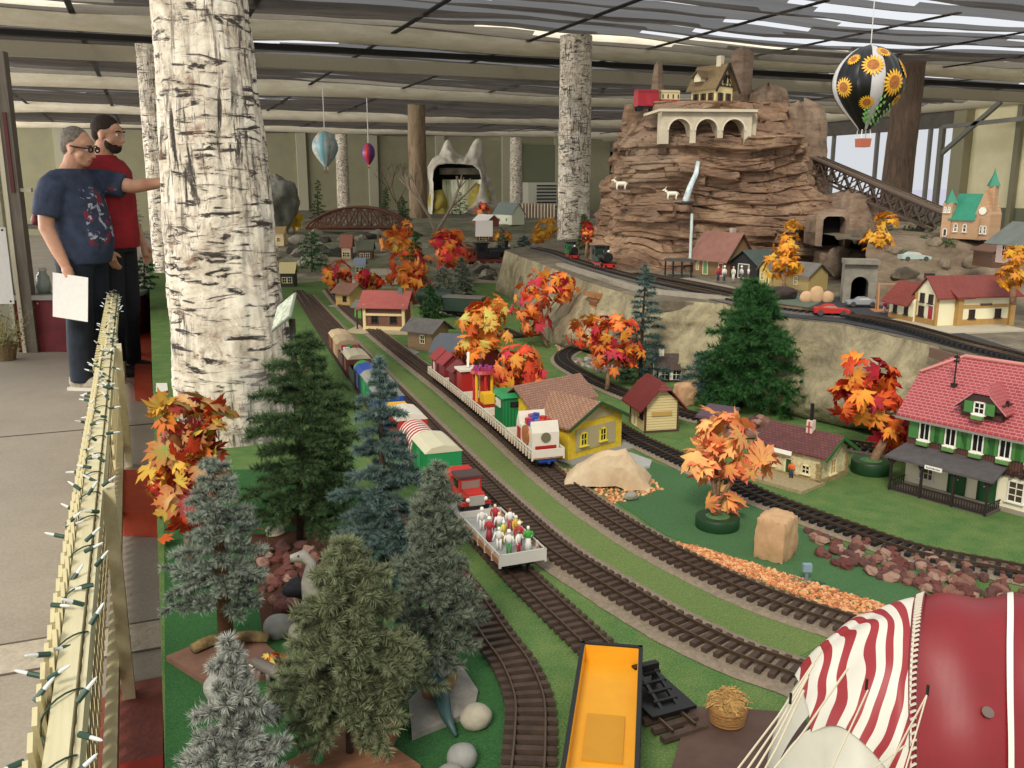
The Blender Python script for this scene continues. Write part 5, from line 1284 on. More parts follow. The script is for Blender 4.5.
# load 1: green booth
l,rz=on(1,.02); t=thing('green_booth','tall green fairground booth with ribbed walls and sloping green roof','booth',l,rz)
MB().box((0,0,.055),(.095,.08,.11)).build('body',SGRN,t)
mb=MB()
for i in range(7): mb.box((-.045+.015*i,-.041,.05),(.004,.004,.1)); mb.box((.0485,-.036+.012*i,.05),(.004,.004,.1))
mb.build('rib',C('#17703c',.5),t)
MB().box((.0,0,.118),(.115,.10,.016),top=.8).build('roof',SGRN,t); MB().box((.0,-.044,.085),(.05,.006,.028)).build('sign_board',WP,t); MB().box((.05,0,.085),(.003,.03,.02)).build('window',GLASS,t)
# load 2: striped tower + yellow crate
l,rz=on(2,-.035); t=thing('striped_tower','red and yellow striped fairground tower with open posts','ride',l,rz)
for i in range(6): 
    a=i*PI/3; MB().cyl((.035*math.cos(a),.035*math.sin(a),0),(.035*math.cos(a),.035*math.sin(a),.12),.006,n=8).build('post',[SRED,SYEL][i%2],t)
MB().lathe([(.048,.0),(.048,.012),(.01,.014),(.01,.12),(.05,.122),(.045,.134),(0,.136)],n=18).build('drum',REDW,t)
mb=MB()
for i in range(8): a=i*PI/4; mb.box((.03*math.cos(a),.03*math.sin(a),.14),(.016,.008,.014),rz=a)
mb.build('seats',C('#9c3a7d',.5),t)
l,rz=on(2,.06); t=thing('yellow_crate','yellow open crate on the white train in front of the green booth','crate',l,rz)
MB().box((0,0,.012),(.05,.06,.024)).build('base',REDW,t); MB().box((0,0,.044),(.055,.065,.038)).build('box',SYEL,t)
# load 3: red cabin with crane arm
l,rz=on(3,.03); t=thing('crane_cabin','red cabin with cream flat roof and raised white crane arm','crane',l,rz)
MB().box((0,0,.045),(.07,.07,.09)).build('cabin',REDW,t); MB().box((0,0,.095),(.09,.085,.008)).build('roof',WP,t)
mb=MB().bar((.01,0,.10),(-.05,.02,.15),.010).bar((-.05,.02,.15),(-.075,.025,.135),.010); mb.build('arm',WP,t)
l,rz=on(3,-.08); t=thing('red_hut','dark red gabled hut riding behind the crane cabin','hut',l,rz)
gable_body(MB(),.08,.075,.07,.03).build('wall',C('#7a1d22',.6),t); roof_gable(MB(),.08,.075,.07,.03,oh=.01,og=.008).build('roof',C('#6a2a28',.7),t); MB().box((.041,0,.03),(.003,.022,.05)).build('door',WP,t)
l,rz=on(4,.05); t=thing('red_hut','dark red gabled hut at the front of the last white car','hut',l,rz)
gable_body(MB(),.09,.08,.075,.035).build('wall',C('#7a1d22',.6),t); roof_gable(MB(),.09,.08,.075,.035,oh=.01,og=.008).build('roof',C('#8a2f2f',.7),t); MB().box((.046,0,.03),(.003,.022,.05)).build('door',C('#d0c5a8',.6),t)
l,rz=on(4,-.07); t=thing('red_hut','dark red gabled hut with white door at the tail of the white train','hut',l,rz)
gable_body(MB(),.09,.08,.075,.035).build('wall',C('#7a1d22',.6),t); roof_gable(MB(),.09,.08,.075,.035,oh=.01,og=.008).build('roof',C('#8a2f2f',.7),t); MB().box((0,-.041,.03),(.022,.003,.05)).build('door',WP,t)
# ---- long train on t2
i0=tpos('t2',520,579)
p,rz=talong('t2',i0,.13); t,zd=flatcar('grey flat car with wooden side sills carrying a crowd of tiny figures',p,rz,.29,.112,DECK,C('#c6c2b6',.6),'ends')
cl_=[('white','#e6e2da','#3f8a4a','#e8c9a8'),('green','#3f9a3a','#dcd8cc','#efe9dc'),('yellow','#d8c85a','#c9b64a','#efe9dc'),('red','#b02a35','#8e2430','#e8c9a8'),('white','#e6e2da','#b5303a','#8a5a3a'),('white','#ded9d0','#e6e2da','#efe9dc'),('yellow','#d4a93c','#b98a2a','#f0e0b0')]
spots=[(.115,-.022,0),(.085,-.035,5),(.105,.030,1),(.075,.02,3),(.05,-.01,2),(.03,.03,6),(.02,-.035,3),(-.005,.0,0),(-.02,.034,4),(-.045,-.03,5),(-.06,.01,3),(.12,.0,4)]
nm=['front near corner','near side just behind the front corner','front far corner','far side second from the front','middle, in long yellow','far side, in golden yellow','near side, in dark red','centre, arms raised','far side with red trousers','near side at the rear in white','rear end in dark red','front end with red trousers']
for i,((x,y,ci),nn) in enumerate(zip(spots,nm)):
    q=(p.x+math.cos(rz)*x-math.sin(rz)*y,p.y+math.sin(rz)*x+math.cos(rz)*y,p.z+zd+.0005); c_=cl_[ci]
    figure(q,rz+PI/2+R.uniform(-.8,.8),.058,C(c_[1],.6),C(c_[2],.6),C(c_[3],.6),'tiny %s-topped figure on the grey flat car, %s'%(c_[0],nn),'tiny figures on the grey flat car',pose=[0,1,0,.6][i%4],hat=WHITE if i%3==0 else None,skirt=i%4==2)
p2,rz2=talong('t2',i0,.13+.305); t,zd2=flatcar('plain grey flat car carrying the red toy truck',p2,rz2,.28,.105,DECK,C('#c6c2b6',.6),'none')
t=thing('toy_truck','bright red vintage toy truck riding on the grey flat car','truck',(p2.x+math.cos(rz2)*.05,p2.y+math.sin(rz2)*.05,p2.z+zd2),rz2)
MB().box((.055,0,.035),(.06,.05,.03),top=.92).build('hood',SRED,t); MB().box((.086,0,.033),(.004,.042,.026)).build('grille',C('#c9c4b8',.3,metal=.5),t)
cb=MB().box((.005,0,.048),(.055,.066,.056),top=.9).build('cab',SRED,t); MB().box((.003,0,.080),(.062,.07,.006)).build('cab_roof',C('#4f3a36',.6),t)
MB().box((.033,0,.060),(.003,.050,.020)).build('windscreen',C('#8a7a6c',.1),cb)
for s in(-1,1): MB().box((.005,s*.0325,.060),(.032,.002,.020)).build('side_window',GLASS,cb); MB().box((.055,s*.033,.022),(.05,.016,.008)).build('fender',SRED,t); MB().ball((.085,s*.024,.036),.006,8,6).build('headlamp',WHITE,t)
MB().box((-.065,0,.045),(.08,.075,.05)).build('bed',SRED,t)
for x in(.055,-.06):
    for y in(-.034,.034): MB().cyl((x,y-.006,.017),(x,y+.006,.017),.017,n=16).build('wheel',BLACK,t)
# rest of the train behind
specs=[('box','green box car with a cream roof behind the red truck',.17,.105,.085,SGRN,C('#cfc8a8',.6)),
('stripe','low car under a red and white striped barrel awning',.19,.10,.05,None,None),
('box','red box car with white flat top among the trees',.15,.10,.08,SRED,WP),
('gond','blue open car carrying a yellow block',.18,.10,.045,SBLU,SYEL),
('box','blue box car with pale grey roof beside the slender pale treetop',.17,.10,.075,SBLU,C('#8e8c82',.7)),
('box','green box car with grey roof further back on the siding train',.19,.105,.085,SGRN,C('#8b8a7e',.7)),
('box','navy car with blue roof behind the green box car',.17,.10,.075,C('#1f3157',.5),SBLU),
('gond','dark car with a round green load seen from above',.17,.10,.05,BLACK,C('#3f9a4a',.4)),
('box','cream barrel-roofed car partly hidden by the information stand',.18,.10,.07,C('#7d3a2c',.6),C('#d9cba8',.6)),
('gond','brown open car piled with red and white parcels',.18,.10,.05,C('#5c3a2c',.7),C('#b8303a',.5)),
('box','cream and brown car near the end of the long train',.18,.10,.07,C('#c0a378',.6),C('#b9a27c',.6)),
('box','small brown car at the far tail of the long train',.18,.10,.07,C('#7a4a34',.6),C('#c8b088',.6))]
s=.13+.305+.155
for (ty,lb,L,Wd,H,a_,b_) in specs:
    s+=L/2+.012; p,rz=talong('t2',i0,s)
    if ty=='box': boxcar(lb,p,rz,L,Wd,H,a_,b_)
    elif ty=='stripe':
        t,zd=flatcar(lb,p,rz,L,Wd,C('#5c3a2c',.7),C('#7d2c24',.6),'none')
        n=NT('candy_stripe'); sp=n.N('ShaderNodeSeparateXYZ'); n.L(n.coord(),sp.inputs[0]); m=n.N('ShaderNodeMath',operation='MULTIPLY'); n.L(sp.outputs[0],m.inputs[0]); m.inputs[1].default_value=40; fr_=n.N('ShaderNodeMath',operation='FRACT'); n.L(m.outputs[0],fr_.inputs[0])
        mm=n.out(n.ramp(fr_.outputs[0],[(0,srgb('#e6dccb')),(.42,srgb('#9c2420'))],'CONSTANT'),.6)
        MB().tube([(-L/2,0,zd+.03),(L/2,0,zd+.03)],.052,20).build('striped_awning',mm,t,smooth='a')
    else:
        t=carroot(lb,p,rz,None,'open_car'); z=under(t,L,Wd); mb=MB().box((0,0,z+.003),(L,Wd,.006))
        for q in(-1,1): mb.box((0,q*Wd/2,z+H/2),(L,.004,H)); mb.box((q*L/2,0,z+H/2),(.004,Wd,H))
        mb.build('body',a_,t)
        if 'round' in lb: MB().ball((0,0,z+.045),(.06,.042,.04),14,10).build('load',b_,t,smooth=True)
        elif 'parcels' in lb:
            for i in range(12): MB().box((-.07+.0125*i,R.uniform(-.03,.03),z+.05+R.uniform(0,.02)),(.025,.025,.025),rz=R.random()*3).build('parcel',[b_,WHITE,SGRN][i%3],t)
        else: MB().box((.02,0,z+.045),(.10,.07,.06)).build('load',b_,t)
    s+=L/2+.012
# ---- locomotives on the terrace
i=tpos('t8',622,276); L8=TR['t8']
def ahead(key,px,py,flip=0):
    i=tpos(key,px,py); p,rz=talong(key,i,0); return p,rz+(PI if flip else 0)
p,rz=ahead('t8',612,270); loco('dark green steam locomotive with red wheels on the terrace track',p,rz,C('#1e3526',.4),C('#1b1d1b',.35),REDW,1.0)
p,rz=ahead('t8',580,260); loco('bright green and red small locomotive behind the dark green one',p,rz,C('#2b6a35',.4),C('#1b1d1b',.35),REDW,.85)
p=P(494,266,.14); loco('black steam locomotive with brown-red tender on the rocky bank at the back',p,-YAW+.25,C('#2a2422',.4),C('#1b1a19',.35),C('#7a2a22',.5),1.5)
q=p+Vector((-.30*math.cos(-YAW+.25),-.30*math.sin(-YAW+.25),0)); coach('brown-red tender car coupled to the black locomotive at the back',q,-YAW+.25,.24,.12,.10,C('#8a3a2a',.6),C('#8a3a2a',.6),C('#5a2a22',.6),3)
# dark tank train beyond the grey hut
for k,(x,y,lb) in enumerate([(437,309,'dark green tank car right of the pink-roofed station'),(465,318,'dark flat-roofed coach behind the maples')]):
    p=P(x,y,0); rz=-YAW-.35
    t=carroot(lb,p,rz,None,'tank_car'); z=under(t,.3,.11)
    if k==0: MB().tube([(-.14,0,z+.05),(-.13,0,z+.05),(.13,0,z+.05),(.14,0,z+.05)],[.03,.05,.05,.03],18).build('tank',C('#22332a',.35),t,smooth='a'); MB().lathe([(.02,0),(.02,.02),(0,.024)],(0,0,z+.095),12).build('filler_dome',C('#22332a',.35),t)
    else: MB().box((0,0,z+.045),(.28,.1,.09)).build('body',C('#25382c',.5),t); MB().box((0,0,z+.095),(.29,.11,.012)).build('roof',C('#6a665c',.7),t)
track('t10','short track under the dark tank car near the middle',[(520,338),(480,322),(437,309),(405,299)],z=.0,tie=M_TIEB)
# ---- mountain top train
a=Q(640,108,5.799);b=Q(672,107,5.842); d=(b-a); rz=math.atan2(d.y,d.x)
p=Q(646,107,5.821); p.z=za-.004; boxcar('red box car at the left end of the mountain top train',p,rz,.14,.08,.085,C('#a8202c',.5),C('#8a2028',.6))
p=Q(668,106,5.864); p.z=za-.002; coach('red and cream coach beside the mountain top house',p,rz,.125,.08,.085,C('#a8302c',.5),C('#dcc994',.5),C('#c9b68a',.6),4)
p=Q(686,106,5.908); p.z=za-.002; 
t=carroot('small dark tank wagon in front of the mountain top house',p,rz,None,'tank_car'); z=under(t,.09,.07); MB().box((0,0,z+.022),(.085,.06,.045)).build('body',BLACK,t)
# ---- yellow gondola at the bottom (empty)
a=P(612,668,0);b=P(600,800,0); d=(b-a).normalized(); c=P(604,765,0)
t=thing('yellow_open_car','bright yellow open car with black frame on the turf near the bottom edge','train car',c,math.atan2(d.y,d.x)); t['category']='train car'
z=under(t,.40,.09)
Lg,Wg,Hg=.42,.098,.040; YG=C('#e0a01e',.5,'#d99a1c',20)
MB().box((0,0,z+.004),(Lg,Wg,.008)).build('deck',YG,t)
mb=MB()
for s in(-1,1): mb.box((0,s*Wg/2,z+Hg/2),(Lg,.005,Hg)); mb.box((s*Lg/2,0,z+Hg/2),(.005,Wg,Hg))
mb.build('body',YG,t)
for s in(-1,1):
    mb=MB(); mb.box((0,s*(Wg/2+.002),z+Hg),(Lg+.01,.007,.006)); mb.box((0,s*(Wg/2+.004),z+.002),(Lg+.01,.006,.012))
    for i in range(9): mb.box((-Lg/2+Lg*i/8,s*(Wg/2+.003),z+Hg/2),(.006,.006,Hg))
    mb.build('side_frame',BLACK,t)
for s in(-1,1): MB().box((s*(Lg/2+.002),0,z+Hg),(.007,Wg+.01,.006)).build('end_frame',BLACK,t)
MB().box((0.02,0,z+.010),(.12,.06,.004)).build('floor_plate',C('#c98f1c',.6),t)
# black buffer stop
a=P(652,694,.0);b=P(682,722,.0); d=(b-a); t=thing('buffer_stop','black sloping track buffer stop beside the yellow open car','buffer stop',P(655,706,.0),math.atan2(d.y,d.x))
mb=MB()
for k in(-1,1): mb.bar((.045,k*.016,.022),(-.03,k*.016,.052),.006); mb.bar((-.03,k*.016,.022),(-.03,k*.016,.056),.007)
mb.build('frame',BLACK,t); mb=MB()
for k in range(4): mb.box((.03-.018*k,0,.029+.007*k),(.006,.046,.005))
mb.build('rung',BLACK,t); MB().box((-.035,0,.052),(.012,.05,.022)).build('buffer_beam',BLACK,t); MB().ball((-.043,0,.056),.005,8,6).build('lamp',C('#9a9a98',.3),t)
MB().box((.005,0,.022),(.11,.088,.006)).build('base',BLACK,t)
# ---- cars in front of the cream station
def car(label,px,py,rz,m,s=1.0):
    p=P(px,py,TZ+.008); t=thing('toy_car',label,'car',p,rz); t.scale=(s,)*3
    prof=[(-.075,.012),(.075,.012),(.078,.024),(.055,.030),(.030,.032),(.012,.046),(-.025,.047),(-.050,.034),(-.076,.032)]
    MB().prism([(x,z) for x,z in prof],-.032,.032,M=Matrix(((1,0,0,0),(0,0,-1,0),(0,1,0,0),(0,0,0,1)))).build('body',m,t)
    MB().prism([(.026,.034),(.011,.0445),(-.023,.0455),(-.044,.036)],-.0325,.0325,M=Matrix(((1,0,0,0),(0,0,-1,0),(0,1,0,0),(0,0,0,1)))).build('windows',C('#cfc9bd',.2) if m is not SRED else C('#b98a7a',.2),t)
    for x in(-.048,.048):
        for y in(-.031,.031): MB().cyl((x,y-.003,.013),(x,y+.003,.013),.013,n=14).build('wheel',C('#4a4846',.4),t)
    return t
car('small red toy sports car on the terrace road',831,315,-YAW-.22,SRED,.92)
car('silver toy car parked before the pale tunnel portal',861,306,-YAW+PI-.1,C('#aab0b3',.3,metal=.3),.85)
q=P(896,306,TZ); 
t=car('blue toy car under the wooden swing frame',898,308,-YAW-.5,C('#3f5fae',.4),.8)
p=Q(915,248,4.9); t=car('pale mint toy car on the hillside below the church',914,262,-YAW,C('#b5c4b8',.4),.9); t.location=P(914,261,.54)
# swing frame
q=P(890,312,TZ); t=thing('swing_frame','tan wooden swing frame left of the cream station','swing',q,-YAW-.15)
TW=C('#b8865a',.7)
for x in(-.055,.05):
    for y in(-.02,.02): MB().bar((x,y,0),(x,y*.2,.12),.006).build('post',TW,t)
MB().bar((-.06,0,.12),(.055,0,.12),.006).build('crossbar',TW,t)
mb=MB().box((0,0,.03),(.04,.016,.004)).bar((-.018,0,.03),(-.018,0,.12),.0015).bar((.018,0,.03),(.018,0,.12),.0015); mb.build('seat',C('#8c5a3c',.7),t)
MB().box((0,0,.004),(.15,.08,.008)).build('base',C('#b5764a',.8),t)
for i,(x,y,c1_,lb) in enumerate([(884,313,'#d0507a','pink-shirted miniature by the swing frame'),(905,312,'#3a5fae','blue-shirted miniature between the swing and the cream station')]): figure(P(x,y,TZ+.009),0,.055,C(c1_,.6),C('#e6e2da',.6),SKIN,lb,None)
# people on wooden platform
for i,(x,c1_,c2_,lb) in enumerate([(718,'#9c2f35','#2c2f45','dark red'),(724,'#e6e2da','#394a6b','white'),(733,'#dad5ca','#dad5ca','cream'),(741,'#cfc9bd','#55504a','pale grey'),(748,'#e6e2da','#8a2a2a','white, nearest the green-roofed shed')]):
    figure(P(x,281,TZ+.013),R.random()*6,.08,C(c1_,.6),C(c2_,.6),SKIN,'tiny figure in %s before the wooden station'%lb if 'near' not in lb else 'tiny figure in white, the one by the green-roofed shed',"passengers before the wooden station",hat=WHITE if i%2 else None)
# goats on the mountain
def goat(px,py,dep,label):
    c=Q(px,py,dep); t=thing('goat',label,'goat',c,-YAW+PI,'goats on the mountain')
    mb=MB().tube([(-.035,0,.036),(-.02,0,.038),(.02,0,.038),(.032,0,.040)],[.010,.014,.014,.010],8).tube([(.028,0,.042),(.045,0,.060)],[.009,.006],8).tube([(.040,0,.062),(.060,0,.056)],[.008,.004],8)
    for x in(-.026,.024):
        for y in(-.008,.008): mb.tube([(x,y,.034),(x+.003,y,.016),(x,y,0)],[.006,.004,.003],6)
    mb.tube([(-.035,0,.04),(-.046,0,.036)],[.003,.001],5).tube([(.043,.004,.066),(.036,.006,.08)],[.002,.0008],5).tube([(.043,-.004,.066),(.036,-.006,.08)],[.002,.0008],5)
    mb.build('body',C('#e8e0cc',.8),t,smooth=True)
    MB().box((0,0,-.006),(.11,.06,.014)).build('ledge',MROCK2,t); return t
goat(621,190,5.60,'white model goat on the left side of the mountain face'); goat(672,200,5.49,'white model goat beside the waterfall')
# ================================================================ PEOPLE
def remesh(o,vox,sm=2):
    m=o.modifiers.new('r','REMESH'); m.mode='VOXEL'; m.voxel_size=vox; m.use_smooth_shade=True
    if sm: s=o.modifiers.new('s','SMOOTH'); s.iterations=sm; s.factor=.5
    return o
def m_skin():
    n=NT('skin'); v=n.coord(); c=n.ramp(n.noise(v,9,4),[(.3,'#c08a6c'),(.7,'#d8a688')]); n.b.inputs['Subsurface Weight'].default_value=.08; return n.out(c,.55)
MSK=m_skin()
def limb(mb,pts,r,n=14): mb.tube(pts,r,n)
def hand(mb,w,d,curl,side,palm):
    """w wrist, d pointing direction, palm = palm normal; five fingers"""
    w=Vector(w);d=Vector(d).normalized();pn=Vector(palm).normalized();s=d.cross(pn).normalized()*side
    mb.tube([w,w+d*.03,w+d*.085],[.026,.036,.034],10)
    for i,(o_,L) in enumerate(((-.027,.068),(-.009,.078),(.009,.072),(.026,.055))):
        b=w+d*.085+s*o_; c_=curl; p1=b+(d*math.cos(c_*.6)+pn*math.sin(c_*.6))*L*.45; p2=p1+(d*math.cos(c_*1.5)+pn*math.sin(c_*1.5))*L*.32; p3=p2+(d*math.cos(c_*2.2)+pn*math.sin(c_*2.2))*L*.25
        mb.tube([b-d*.01,b,p1,p2,p3],[.0095,.0095,.009,.008,.0065],8)
    b=w+d*.025-s*.028; p1=b+(d*.7-s*.7+pn*.2).normalized()*.035; p2=p1+(d*.85-s*.25+pn*.5).normalized()*.03; mb.tube([w+d*.01-s*.01,b,p1,p2],[.014,.013,.011,.009],8)
def headmesh(mb,c,tilt,yaw,s=1.0,beard=False):
    M=Matrix.Rotation(yaw,3,'Z')@Matrix.Rotation(tilt,3,'Y')
    c=Vector(c)
    def A(p,r,n=16,m=12): mb.ball(c+M@(Vector(p)*s),tuple(x*s for x in r),n,m,M=M)
    A((-.012,0,.03),(.098,.076,.098)); A((.028,0,-.03),(.066,.060,.085)); A((.05,0,-.082),(.036,.038,.030))
    A((.062,0,.045),(.034,.055,.035)); A((.088,0,.028),(.016,.046,.012),10,8)
    mb.tube([c+M@(Vector((.088,0,.015))*s),c+M@(Vector((.108,0,-.015))*s),c+M@(Vector((.118,0,-.032))*s),c+M@(Vector((.092,0,-.042))*s)],[.009*s,.012*s,.015*s,.010*s],8)
    A((.088,0,-.062),(.012,.026,.006),10,6); A((.084,0,-.074),(.013,.024,.008),10,6)
    for y in(-1,1):
        A((.0,y*.078,-.005),(.022,.010,.034),10,8); A((.045,y*.05,-.03),(.03,.018,.03),10,8)
    return M,c
def face_bits(t,M,c,hb):
    for y in(-1,1):
        e=MB().ball(c+M@Vector((.089,y*.034,.006)),.0115,10,8).build('eye',C('#e9e4dc',.3),t,smooth=True); MB().ball(c+M@Vector((.098,y*.034,.006)),.0055,8,6).build('iris',BLACK,e)
        MB().tube([c+M@Vector((.090,y*.055,.028)),c+M@Vector((.103,y*.038,.033)),c+M@Vector((.105,y*.018,.030))],.005,6).build('eyebrow',hb,t)
    MB().tube([c+M@Vector((.090,-.026,-.068)),c+M@Vector((.101,0,-.066)),c+M@Vector((.090,.026,-.068))],.0045,6).build('lips',C('#a8625a',.6),t)
def person1():
    HB=C('#8d8478',.9,'#5f574c',60,.5)
    b=P(93,386,FLOORZ); rz=-YAW-.12
    t=thing('person','older man in navy printed T-shirt and jeans pointing at the birch column','person',b,rz)
    mb=MB()
    M,c=headmesh(mb,(.070,0,1.605),.16,-.05)
    limb(mb,[(-.01,0,1.44),(.02,0,1.50),(.045,0,1.57)],[.075,.066,.062])
    limb(mb,[(0,0,.92),(.02,0,1.05),(.02,0,1.2),(0,0,1.34),(-.01,0,1.45)],[.15,.16,.165,.15,.07],18)
    # right arm hanging with the paper (near side), left arm pointing
    RA=[(0,-.19,1.40),(-.035,-.245,1.25),(-.04,-.265,1.10),(.02,-.275,.97),(.07,-.275,.86)]; limb(mb,RA,[.062,.056,.048,.042,.031])
    hand(mb,(.07,-.275,.865),(.25,-.0,-1),.8,1,(.5,.8,.1))
    LA=[(0,.19,1.40),(.15,.23,1.385),(.29,.24,1.36),(.43,.21,1.375),(.55,.17,1.385)]; limb(mb,LA,[.062,.055,.048,.042,.031])
    hand(mb,(.55,.17,1.385),(1,-.2,.02),.35,-1,(0,-.1,-1))
    for s in(-1,1): limb(mb,[(0,s*.09,.90),(.01,s*.10,.70),(.015,s*.10,.5),(-.005,s*.105,.3),(-.01,s*.105,.08)],[.095,.085,.062,.055,.042])
    remesh(mb.build('body',MSK,t,smooth=True),.0072,1); face_bits(t,M,c,HB)
    # shirt
    mb=MB()
    def ell(z,cx,rx,ry,n=26): return [(cx+rx*math.cos(2*PI*k/n),ry*math.sin(2*PI*k/n),z) for k in range(n)]
    secs=[(.855,.025,.165,.200),(.93,.035,.180,.208),(1.02,.042,.188,.212),(1.10,.040,.182,.215),(1.20,.025,.172,.218),(1.30,.008,.160,.228),(1.38,-.005,.145,.235),(1.43,-.01,.120,.205),(1.462,-.005,.095,.125),(1.475,0,.085,.10)]
    vs=[p for s_ in secs for p in ell(*s_)]; n=26; fs=[(i*n+j,i*n+(j+1)%n,(i+1)*n+(j+1)%n,(i+1)*n+j) for i in range(len(secs)-1) for j in range(n)]+[tuple(range(n-1,-1,-1)),tuple(len(vs)-n+j for j in range(n))]
    mb.add(vs,fs)
    mb.tube([(0,-.13,1.395),(-.01,-.20,1.355),(-.025,-.232,1.28),(-.04,-.258,1.17)],[.088,.092,.090,.086],14); mb.tube([(0,.13,1.395),(.06,.20,1.39),(.14,.225,1.38),(.23,.24,1.36)],[.088,.092,.088,.084],14)
    n=NT('navy_shirt'); v=n.coord(); c0=n.ramp(n.noise(v,14,4),[(.3,'#2c3346'),(.7,'#3f4a63')])
    # printed artwork on the chest only: patches of white, red
    pr=n.noise(n.coord(scale=(1,1,1.2)),15,3,.6,.5); sp=n.N('ShaderNodeSeparateXYZ'); n.L(v,sp.inputs[0])
    def rng(out,a,b_): 
        return n.ramp(out,[(a,(0,0,0,1)),(a+.02,(1,1,1,1)),(b_,(1,1,1,1)),(b_+.02,(0,0,0,1))])
    mp=n.N('ShaderNodeMapRange'); n.L(sp.outputs[2],mp.inputs[0]); mp.inputs[1].default_value=.8; mp.inputs[2].default_value=1.5
    mz=rng(mp.outputs[0],.25,.78); mx_=n.N('ShaderNodeMapRange'); n.L(sp.outputs[0],mx_.inputs[0]); mx_.inputs[1].default_value=.10; mx_.inputs[2].default_value=.14
    my=n.N('ShaderNodeMapRange'); n.L(sp.outputs[1],my.inputs[0]); my.inputs[1].default_value=-.2; my.inputs[2].default_value=.2; mY=rng(my.outputs[0],.12,.88)
    def mul(a,b_): m=n.N('ShaderNodeMath',operation='MULTIPLY'); n.L(a,m.inputs[0]); n.L(b_,m.inputs[1]); return m.outputs[0]
    mask=mul(mul(mz,mx_.outputs[0]),mY); w=mul(mask,n.ramp(pr,[(.57,(0,0,0,1)),(.60,(1,1,1,1))])); r_=mul(mask,n.ramp(n.noise(n.coord(),10,3),[(.55,(0,0,0,1)),(.58,(1,1,1,1))]))
    c1_=n.mix(r_,c0,srgb('#8c3040')); c1_=n.mix(w,c1_,srgb('#b9bcc4')); n.bump(n.noise(v,9,3),.4,.03); ms=n.out(c1_,.85)
    remesh(mb.build('t_shirt',ms,t,smooth=True),.011,2)
    mb=MB()
    for s in(-1,1): mb.tube([(0.02,s*.085,.93),(.01,s*.098,.72),(.02,s*.10,.5),(-.0,s*.105,.3),(-.005,s*.105,.055)],[.125,.108,.088,.082,.078],16)
    mb.tube([(.01,0,.84),(.01,0,.94)],[.165,.175],20)
    remesh(mb.build('jeans',C('#151b26',.85,'#202a38',12,.3),t,smooth=True),.011,2)
    for s in(-1,1):
        mb=MB(); mb.ball((.05,s*.108,.045),(.145,.052,.045),16,10,fn=lambda q:1.0); mb.ball((-.04,s*.108,.06),(.06,.045,.06),12,8)
        sh=remesh(mb.build('shoe',C('#b7ab98',.8,'#8f8576',30),t,smooth=True),.008,2)
        MB().box((.045,s*.108,.011),(.275,.095,.022)).build('sole',C('#d9d2c3',.7),sh)
    # hair, glasses
    mb=MB(); mb.ball(c+M@Vector((-.03,0,.055)),(.095,.082,.085),18,12,M=M); mb.ball(c+M@Vector((-.062,0,.005)),(.055,.074,.075),14,10,M=M)
    remesh(mb.build('hair',C('#8d8478',.9,'#5f574c',60,.5),t,smooth=True),.008,1)
    mb=MB()
    for y in(-1,1):
        mb.tube([c+M@Vector(p) for p in((-.005,y*.083,.012),(.05,y*.076,.012),(.108,y*.056,.012))],.006,6); mb.tube([c+M@Vector((.112,y*.036+.022*math.cos(a),.008+.017*math.sin(a))) for a in[PI*2*k/12 for k in range(13)]],.005,5)
    mb.build('glasses',BLACK,t)
    # paper held in the right hand
    q=Vector((.10,-.285,.79)); o=MB().box((0,0,0),(.25,.003,.29)).build('paper_sheet',C('#f1eee6',.6,name='paper'))
    d=Vector((math.cos(rz),math.sin(rz),0)); y_=Vector((-math.sin(rz),math.cos(rz),0)); pw=P(72,294,FLOORZ)
    o.location=b+d*(q.x+.0)+y_*(q.y-.02)+Vector((0,0,q.z-.13)); o.rotation_euler=(0,.12,rz-.05); tag(o,'white sheet of paper hanging from the older man\'s hand','paper')
    return t
person1()
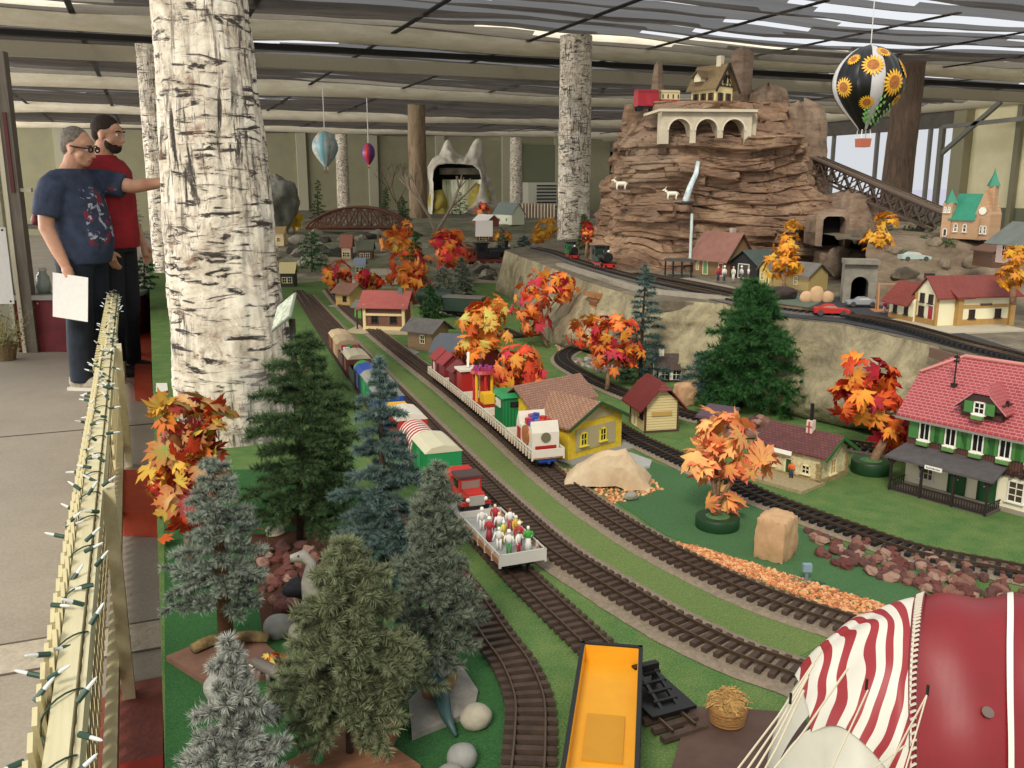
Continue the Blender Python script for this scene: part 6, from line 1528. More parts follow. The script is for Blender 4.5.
def person2():
    HB=C('#3a2a20',.9,'#241a14',60,.4)
    b=P(125,374,FLOORZ); rz=-YAW-.12
    t=thing('person','bearded man in red T-shirt and black trousers standing behind the older man','person',b,rz)
    mb=MB(); M,c=headmesh(mb,(.040,0,1.712),.10,0)
    limb(mb,[(-.02,0,1.53),(.0,0,1.60),(.02,0,1.67)],[.08,.066,.062])
    limb(mb,[(0,0,.95),(.01,0,1.1),(.01,0,1.3),(-.01,0,1.45),(-.02,0,1.55)],[.14,.14,.155,.14,.07],18)
    for s in(-1,1):
        limb(mb,[(-.01,s*.20,1.49),(-.03,s*.25,1.33),(-.02,s*.265,1.18),(.04,s*.26,1.05),(.10,s*.24,.93)],[.062,.055,.047,.041,.03]); hand(mb,(.10,s*.24,.93),(.3,-s*.1,-1),.5,s,(0,-s,0))
        limb(mb,[(0,s*.09,.93),(.01,s*.10,.72),(.015,s*.10,.5),(-.005,s*.105,.3),(-.01,s*.105,.08)],[.09,.08,.06,.052,.042])
    remesh(mb.build('body',MSK,t,smooth=True),.0072,1); face_bits(t,M,c,HB)
    secs=[(.93,.02,.155,.185),(1.02,.025,.16,.185),(1.15,.02,.158,.19),(1.28,.015,.16,.205),(1.40,.0,.155,.232),(1.48,-.012,.14,.235),(1.53,-.02,.115,.185),(1.56,-.015,.09,.11),(1.575,-.01,.085,.095)]
    mb=MB(); n=26; vs=[(cx+rx*math.cos(2*PI*k/n),ry*math.sin(2*PI*k/n),z) for z,cx,rx,ry in secs for k in range(n)]
    mb.add(vs,[(i*n+j,i*n+(j+1)%n,(i+1)*n+(j+1)%n,(i+1)*n+j) for i in range(len(secs)-1) for j in range(n)]+[tuple(range(n-1,-1,-1)),tuple(len(vs)-n+j for j in range(n))])
    for s in(-1,1): mb.tube([(-.01,s*.13,1.485),(-.02,s*.205,1.445),(-.032,s*.24,1.36),(-.035,s*.26,1.25)],[.088,.092,.088,.082],14)
    remesh(mb.build('t_shirt',C('#b3232c',.8,'#8f1c26',8,.3),t,smooth=True),.011,2)
    mb=MB()
    for s in(-1,1): mb.tube([(0.0,s*.085,.98),(.01,s*.098,.74),(.02,s*.10,.5),(-.0,s*.105,.3),(-.005,s*.105,.055)],[.12,.10,.084,.078,.074],16)
    mb.tube([(.01,0,.90),(.01,0,1.0)],[.15,.15],20)
    remesh(mb.build('trousers',C('#17171b',.85,'#22222a',12,.3),t,smooth=True),.011,2)
    for s in(-1,1):
        mb=MB(); mb.ball((.05,s*.108,.045),(.145,.052,.045),16,10); mb.ball((-.04,s*.108,.06),(.06,.045,.06),12,8); remesh(mb.build('shoe',C('#2a2523',.6),t,smooth=True),.008,2)
    mb=MB(); mb.ball(c+M@Vector((-.022,0,.05)),(.100,.081,.088),18,12,M=M); mb.ball(c+M@Vector((-.055,0,.0)),(.055,.074,.06),14,10,M=M)
    remesh(mb.build('hair',C('#3a2a20',.9,'#241a14',60,.4),t,smooth=True),.008,1)
    mb=MB(); mb.ball(c+M@Vector((.052,0,-.082)),(.048,.050,.042),16,10,M=M)
    for y in(-1,1): mb.ball(c+M@Vector((.03,y*.045,-.058)),(.03,.022,.042),12,8,M=M)
    remesh(mb.build('beard',C('#3a2a20',.9,'#241a14',60,.4),t,smooth=True),.008,1)
person2()
# ================================================================ AISLE FENCE with string lights
FZ=.145
a=P(55,790,FZ); b=P(118,272,FZ); d=(b-a); Lf=d.length; d.normalize(); nx=Vector((d.y,-d.x,0))
t=thing('railing_fence','long cream wooden fence rail with lattice running along the aisle','fence',(a.x,a.y,FLOORZ),math.atan2(d.y,d.x)); h=FZ-FLOORZ
MF1=wood('#cbbf94','#ded4ac',scale=3,st=(1,10,10)); MF2=C('#d3c79a',.65,'#c4b78a',12,name='cream_slat')
# local: x along, y to the left
MB().box((Lf/2,.004,h-.015),(Lf,.031,.030)).build('top_rail',MF1,t)
MB().box((Lf/2,-.020,h-.035),(Lf,.008,.05)).build('side_board',MF1,t)
MB().box((Lf/2,-.004,.10),(Lf,.03,.04)).build('bottom_rail',MF1,t)
# posts
for k,(px,py) in enumerate([(111,706),(129,466),(136,372),(138,330),(139,305)]):
    q=P(px,py,FLOORZ)-Vector((a.x,a.y,FLOORZ)); x=q.dot(d); y=-q.dot(nx)
    MB().box((x,-.036,h/2-.004),(.042,.032,h-.008)).build('post',MF1,t)
# lattice: two layers of diagonal slats on the aisle side
s0=.066; hh=h+.016; nsl=int(Lf/s0)
proto=MB().bar((0,.027,.08),(.30,.027,hh),.030,.007,up=(0,1,0)).build('lattice_slat',MF2,t)
proto2=MB().bar((0,.035,.08),(-.30,.035,hh),.030,.007,up=(0,1,0)).build('lattice_slat',MF2,t)
cnt=0
for i in range(nsl):
    for pr in(proto,proto2):
        if cnt>=96: break
        o=pr.copy(); COL.objects.link(o); o.location=(i*s0,0,0); cnt+=1
mb=MB()
for i in range(48,nsl): mb.bar((i*s0,.027,.08),(i*s0+.30,.027,hh),.006,.030,up=(0,1,0)); mb.bar((i*s0,.035,.08),(i*s0-.30,.035,hh),.006,.030,up=(0,1,0))
o=mb.build('lattice_slats',MF2,t); o['kind']='stuff'
# string lights
ts=thing('string_lights','string of small white bulbs with green sockets wound around the aisle fence rail','string lights',(a.x,a.y,FLOORZ),math.atan2(d.y,d.x))
GW=C('#2d4a3a',.5,name='green_wire'); BLB=C('#dfe2dc',.15,name='bulb_white'); pts=[]
nw_=int(Lf/.012)
for i in range(nw_): 
    x=i*.012; ph=2*PI*x/.19+.6*math.sin(x*5); pts.append((x,.006+.026*math.cos(ph),h-.012+.019*math.sin(ph)))
MB().tube(pts,.0016,5).build('wire',GW,ts)
rl=random.Random(5); nb=0; x=.02; proto=None
def bulb_mesh():
    m1=MB().cyl((0,0,0),(0,0,.020),.0045,n=8).build('socket',GW,ts); m2=MB().lathe([(.0032,0),(.0030,.010),(.0022,.018),(0,.022)],(0,0,.020),8).build('bulb',BLB,m1); return m1
s_proto=bulb_mesh(); b_proto=s_proto.children[0]
far=MB()
while x<Lf-.05:
    a_=rl.uniform(0,2*PI); base=Vector((x,.008+.034*math.cos(a_),h+.006+.012*math.sin(a_))); dr=Vector((rl.uniform(-.6,.6),rl.choice((-1,1))*rl.uniform(.4,1),rl.uniform(-.2,.8))).normalized()
    if nb<98:
        if nb==0: o=s_proto
        else: o=s_proto.copy(); COL.objects.link(o); o2=b_proto.copy(); COL.objects.link(o2); o2.parent=o
        o.location=base; o.rotation_euler=Vector((0,0,1)).rotation_difference(dr).to_euler()
    else: far.cyl(base,base+dr*.02,.0045,n=6); far.cyl(base+dr*.02,base+dr*.042,.003,.001,n=6,k=1)
    nb+=1; x+=rl.uniform(.035,.07)
far.build('far_bulbs',[GW,BLB],ts)['kind']='stuff'
# red painted boxes at floor level between fence and layout
MR=C('#9c3a22',.7,'#b04a2a',10,.2,name='red_paint_board')
def patch(name,label,cat,pix,z,th,m):
    q=[P(x,y,z) for x,y in pix]; c=sum(q,Vector())/len(q); o=MB().prism([(p.x-c.x,p.y-c.y) for p in q],z-th-c.z,0,).build(name,m,loc=c); return tag(o,label,cat)
patch('red_floor_board','dark red painted board on the floor by the nearest fence post','board',[(96,800),(163,800),(163,676),(122,684),(100,700)],FLOORZ+.02,.019,C('#7a3f34',.75,'#8e4a3c',14,.3,name='faded_red'))
patch('red_floor_board','bright red strip on the faded board at the bottom edge','board',[(96,800),(163,800),(163,755),(96,768)],FLOORZ+.024,.004,C('#b02f1c',.6))
patch('red_planter_box','orange-red box between the second fence post and the big autumn maple','box',[(118,512),(166,514),(164,468),(120,470)],FLOORZ+.10,.099,C('#b4401f',.65,'#c64e2a',10))
patch('red_planter_box','orange-red box further up the aisle beside the far fence posts','box',[(134,386),(152,386),(151,364),(135,364)],FLOORZ+.10,.099,C('#a83a20',.65,'#bb482a',10))
patch('red_planter_box','orange-red box at the far end of the fence','box',[(136,352),(151,352),(150,318),(136,318)],FLOORZ+.10,.099,C('#a83a20',.65,'#bb482a',10))
patch('white_card','small white card lying on the turf beside the birch column','card',[(156,391),(168,391),(167,383),(156,383)],.004,.003,WHITE)
# left stand with post, banner, dry plant
c=Q(17,200,7.3); WP_=wood('#5f574c','#7d7466',scale=4,st=(12,12,1)); zt=CAMZ+1.02
t=thing('weathered_post','weathered grey wooden post of the stall at the left edge','post',(c.x,c.y,FLOORZ),-YAW+.1)
MB().box((0,0,(zt-FLOORZ)/2),(.085,.09,zt-FLOORZ)).build('post',WP_,t); MB().box((-.058,-.03,(zt-FLOORZ)/2),(.03,.05,zt-FLOORZ)).build('edge_trim',C('#cfc8ae',.7),t); MB().box((.08,0,1.33),(.09,.05,.03)).build('bracket',C('#cfc8ae',.7),t)
MB().box((.0,-.05,1.62),(.028,.01,.62)).build('red_strip',C('#5c1f1c',.6),t)
c=Q(-4,200,7.3); t=thing('stall_wall','grey-green stall wall with cream edge at the left edge','stall',(c.x,c.y,FLOORZ),-YAW+.1)
MB().box((-.12,0,.95),(.30,.04,1.9)).build('panel',C('#8f8d78',.8),t); MB().box((.035,-.01,.95),(.03,.06,1.9)).build('edge_board',C('#a8a690',.7),t)
c=Q(2,266,7.1); t=thing('white_banner','white vinyl banner with metal eyelets hanging from the stall','banner',c,-YAW+.1)
MB().box((-.05,0,0),(.22,.004,.60)).build('sheet',C('#e6e4dc',.5),t)
for z in(.28,-.28): MB().lathe([(.005,0),(.008,0),(.008,.002),(.005,.002)],n=12).build('eyelet',C('#3a3a3a',.4,metal=.8),t).matrix_local=Matrix.Translation((.035,-.004,z))@Matrix.Rotation(PI/2,4,'X')
c=Q(12,352,5.0); c=P(6,360,FLOORZ); t=thing('dried_plant','dry branching plant in a basket below the white banner','plant',c,0)
MB().lathe([(.07,0),(.10,.12),(.11,.14),(.09,.14)],n=16).build('basket',C('#6b5a3c',.9,'#8a7650',60,.5),t)
mb=MB(); rp=random.Random(3)
for i in range(60):
    a_=rp.uniform(0,6.28); r=rp.uniform(.08,.26); z=rp.uniform(.12,.46); e=Vector((r*math.cos(a_),r*math.sin(a_),z)); mb.tube([(0,0,.1),tuple(e*.5+Vector((0,0,.08))),tuple(e)],[.003,.0022,.001],4)
    for k in range(5): q=e*(1-.09*k); mb.ball(q+Vector((rp.uniform(-.02,.02),)*3),.007,5,4)
mb.build('dry_stems',C('#a3976a',.9,'#7d7d4c',30),t)
# display table behind the men with gift items
c=P(46,352,FLOORZ); t=thing('display_table','long display counter with dark red skirt behind the older man','table',(c.x,c.y,FLOORZ),-YAW)
MB().box((.05,.3,.22),(1.3,.6,.44)).build('skirt',C('#5c1c20',.8,'#74262a',8),t); MB().box((.05,.3,.46),(1.36,.66,.04)).build('top',C('#8f8c84',.6),t)
for x in(-.3,.15,.6): MB().box((x,.45,.74),(.04,.04,.56)).build('upright',C('#6f6b60',.6),t)
MB().box((.15,.45,1.02),(1.0,.3,.03)).build('shelf',C('#77736a',.6),t)
its=[(-.18,'#8a2f2a','round red-brown ornament on the shelf behind the older man, nearest the stall post'),(-.06,'#d9cdb0','white-bearded gnome ornament on the shelf behind the older man'),(.06,'#c9a040','golden ornament on the shelf, touching the older man in view'),(.55,'#e6e0d2','pale ornament beside the dark conifer behind the man in red')]
for x,c_,lb in its:
    w=Vector((c.x,c.y,0))+Vector((math.cos(-YAW),math.sin(-YAW),0))*x+Vector((-math.sin(-YAW),math.cos(-YAW),0))*.45
    o=thing('shelf_ornament',lb,'ornament',(w.x,w.y,FLOORZ+1.036)); MB().lathe([(.045,0),(.055,.04),(.03,.10),(.01,.13)],n=12).build('body',C(c_,.6),o,smooth=True); MB().ball((0,0,.12),.028,10,8).build('head',C('#dccbb0',.6),o,smooth=True); MB().lathe([(.03,.13),(.0,.20)],n=10).build('cap',C('#a8242a',.6),o)
for k,(x,c_,lb) in enumerate([(-.2,'#39452f','dark potted greenery on the counter beside the stall post'),(-.02,'#9aa69a','glass jar on the counter beside the older man\'s back')]):
    w=Vector((c.x,c.y,0))+Vector((math.cos(-YAW),math.sin(-YAW),0))*x+Vector((-math.sin(-YAW),math.cos(-YAW),0))*.12
    o=thing('counter_item',lb,'ornament',(w.x,w.y,FLOORZ+.481)); o.name='potted_greenery' if k==0 else 'glass_jar'
    MB().lathe([(.045,0),(.06,.06),(.05,.14),(.03,.17),(.035,.19)],n=14).build('vessel',C(c_,.2 if k else .8),o,smooth=True); MB().lathe([(.035,.19),(.037,.21),(0,.215)],n=14).build('lid',C('#c9c5b9',.4),o)
# sign on stand in front of birch column
c=P(300,455,.0); q=Q(284,312,2.75)
t=thing('information_stand','slanted information board on a black post beside the birch column','sign',(q.x,q.y,0),-YAW-.2)
MB().box((.025,0,q.z/2-.01),(.012,.02,q.z-.02)).build('post',BLACK,t)
bd=MB().box((0,0,0),(.085,.12,.006)).build('board',C('#8a8f7c',.5),t); bd.location=(0,0,q.z); bd.rotation_euler=(math.radians(38),math.radians(-35),math.radians(-10))
pg=MB().box((0,0,.004),(.076,.11,.002)).build('printed_page',C('#d6d8c4',.5,'#8f9a84',70),bd)
# ================================================================ FOREGROUND
# big red, striped and white balloon canopy
D0=1.17; cB=Q(985,806,D0); ex=_r; ez=_u; ey=_f   # local axes of the fabric object set square to its tilt
RXb,RYb,RZb=.284,.13,.272
t=thing('balloon_canopy','large red canopy with striped panel and white skirt in the bottom right corner','canopy',cB,0)
Rm=Matrix((ex,ey,ez)).transposed().to_4x4(); t.rotation_euler=Rm.to_euler()
XS=-.088
def pt(x,w,off=0.0):
    """surface point: x lateral, w angle about the x axis; 0 faces the viewer's underside, pi/2 top"""
    k=max(0,1-(max(0,-x-.04)/(RXb-.04))**2.2)**.5 if x<0 else 1-.10*(x/.3)**2
    k=max(k,.0); ry=(RYb*k+off); rz_=(RZb*k+off)
    wr=.0035*math.sin(x*60+w*3)+.004*noise.noise(Vector((x*9,w*3,2)))
    return Vector((x-.072*math.cos(w)*max(0,min(1,1-(-x-.085)/.15)),-math.cos(w)*(ry+wr),math.sin(w)*(rz_+wr)))
MRED=C('#831a1e',.42,'#75161a',5,.12,name='red_vinyl',bs=5); MWH=C('#cdc8b8',.5,'#bfb9a6',6,.15,name='white_vinyl',bs=6)
def surf(x0,x1,wa,wb,nu,nv,off): return MB().grid(lambda u,v:pt(x0(v)+(x1(v)-x0(v))*u if callable(x0) else x0+(x1-x0)*u,wa+(wb-wa)*v,off),nu,nv)
# seam leans: x of the seam as a function of w
seam=lambda w:-.085
mb=MB().grid(lambda u,v:pt(seam(-.3+3.2*v)+(.42-seam(-.3+3.2*v))*u,-.3+3.2*v,.0),50,70); mb.build('red_panel',MRED,t,smooth=True)
o=MB().grid(lambda u,v:pt(.029+.008*u,-.3+3.2*v,.0025),4,70).build('white_band',C('#ece8da',.5),t,smooth=True)
# striped panel: between seam and lower-left hem
hem=lambda x:.20+(-.085-x)*3.9
def fold(x,w):
    f=.012*noise.noise(Vector((x*16,w*3.2,7)))*min(1,(seam(w)-x)/.05); return f
def sp(u,v):
    x=-.088-.156*u; w0=hem(x); w1=2.2-.5*u; w=w0+(w1-w0)*v; x=x+(seam(w)+.088)*(1-u); p=pt(x,w,.004+fold(x,w)); return p
n=NT('striped_vinyl'); v=n.coord(); spx=n.N('ShaderNodeSeparateXYZ'); n.L(v,spx.inputs[0])
def mth(op,a,b_=None):
    m=n.N('ShaderNodeMath',operation=op)
    for i,q in enumerate((a,b_)):
        if q is None: continue
        if hasattr(q,'is_output'): n.L(q,m.inputs[i])
        else: m.inputs[i].default_value=q
    return m.outputs[0]
nz=n.noise(v,7,2,.4)
ph=mth('ADD',mth('MULTIPLY',spx.outputs[0],27.0),mth('MULTIPLY',spx.outputs[2],-26.0)); ph=mth('ADD',ph,mth('MULTIPLY',nz,2.6)); ph=mth('ADD',ph,mth('MULTIPLY',mth('POWER',mth('ABSOLUTE',mth('ADD',spx.outputs[0],.088)),1.6),-90.0))
fr_=mth('FRACT',ph); cc=n.ramp(fr_,[(0,srgb('#93262a')),(.46,srgb('#d3cdbd'))],'CONSTANT'); MSTR=n.out(cc,.5); 
MB().grid(sp,60,60).build('striped_panel',MSTR,t,smooth=True)
MB().grid(lambda u,v:pt(-.2835+.20*u+.01*v*0,-.9+(hem(-.2835+.20*u)+.9+.04)*v if True else 0,-.001+.006*noise.noise(Vector((u*5,v*4,3)))),50,40).build('white_skirt',MWH,t,smooth=True)
# white vinyl wraps over the left shoulder behind stripes
MB().grid(lambda u,v:pt(-.2838+.05*u,1.0+1.6*v,-.003),14,30).build('white_shoulder',MWH,t,smooth=True)
mb=MB(); 
for i in range(64):
    w=.05+i*.034; p0=pt(seam(w)-.004,w,.005);p1=pt(seam(w)+.005,w+.012,.005); mb.bar(p0,p1,.0022)
mb.build('lacing',C('#d9cfbb',.6),t)
mb=MB().tube([pt(seam(w)-.006,w,.004) for w in[.02+.05*i for i in range(46)]],.0012,5).tube([pt(seam(w)+.006,w,.004) for w in[.02+.05*i for i in range(46)]],.0012,5); mb.build('seam_cord',C('#6d2a2a',.6),t)
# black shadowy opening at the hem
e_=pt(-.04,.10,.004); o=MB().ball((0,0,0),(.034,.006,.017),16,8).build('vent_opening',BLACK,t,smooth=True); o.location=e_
o=MB().lathe([(.004,0),(.007,0),(.007,.002),(.004,.002)],n=14).build('grommet',C('#8c7a6c',.3,metal=.8),t); p=pt(.003,.62,.003); o.location=p; o.rotation_euler=(PI/2-.7,0,0)
# rope loops
def W2(px,py,dep): return Q(px,py,dep)
t=thing('guy_ropes','thin pale guy ropes running from the canopy down to the lower left','rope',(0,0,0))
RP=C('#cfc3a8',.7)
for i,(a_,b_) in enumerate([((822,650,1.06),(733,775,1.02)),((814,664,1.04),(741,778,1.0)),((808,676,1.02),(748,782,.99)),((848,668,1.0),(757,790,.98)),((804,690,1.0),(752,792,.99))]):
    A_=W2(*a_);B_=W2(*b_); m=(A_+B_)/2+Vector((0,0,-.006)); MB().tube([A_,m,B_],.0013,5).build('rope',RP,t)
for i,(a_,b_) in enumerate([((927,695,.925),(904,775,.91)),((927,695,.925),(884,775,.93)),((906,745,.93),(830,800,.93)),((868,690,.97),(822,790,.95))]):
    MB().bar(W2(*a_),W2(*b_),.0013).build('rope',RP,t)
for (px,py,dp) in((927,692,.926),(866,686,.975),(790,700,1.0)): MB().tube([W2(px,py+4,dp),W2(px+1,py-7,dp)],.0016,5).build('hook',C('#3a3a36',.3,metal=.8),t)
# brown board + woven basket
patch('brown_board','plain brown board lying on the turf below the woven basket','board',[(662,800),(690,706),(800,712),(860,800)],.008,.007,C('#4b362d',.75,'#5a4336',14,.2))
c=P(727,722,.008); t=thing('woven_basket','small round woven basket topped with straw on the brown board','basket',c,0)
MW=C('#9a6f3a',.85,'#b88d52',90,.8,name='wicker'); MB().lathe([(.022,0),(.026,.004),(.031,.016),(.032,.030),(.030,.034)],n=24).build('woven_body',MW,t,smooth=True)
mb=MB()
for k in range(5): mb.lathe([(.027+.0012*k,0),(.0295+.001*k,.002),(.027+.0012*k,.004)],(0,0,.002+.006*k),24)
mb.build('weave_band',C('#8a6031',.85),t)
rb=random.Random(9); mb=MB()
for i in range(240):
    a_=rb.uniform(0,6.28); r=rb.uniform(0,.034); z=.034+.022*(1-(r/.036)**2)*rb.uniform(.5,1.1); c_=Vector((r*math.cos(a_),r*math.sin(a_),z)); e=Vector((rb.uniform(-1,1),rb.uniform(-1,1),rb.uniform(-.5,.5))).normalized()*.010; mb.tube([c_-e,c_+Vector((0,0,.003)),c_+e],.0011,4)
mb.ball((0,0,.036),(.030,.030,.018),14,8); mb.build('straw',C('#c09a5c',.9,'#8f6a38',80),t)
# boulders
q=P(602,492,0); rk=C('#cdb896',.85,'#b59a76',9,.35,name='tan_rock',bs=14)
def boulder(name,label,px,py,r,prof,seed,mat,z=0,rz=0,dz=0,cat='rock',step=.12,group=None,fr=3,amp=.10):
    b=P(px,py,z); 
    def fn(q):
        a_=1.0+amp*noise.noise(q*1.6+Vector((seed,0,0)))+amp*.5*noise.noise(q*4+Vector((0,seed,0)))
        f=math.floor((noise.noise(q*1.3+Vector((seed,3,0)))+.5)*5)/5; return a_*(1+step*(f-.5))
    def shp(q):
        k=fn(q); x,y,zz=q.x,q.y,q.z
        sq=max(abs(x),abs(y),abs(zz)); k*=(1/sq)**prof; return k
    mb=MB().ball((0,0,r[2]*.86),r,40,26,fn=shp); 
    mb.v=[(x,y,max(0,zz)) for x,y,zz in mb.v]
    o=mb.build(name,mat,smooth='a',loc=(b.x,b.y,z+dz),rz=rz); return tag(o,label,cat,group)
# big boulder: custom wedge profile
b=P(608,485,0); t_=None
pr=[(-.125,0),(-.130,.022),(-.105,.050),(-.045,.095),(.0,.118),(.045,.115),(.085,.07),(.125,.020),(.128,.0)]
def bw(u,v):
    i=u*(len(pr)-1); k=min(int(i),len(pr)-2); f=i-k; x=pr[k][0]*(1-f)+pr[k+1][0]*f; z=pr[k][1]*(1-f)+pr[k+1][1]*f
    y=(v-.5)*2; zz=z*(1-abs(y)**3.0*.9); yy=y*.062*(1-.45*z/.12)
    nn=.007*noise.noise(Vector((x*14,yy*14,zz*14)))+.011*noise.noise(Vector((x*23,yy*23,zz*23+5)))
    return Vector((x+nn,yy-.012*z/.12+nn,max(0,zz+nn if zz>0 else 0)))
o=MB().grid(bw,17,9).build('boulder',rk,smooth=False,loc=(b.x,b.y,0),rz=-YAW-.12); tag(o,'large pale beige boulder before the yellow station house','rock')
boulder('boulder','upright tan block stone right of the potted orange maple',775,556,(.046,.040,.060),.78,5,C('#bf9a70',.85,'#a5825c',12,.35),rz=.5,step=.05)
boulder('pebble','small grey stone at the foot of the large beige boulder',631,500,(.022,.014,.013),.1,8,C('#8f8c7c',.8))
boulder('boulder','peach coloured stone block behind the cream signal hut',685,404,(.046,.045,.050),.6,12,C('#c49a72',.85,'#a98262',12,.3))
# round stones front left
GR=C('#96948c',.8,'#7a786f',14,.1,name='grey_pebble')
for i,(px,py,rx,rz_,m,lb) in enumerate([(279,637,.030,.026,GR,'smooth grey round stone between the frosted and olive conifers'),(302,640,.026,.022,C('#a39d8c',.8,'#8c8676',14),'beige round stone right of the smooth grey one'),(224,700,.033,.030,C('#a5a39a',.8,'#8d8b82',14),'pale round stone in front of the pinkish board'),(476,727,.027,.022,C('#aaa28c',.8,'#8e8774',14),'oval beige stone at the edge of the curved track'),(462,768,.024,.022,GR,'grey round stone below the oval beige one'),(450,785,.022,.018,C('#8e8a80',.8),'dim grey stone cut by the bottom edge')]):
    boulder('round_stone',lb,px,py,(rx,rx*.9,rz_),0,20+i,m,cat='stone',step=0,amp=.05)
# boards under trees
WB=C('#7d5a48',.85,'#6a4a3a',20,.2,name='pinkish_board')
patch('tree_base_board','pinkish brown board under the frosted conifer trunk','board',[(166,656),(222,692),(290,664),(250,630),(215,636)],.012,.011,WB)
patch('tree_base_board','grey stone slab under the grey-green conifer','board',[(412,735),(474,710),(478,690),(455,655),(405,660)],.012,.011,C('#8f8a7e',.85,'#77736a',30,.2))
# wooden star base
b=P(354,760,0); pts=[]
for k in range(10): a_=PI/2+k*PI/5+.25; r=.115 if k%2==0 else .058; pts.append((r*math.cos(a_),r*math.sin(a_)))
tag(MB().prism(pts,.0,.016).build('wooden_star_base',wood('#7a4f35','#8f6244',scale=10),loc=(b.x,b.y,0.0005)),'brown wooden star-shaped base under the olive conifer','base')
for i,(px,py,rz,lb) in enumerate([(207,648,.5,'mossy bark log left of the frosted conifer trunk'),(253,642,-.4,'mossy bark log right of the frosted conifer trunk'),(448,690,.9,'brown log stub beside the grey-green conifer trunk')]):
    b=P(px,py,.012); o=MB().tube([(-.03,0,.011),(-.01,0,.012),(.012,.001,.011),(.03,0,.010)],[.010,.0115,.011,.009],10).build('bark_log',C('#6d5438',.9,'#9a8450',50,.8),smooth=True,loc=b,rz=rz); tag(o,lb,'log')
b=P(432,695,.012); tag(MB().cyl((0,0,0),(0,0,.05),.017,.014,n=14).build('tree_stump',C('#6a4228',.9,'#8a5a38',40,.5),loc=(b.x,b.y,b.z)),'short brown trunk stump standing on the grey slab','stump')
# lava rocks bed near dinosaur
def rocks(px0,px1,py0,py1,n,smin,smax,mats,name,label,cat,group,seed,z=0,quad=None,stuff=False):
    rg=random.Random(seed); protos=[]
    for k in range(5):
        mb=MB().ball((0,0,0),(1,.8,.65),8,6,fn=lambda q:1+.45*noise.noise(q*1.3+Vector((seed+k*3,0,0)))+.2*noise.noise(q*3+Vector((k,0,0)))); protos.append(mb)
    if stuff:
        out=MB()
        for i in range(n):
            u,v=rg.random(),rg.random(); A_,B_,C_,D_=quad; x=(A_[0]*(1-u)+B_[0]*u)*(1-v)+(D_[0]*(1-u)+C_[0]*u)*v; y=(A_[1]*(1-u)+B_[1]*u)*(1-v)+(D_[1]*(1-u)+C_[1]*u)*v
            p=P(x,y,z); s=rg.uniform(smin,smax); M=Matrix.Translation((p.x,p.y,z+s*.3))@Matrix.Rotation(rg.uniform(0,6),4,Vector((rg.random(),rg.random(),1)).normalized())@Matrix.Scale(s,4); pr_=protos[i%5]; out.add([M@Vector(v_) for v_ in pr_.v],pr_.f,i%len(mats))
        o=out.build(name,mats); tag(o,label,cat,None,'stuff'); return
    ms=[]
    for k,pm in enumerate(protos):
        me=bpy.data.meshes.new(name); me.from_pydata(pm.v,[],pm.f); me.materials.append(mats[k%len(mats)]); ms.append(me)
    for i in range(n):
        u,v=rg.random(),rg.random(); A_,B_,C_,D_=quad; x=(A_[0]*(1-u)+B_[0]*u)*(1-v)+(D_[0]*(1-u)+C_[0]*u)*v; y=(A_[1]*(1-u)+B_[1]*u)*(1-v)+(D_[1]*(1-u)+C_[1]*u)*v
        p=P(x,y,z); s=rg.uniform(smin,smax); o=bpy.data.objects.new(name,ms[i%5]); COL.objects.link(o); o.location=(p.x,p.y,z+s*.45); o.rotation_euler=(rg.uniform(-.4,.4),rg.uniform(-.4,.4),rg.uniform(0,6)); o.scale=(s,)*3; tag(o,label,cat,group)
LV=[C('#6f3a30',.9,'#522c26',30,.4),C('#8f6456',.9,'#74503f',30,.4),C('#6a3f36',.9),C('#9a7a68',.9),C('#5a3a34',.9)]
rocks(0,0,0,0,205,.009,.020,LV,'lava_rock','reddish brown lava rock in the bed along the dark curved track','rock','lava rocks along the dark curved track',1,quad=[(806,532),(1040,578),(1040,622),(812,562)])
rocks(0,0,0,0,48,.011,.022,LV,'lava_rock','dark red lava rock in the pile behind the frosted conifer','rock','lava rocks behind the frosted conifer',2,quad=[(262,550),(318,545),(322,610),(262,612)])
rocks(0,0,0,0,55,.016,.03,LV,'lava_rock','brown lava rock on the bank behind the stone cottage','rock','lava rocks behind the stone cottage',3,quad=[(700,425),(775,420),(772,438),(735,440)])
CH=[C('#c98250',.9),C('#d89a62',.9),C('#b06a40',.9),C('#dcae7c',.9)]
rocks(0,0,0,0,1500,.003,.007,CH,'wood_chips','orange wood chips scattered beside the track below the potted orange maple','wood chips',None,4,quad=[(645,537),(700,548),(885,606),(862,621)],stuff=True)
rocks(0,0,0,0,700,.003,.007,CH,'wood_chips','orange wood chips heaped around the large beige boulder','wood chips',None,5,quad=[(560,470),(640,468),(662,490),(614,505)],stuff=True)
rocks(0,0,0,0,160,.008,.02,[C('#8f887c',.9),C('#6f6a60',.9),C('#a8a296',.9),C('#9a6a58',.9)],'gravel','mixed gravel inside the small loop of dark track','gravel',None,6,quad=[(572,362),(610,352),(640,366),(600,374)],stuff=True)
rocks(0,0,0,0,260,.004,.009,[C('#c9a080',.9),C('#b58468',.9)],'gravel','pinkish gravel strip under the stone kiln','gravel',None,7,quad=[(555,345),(600,342),(615,350),(560,352)],stuff=True)
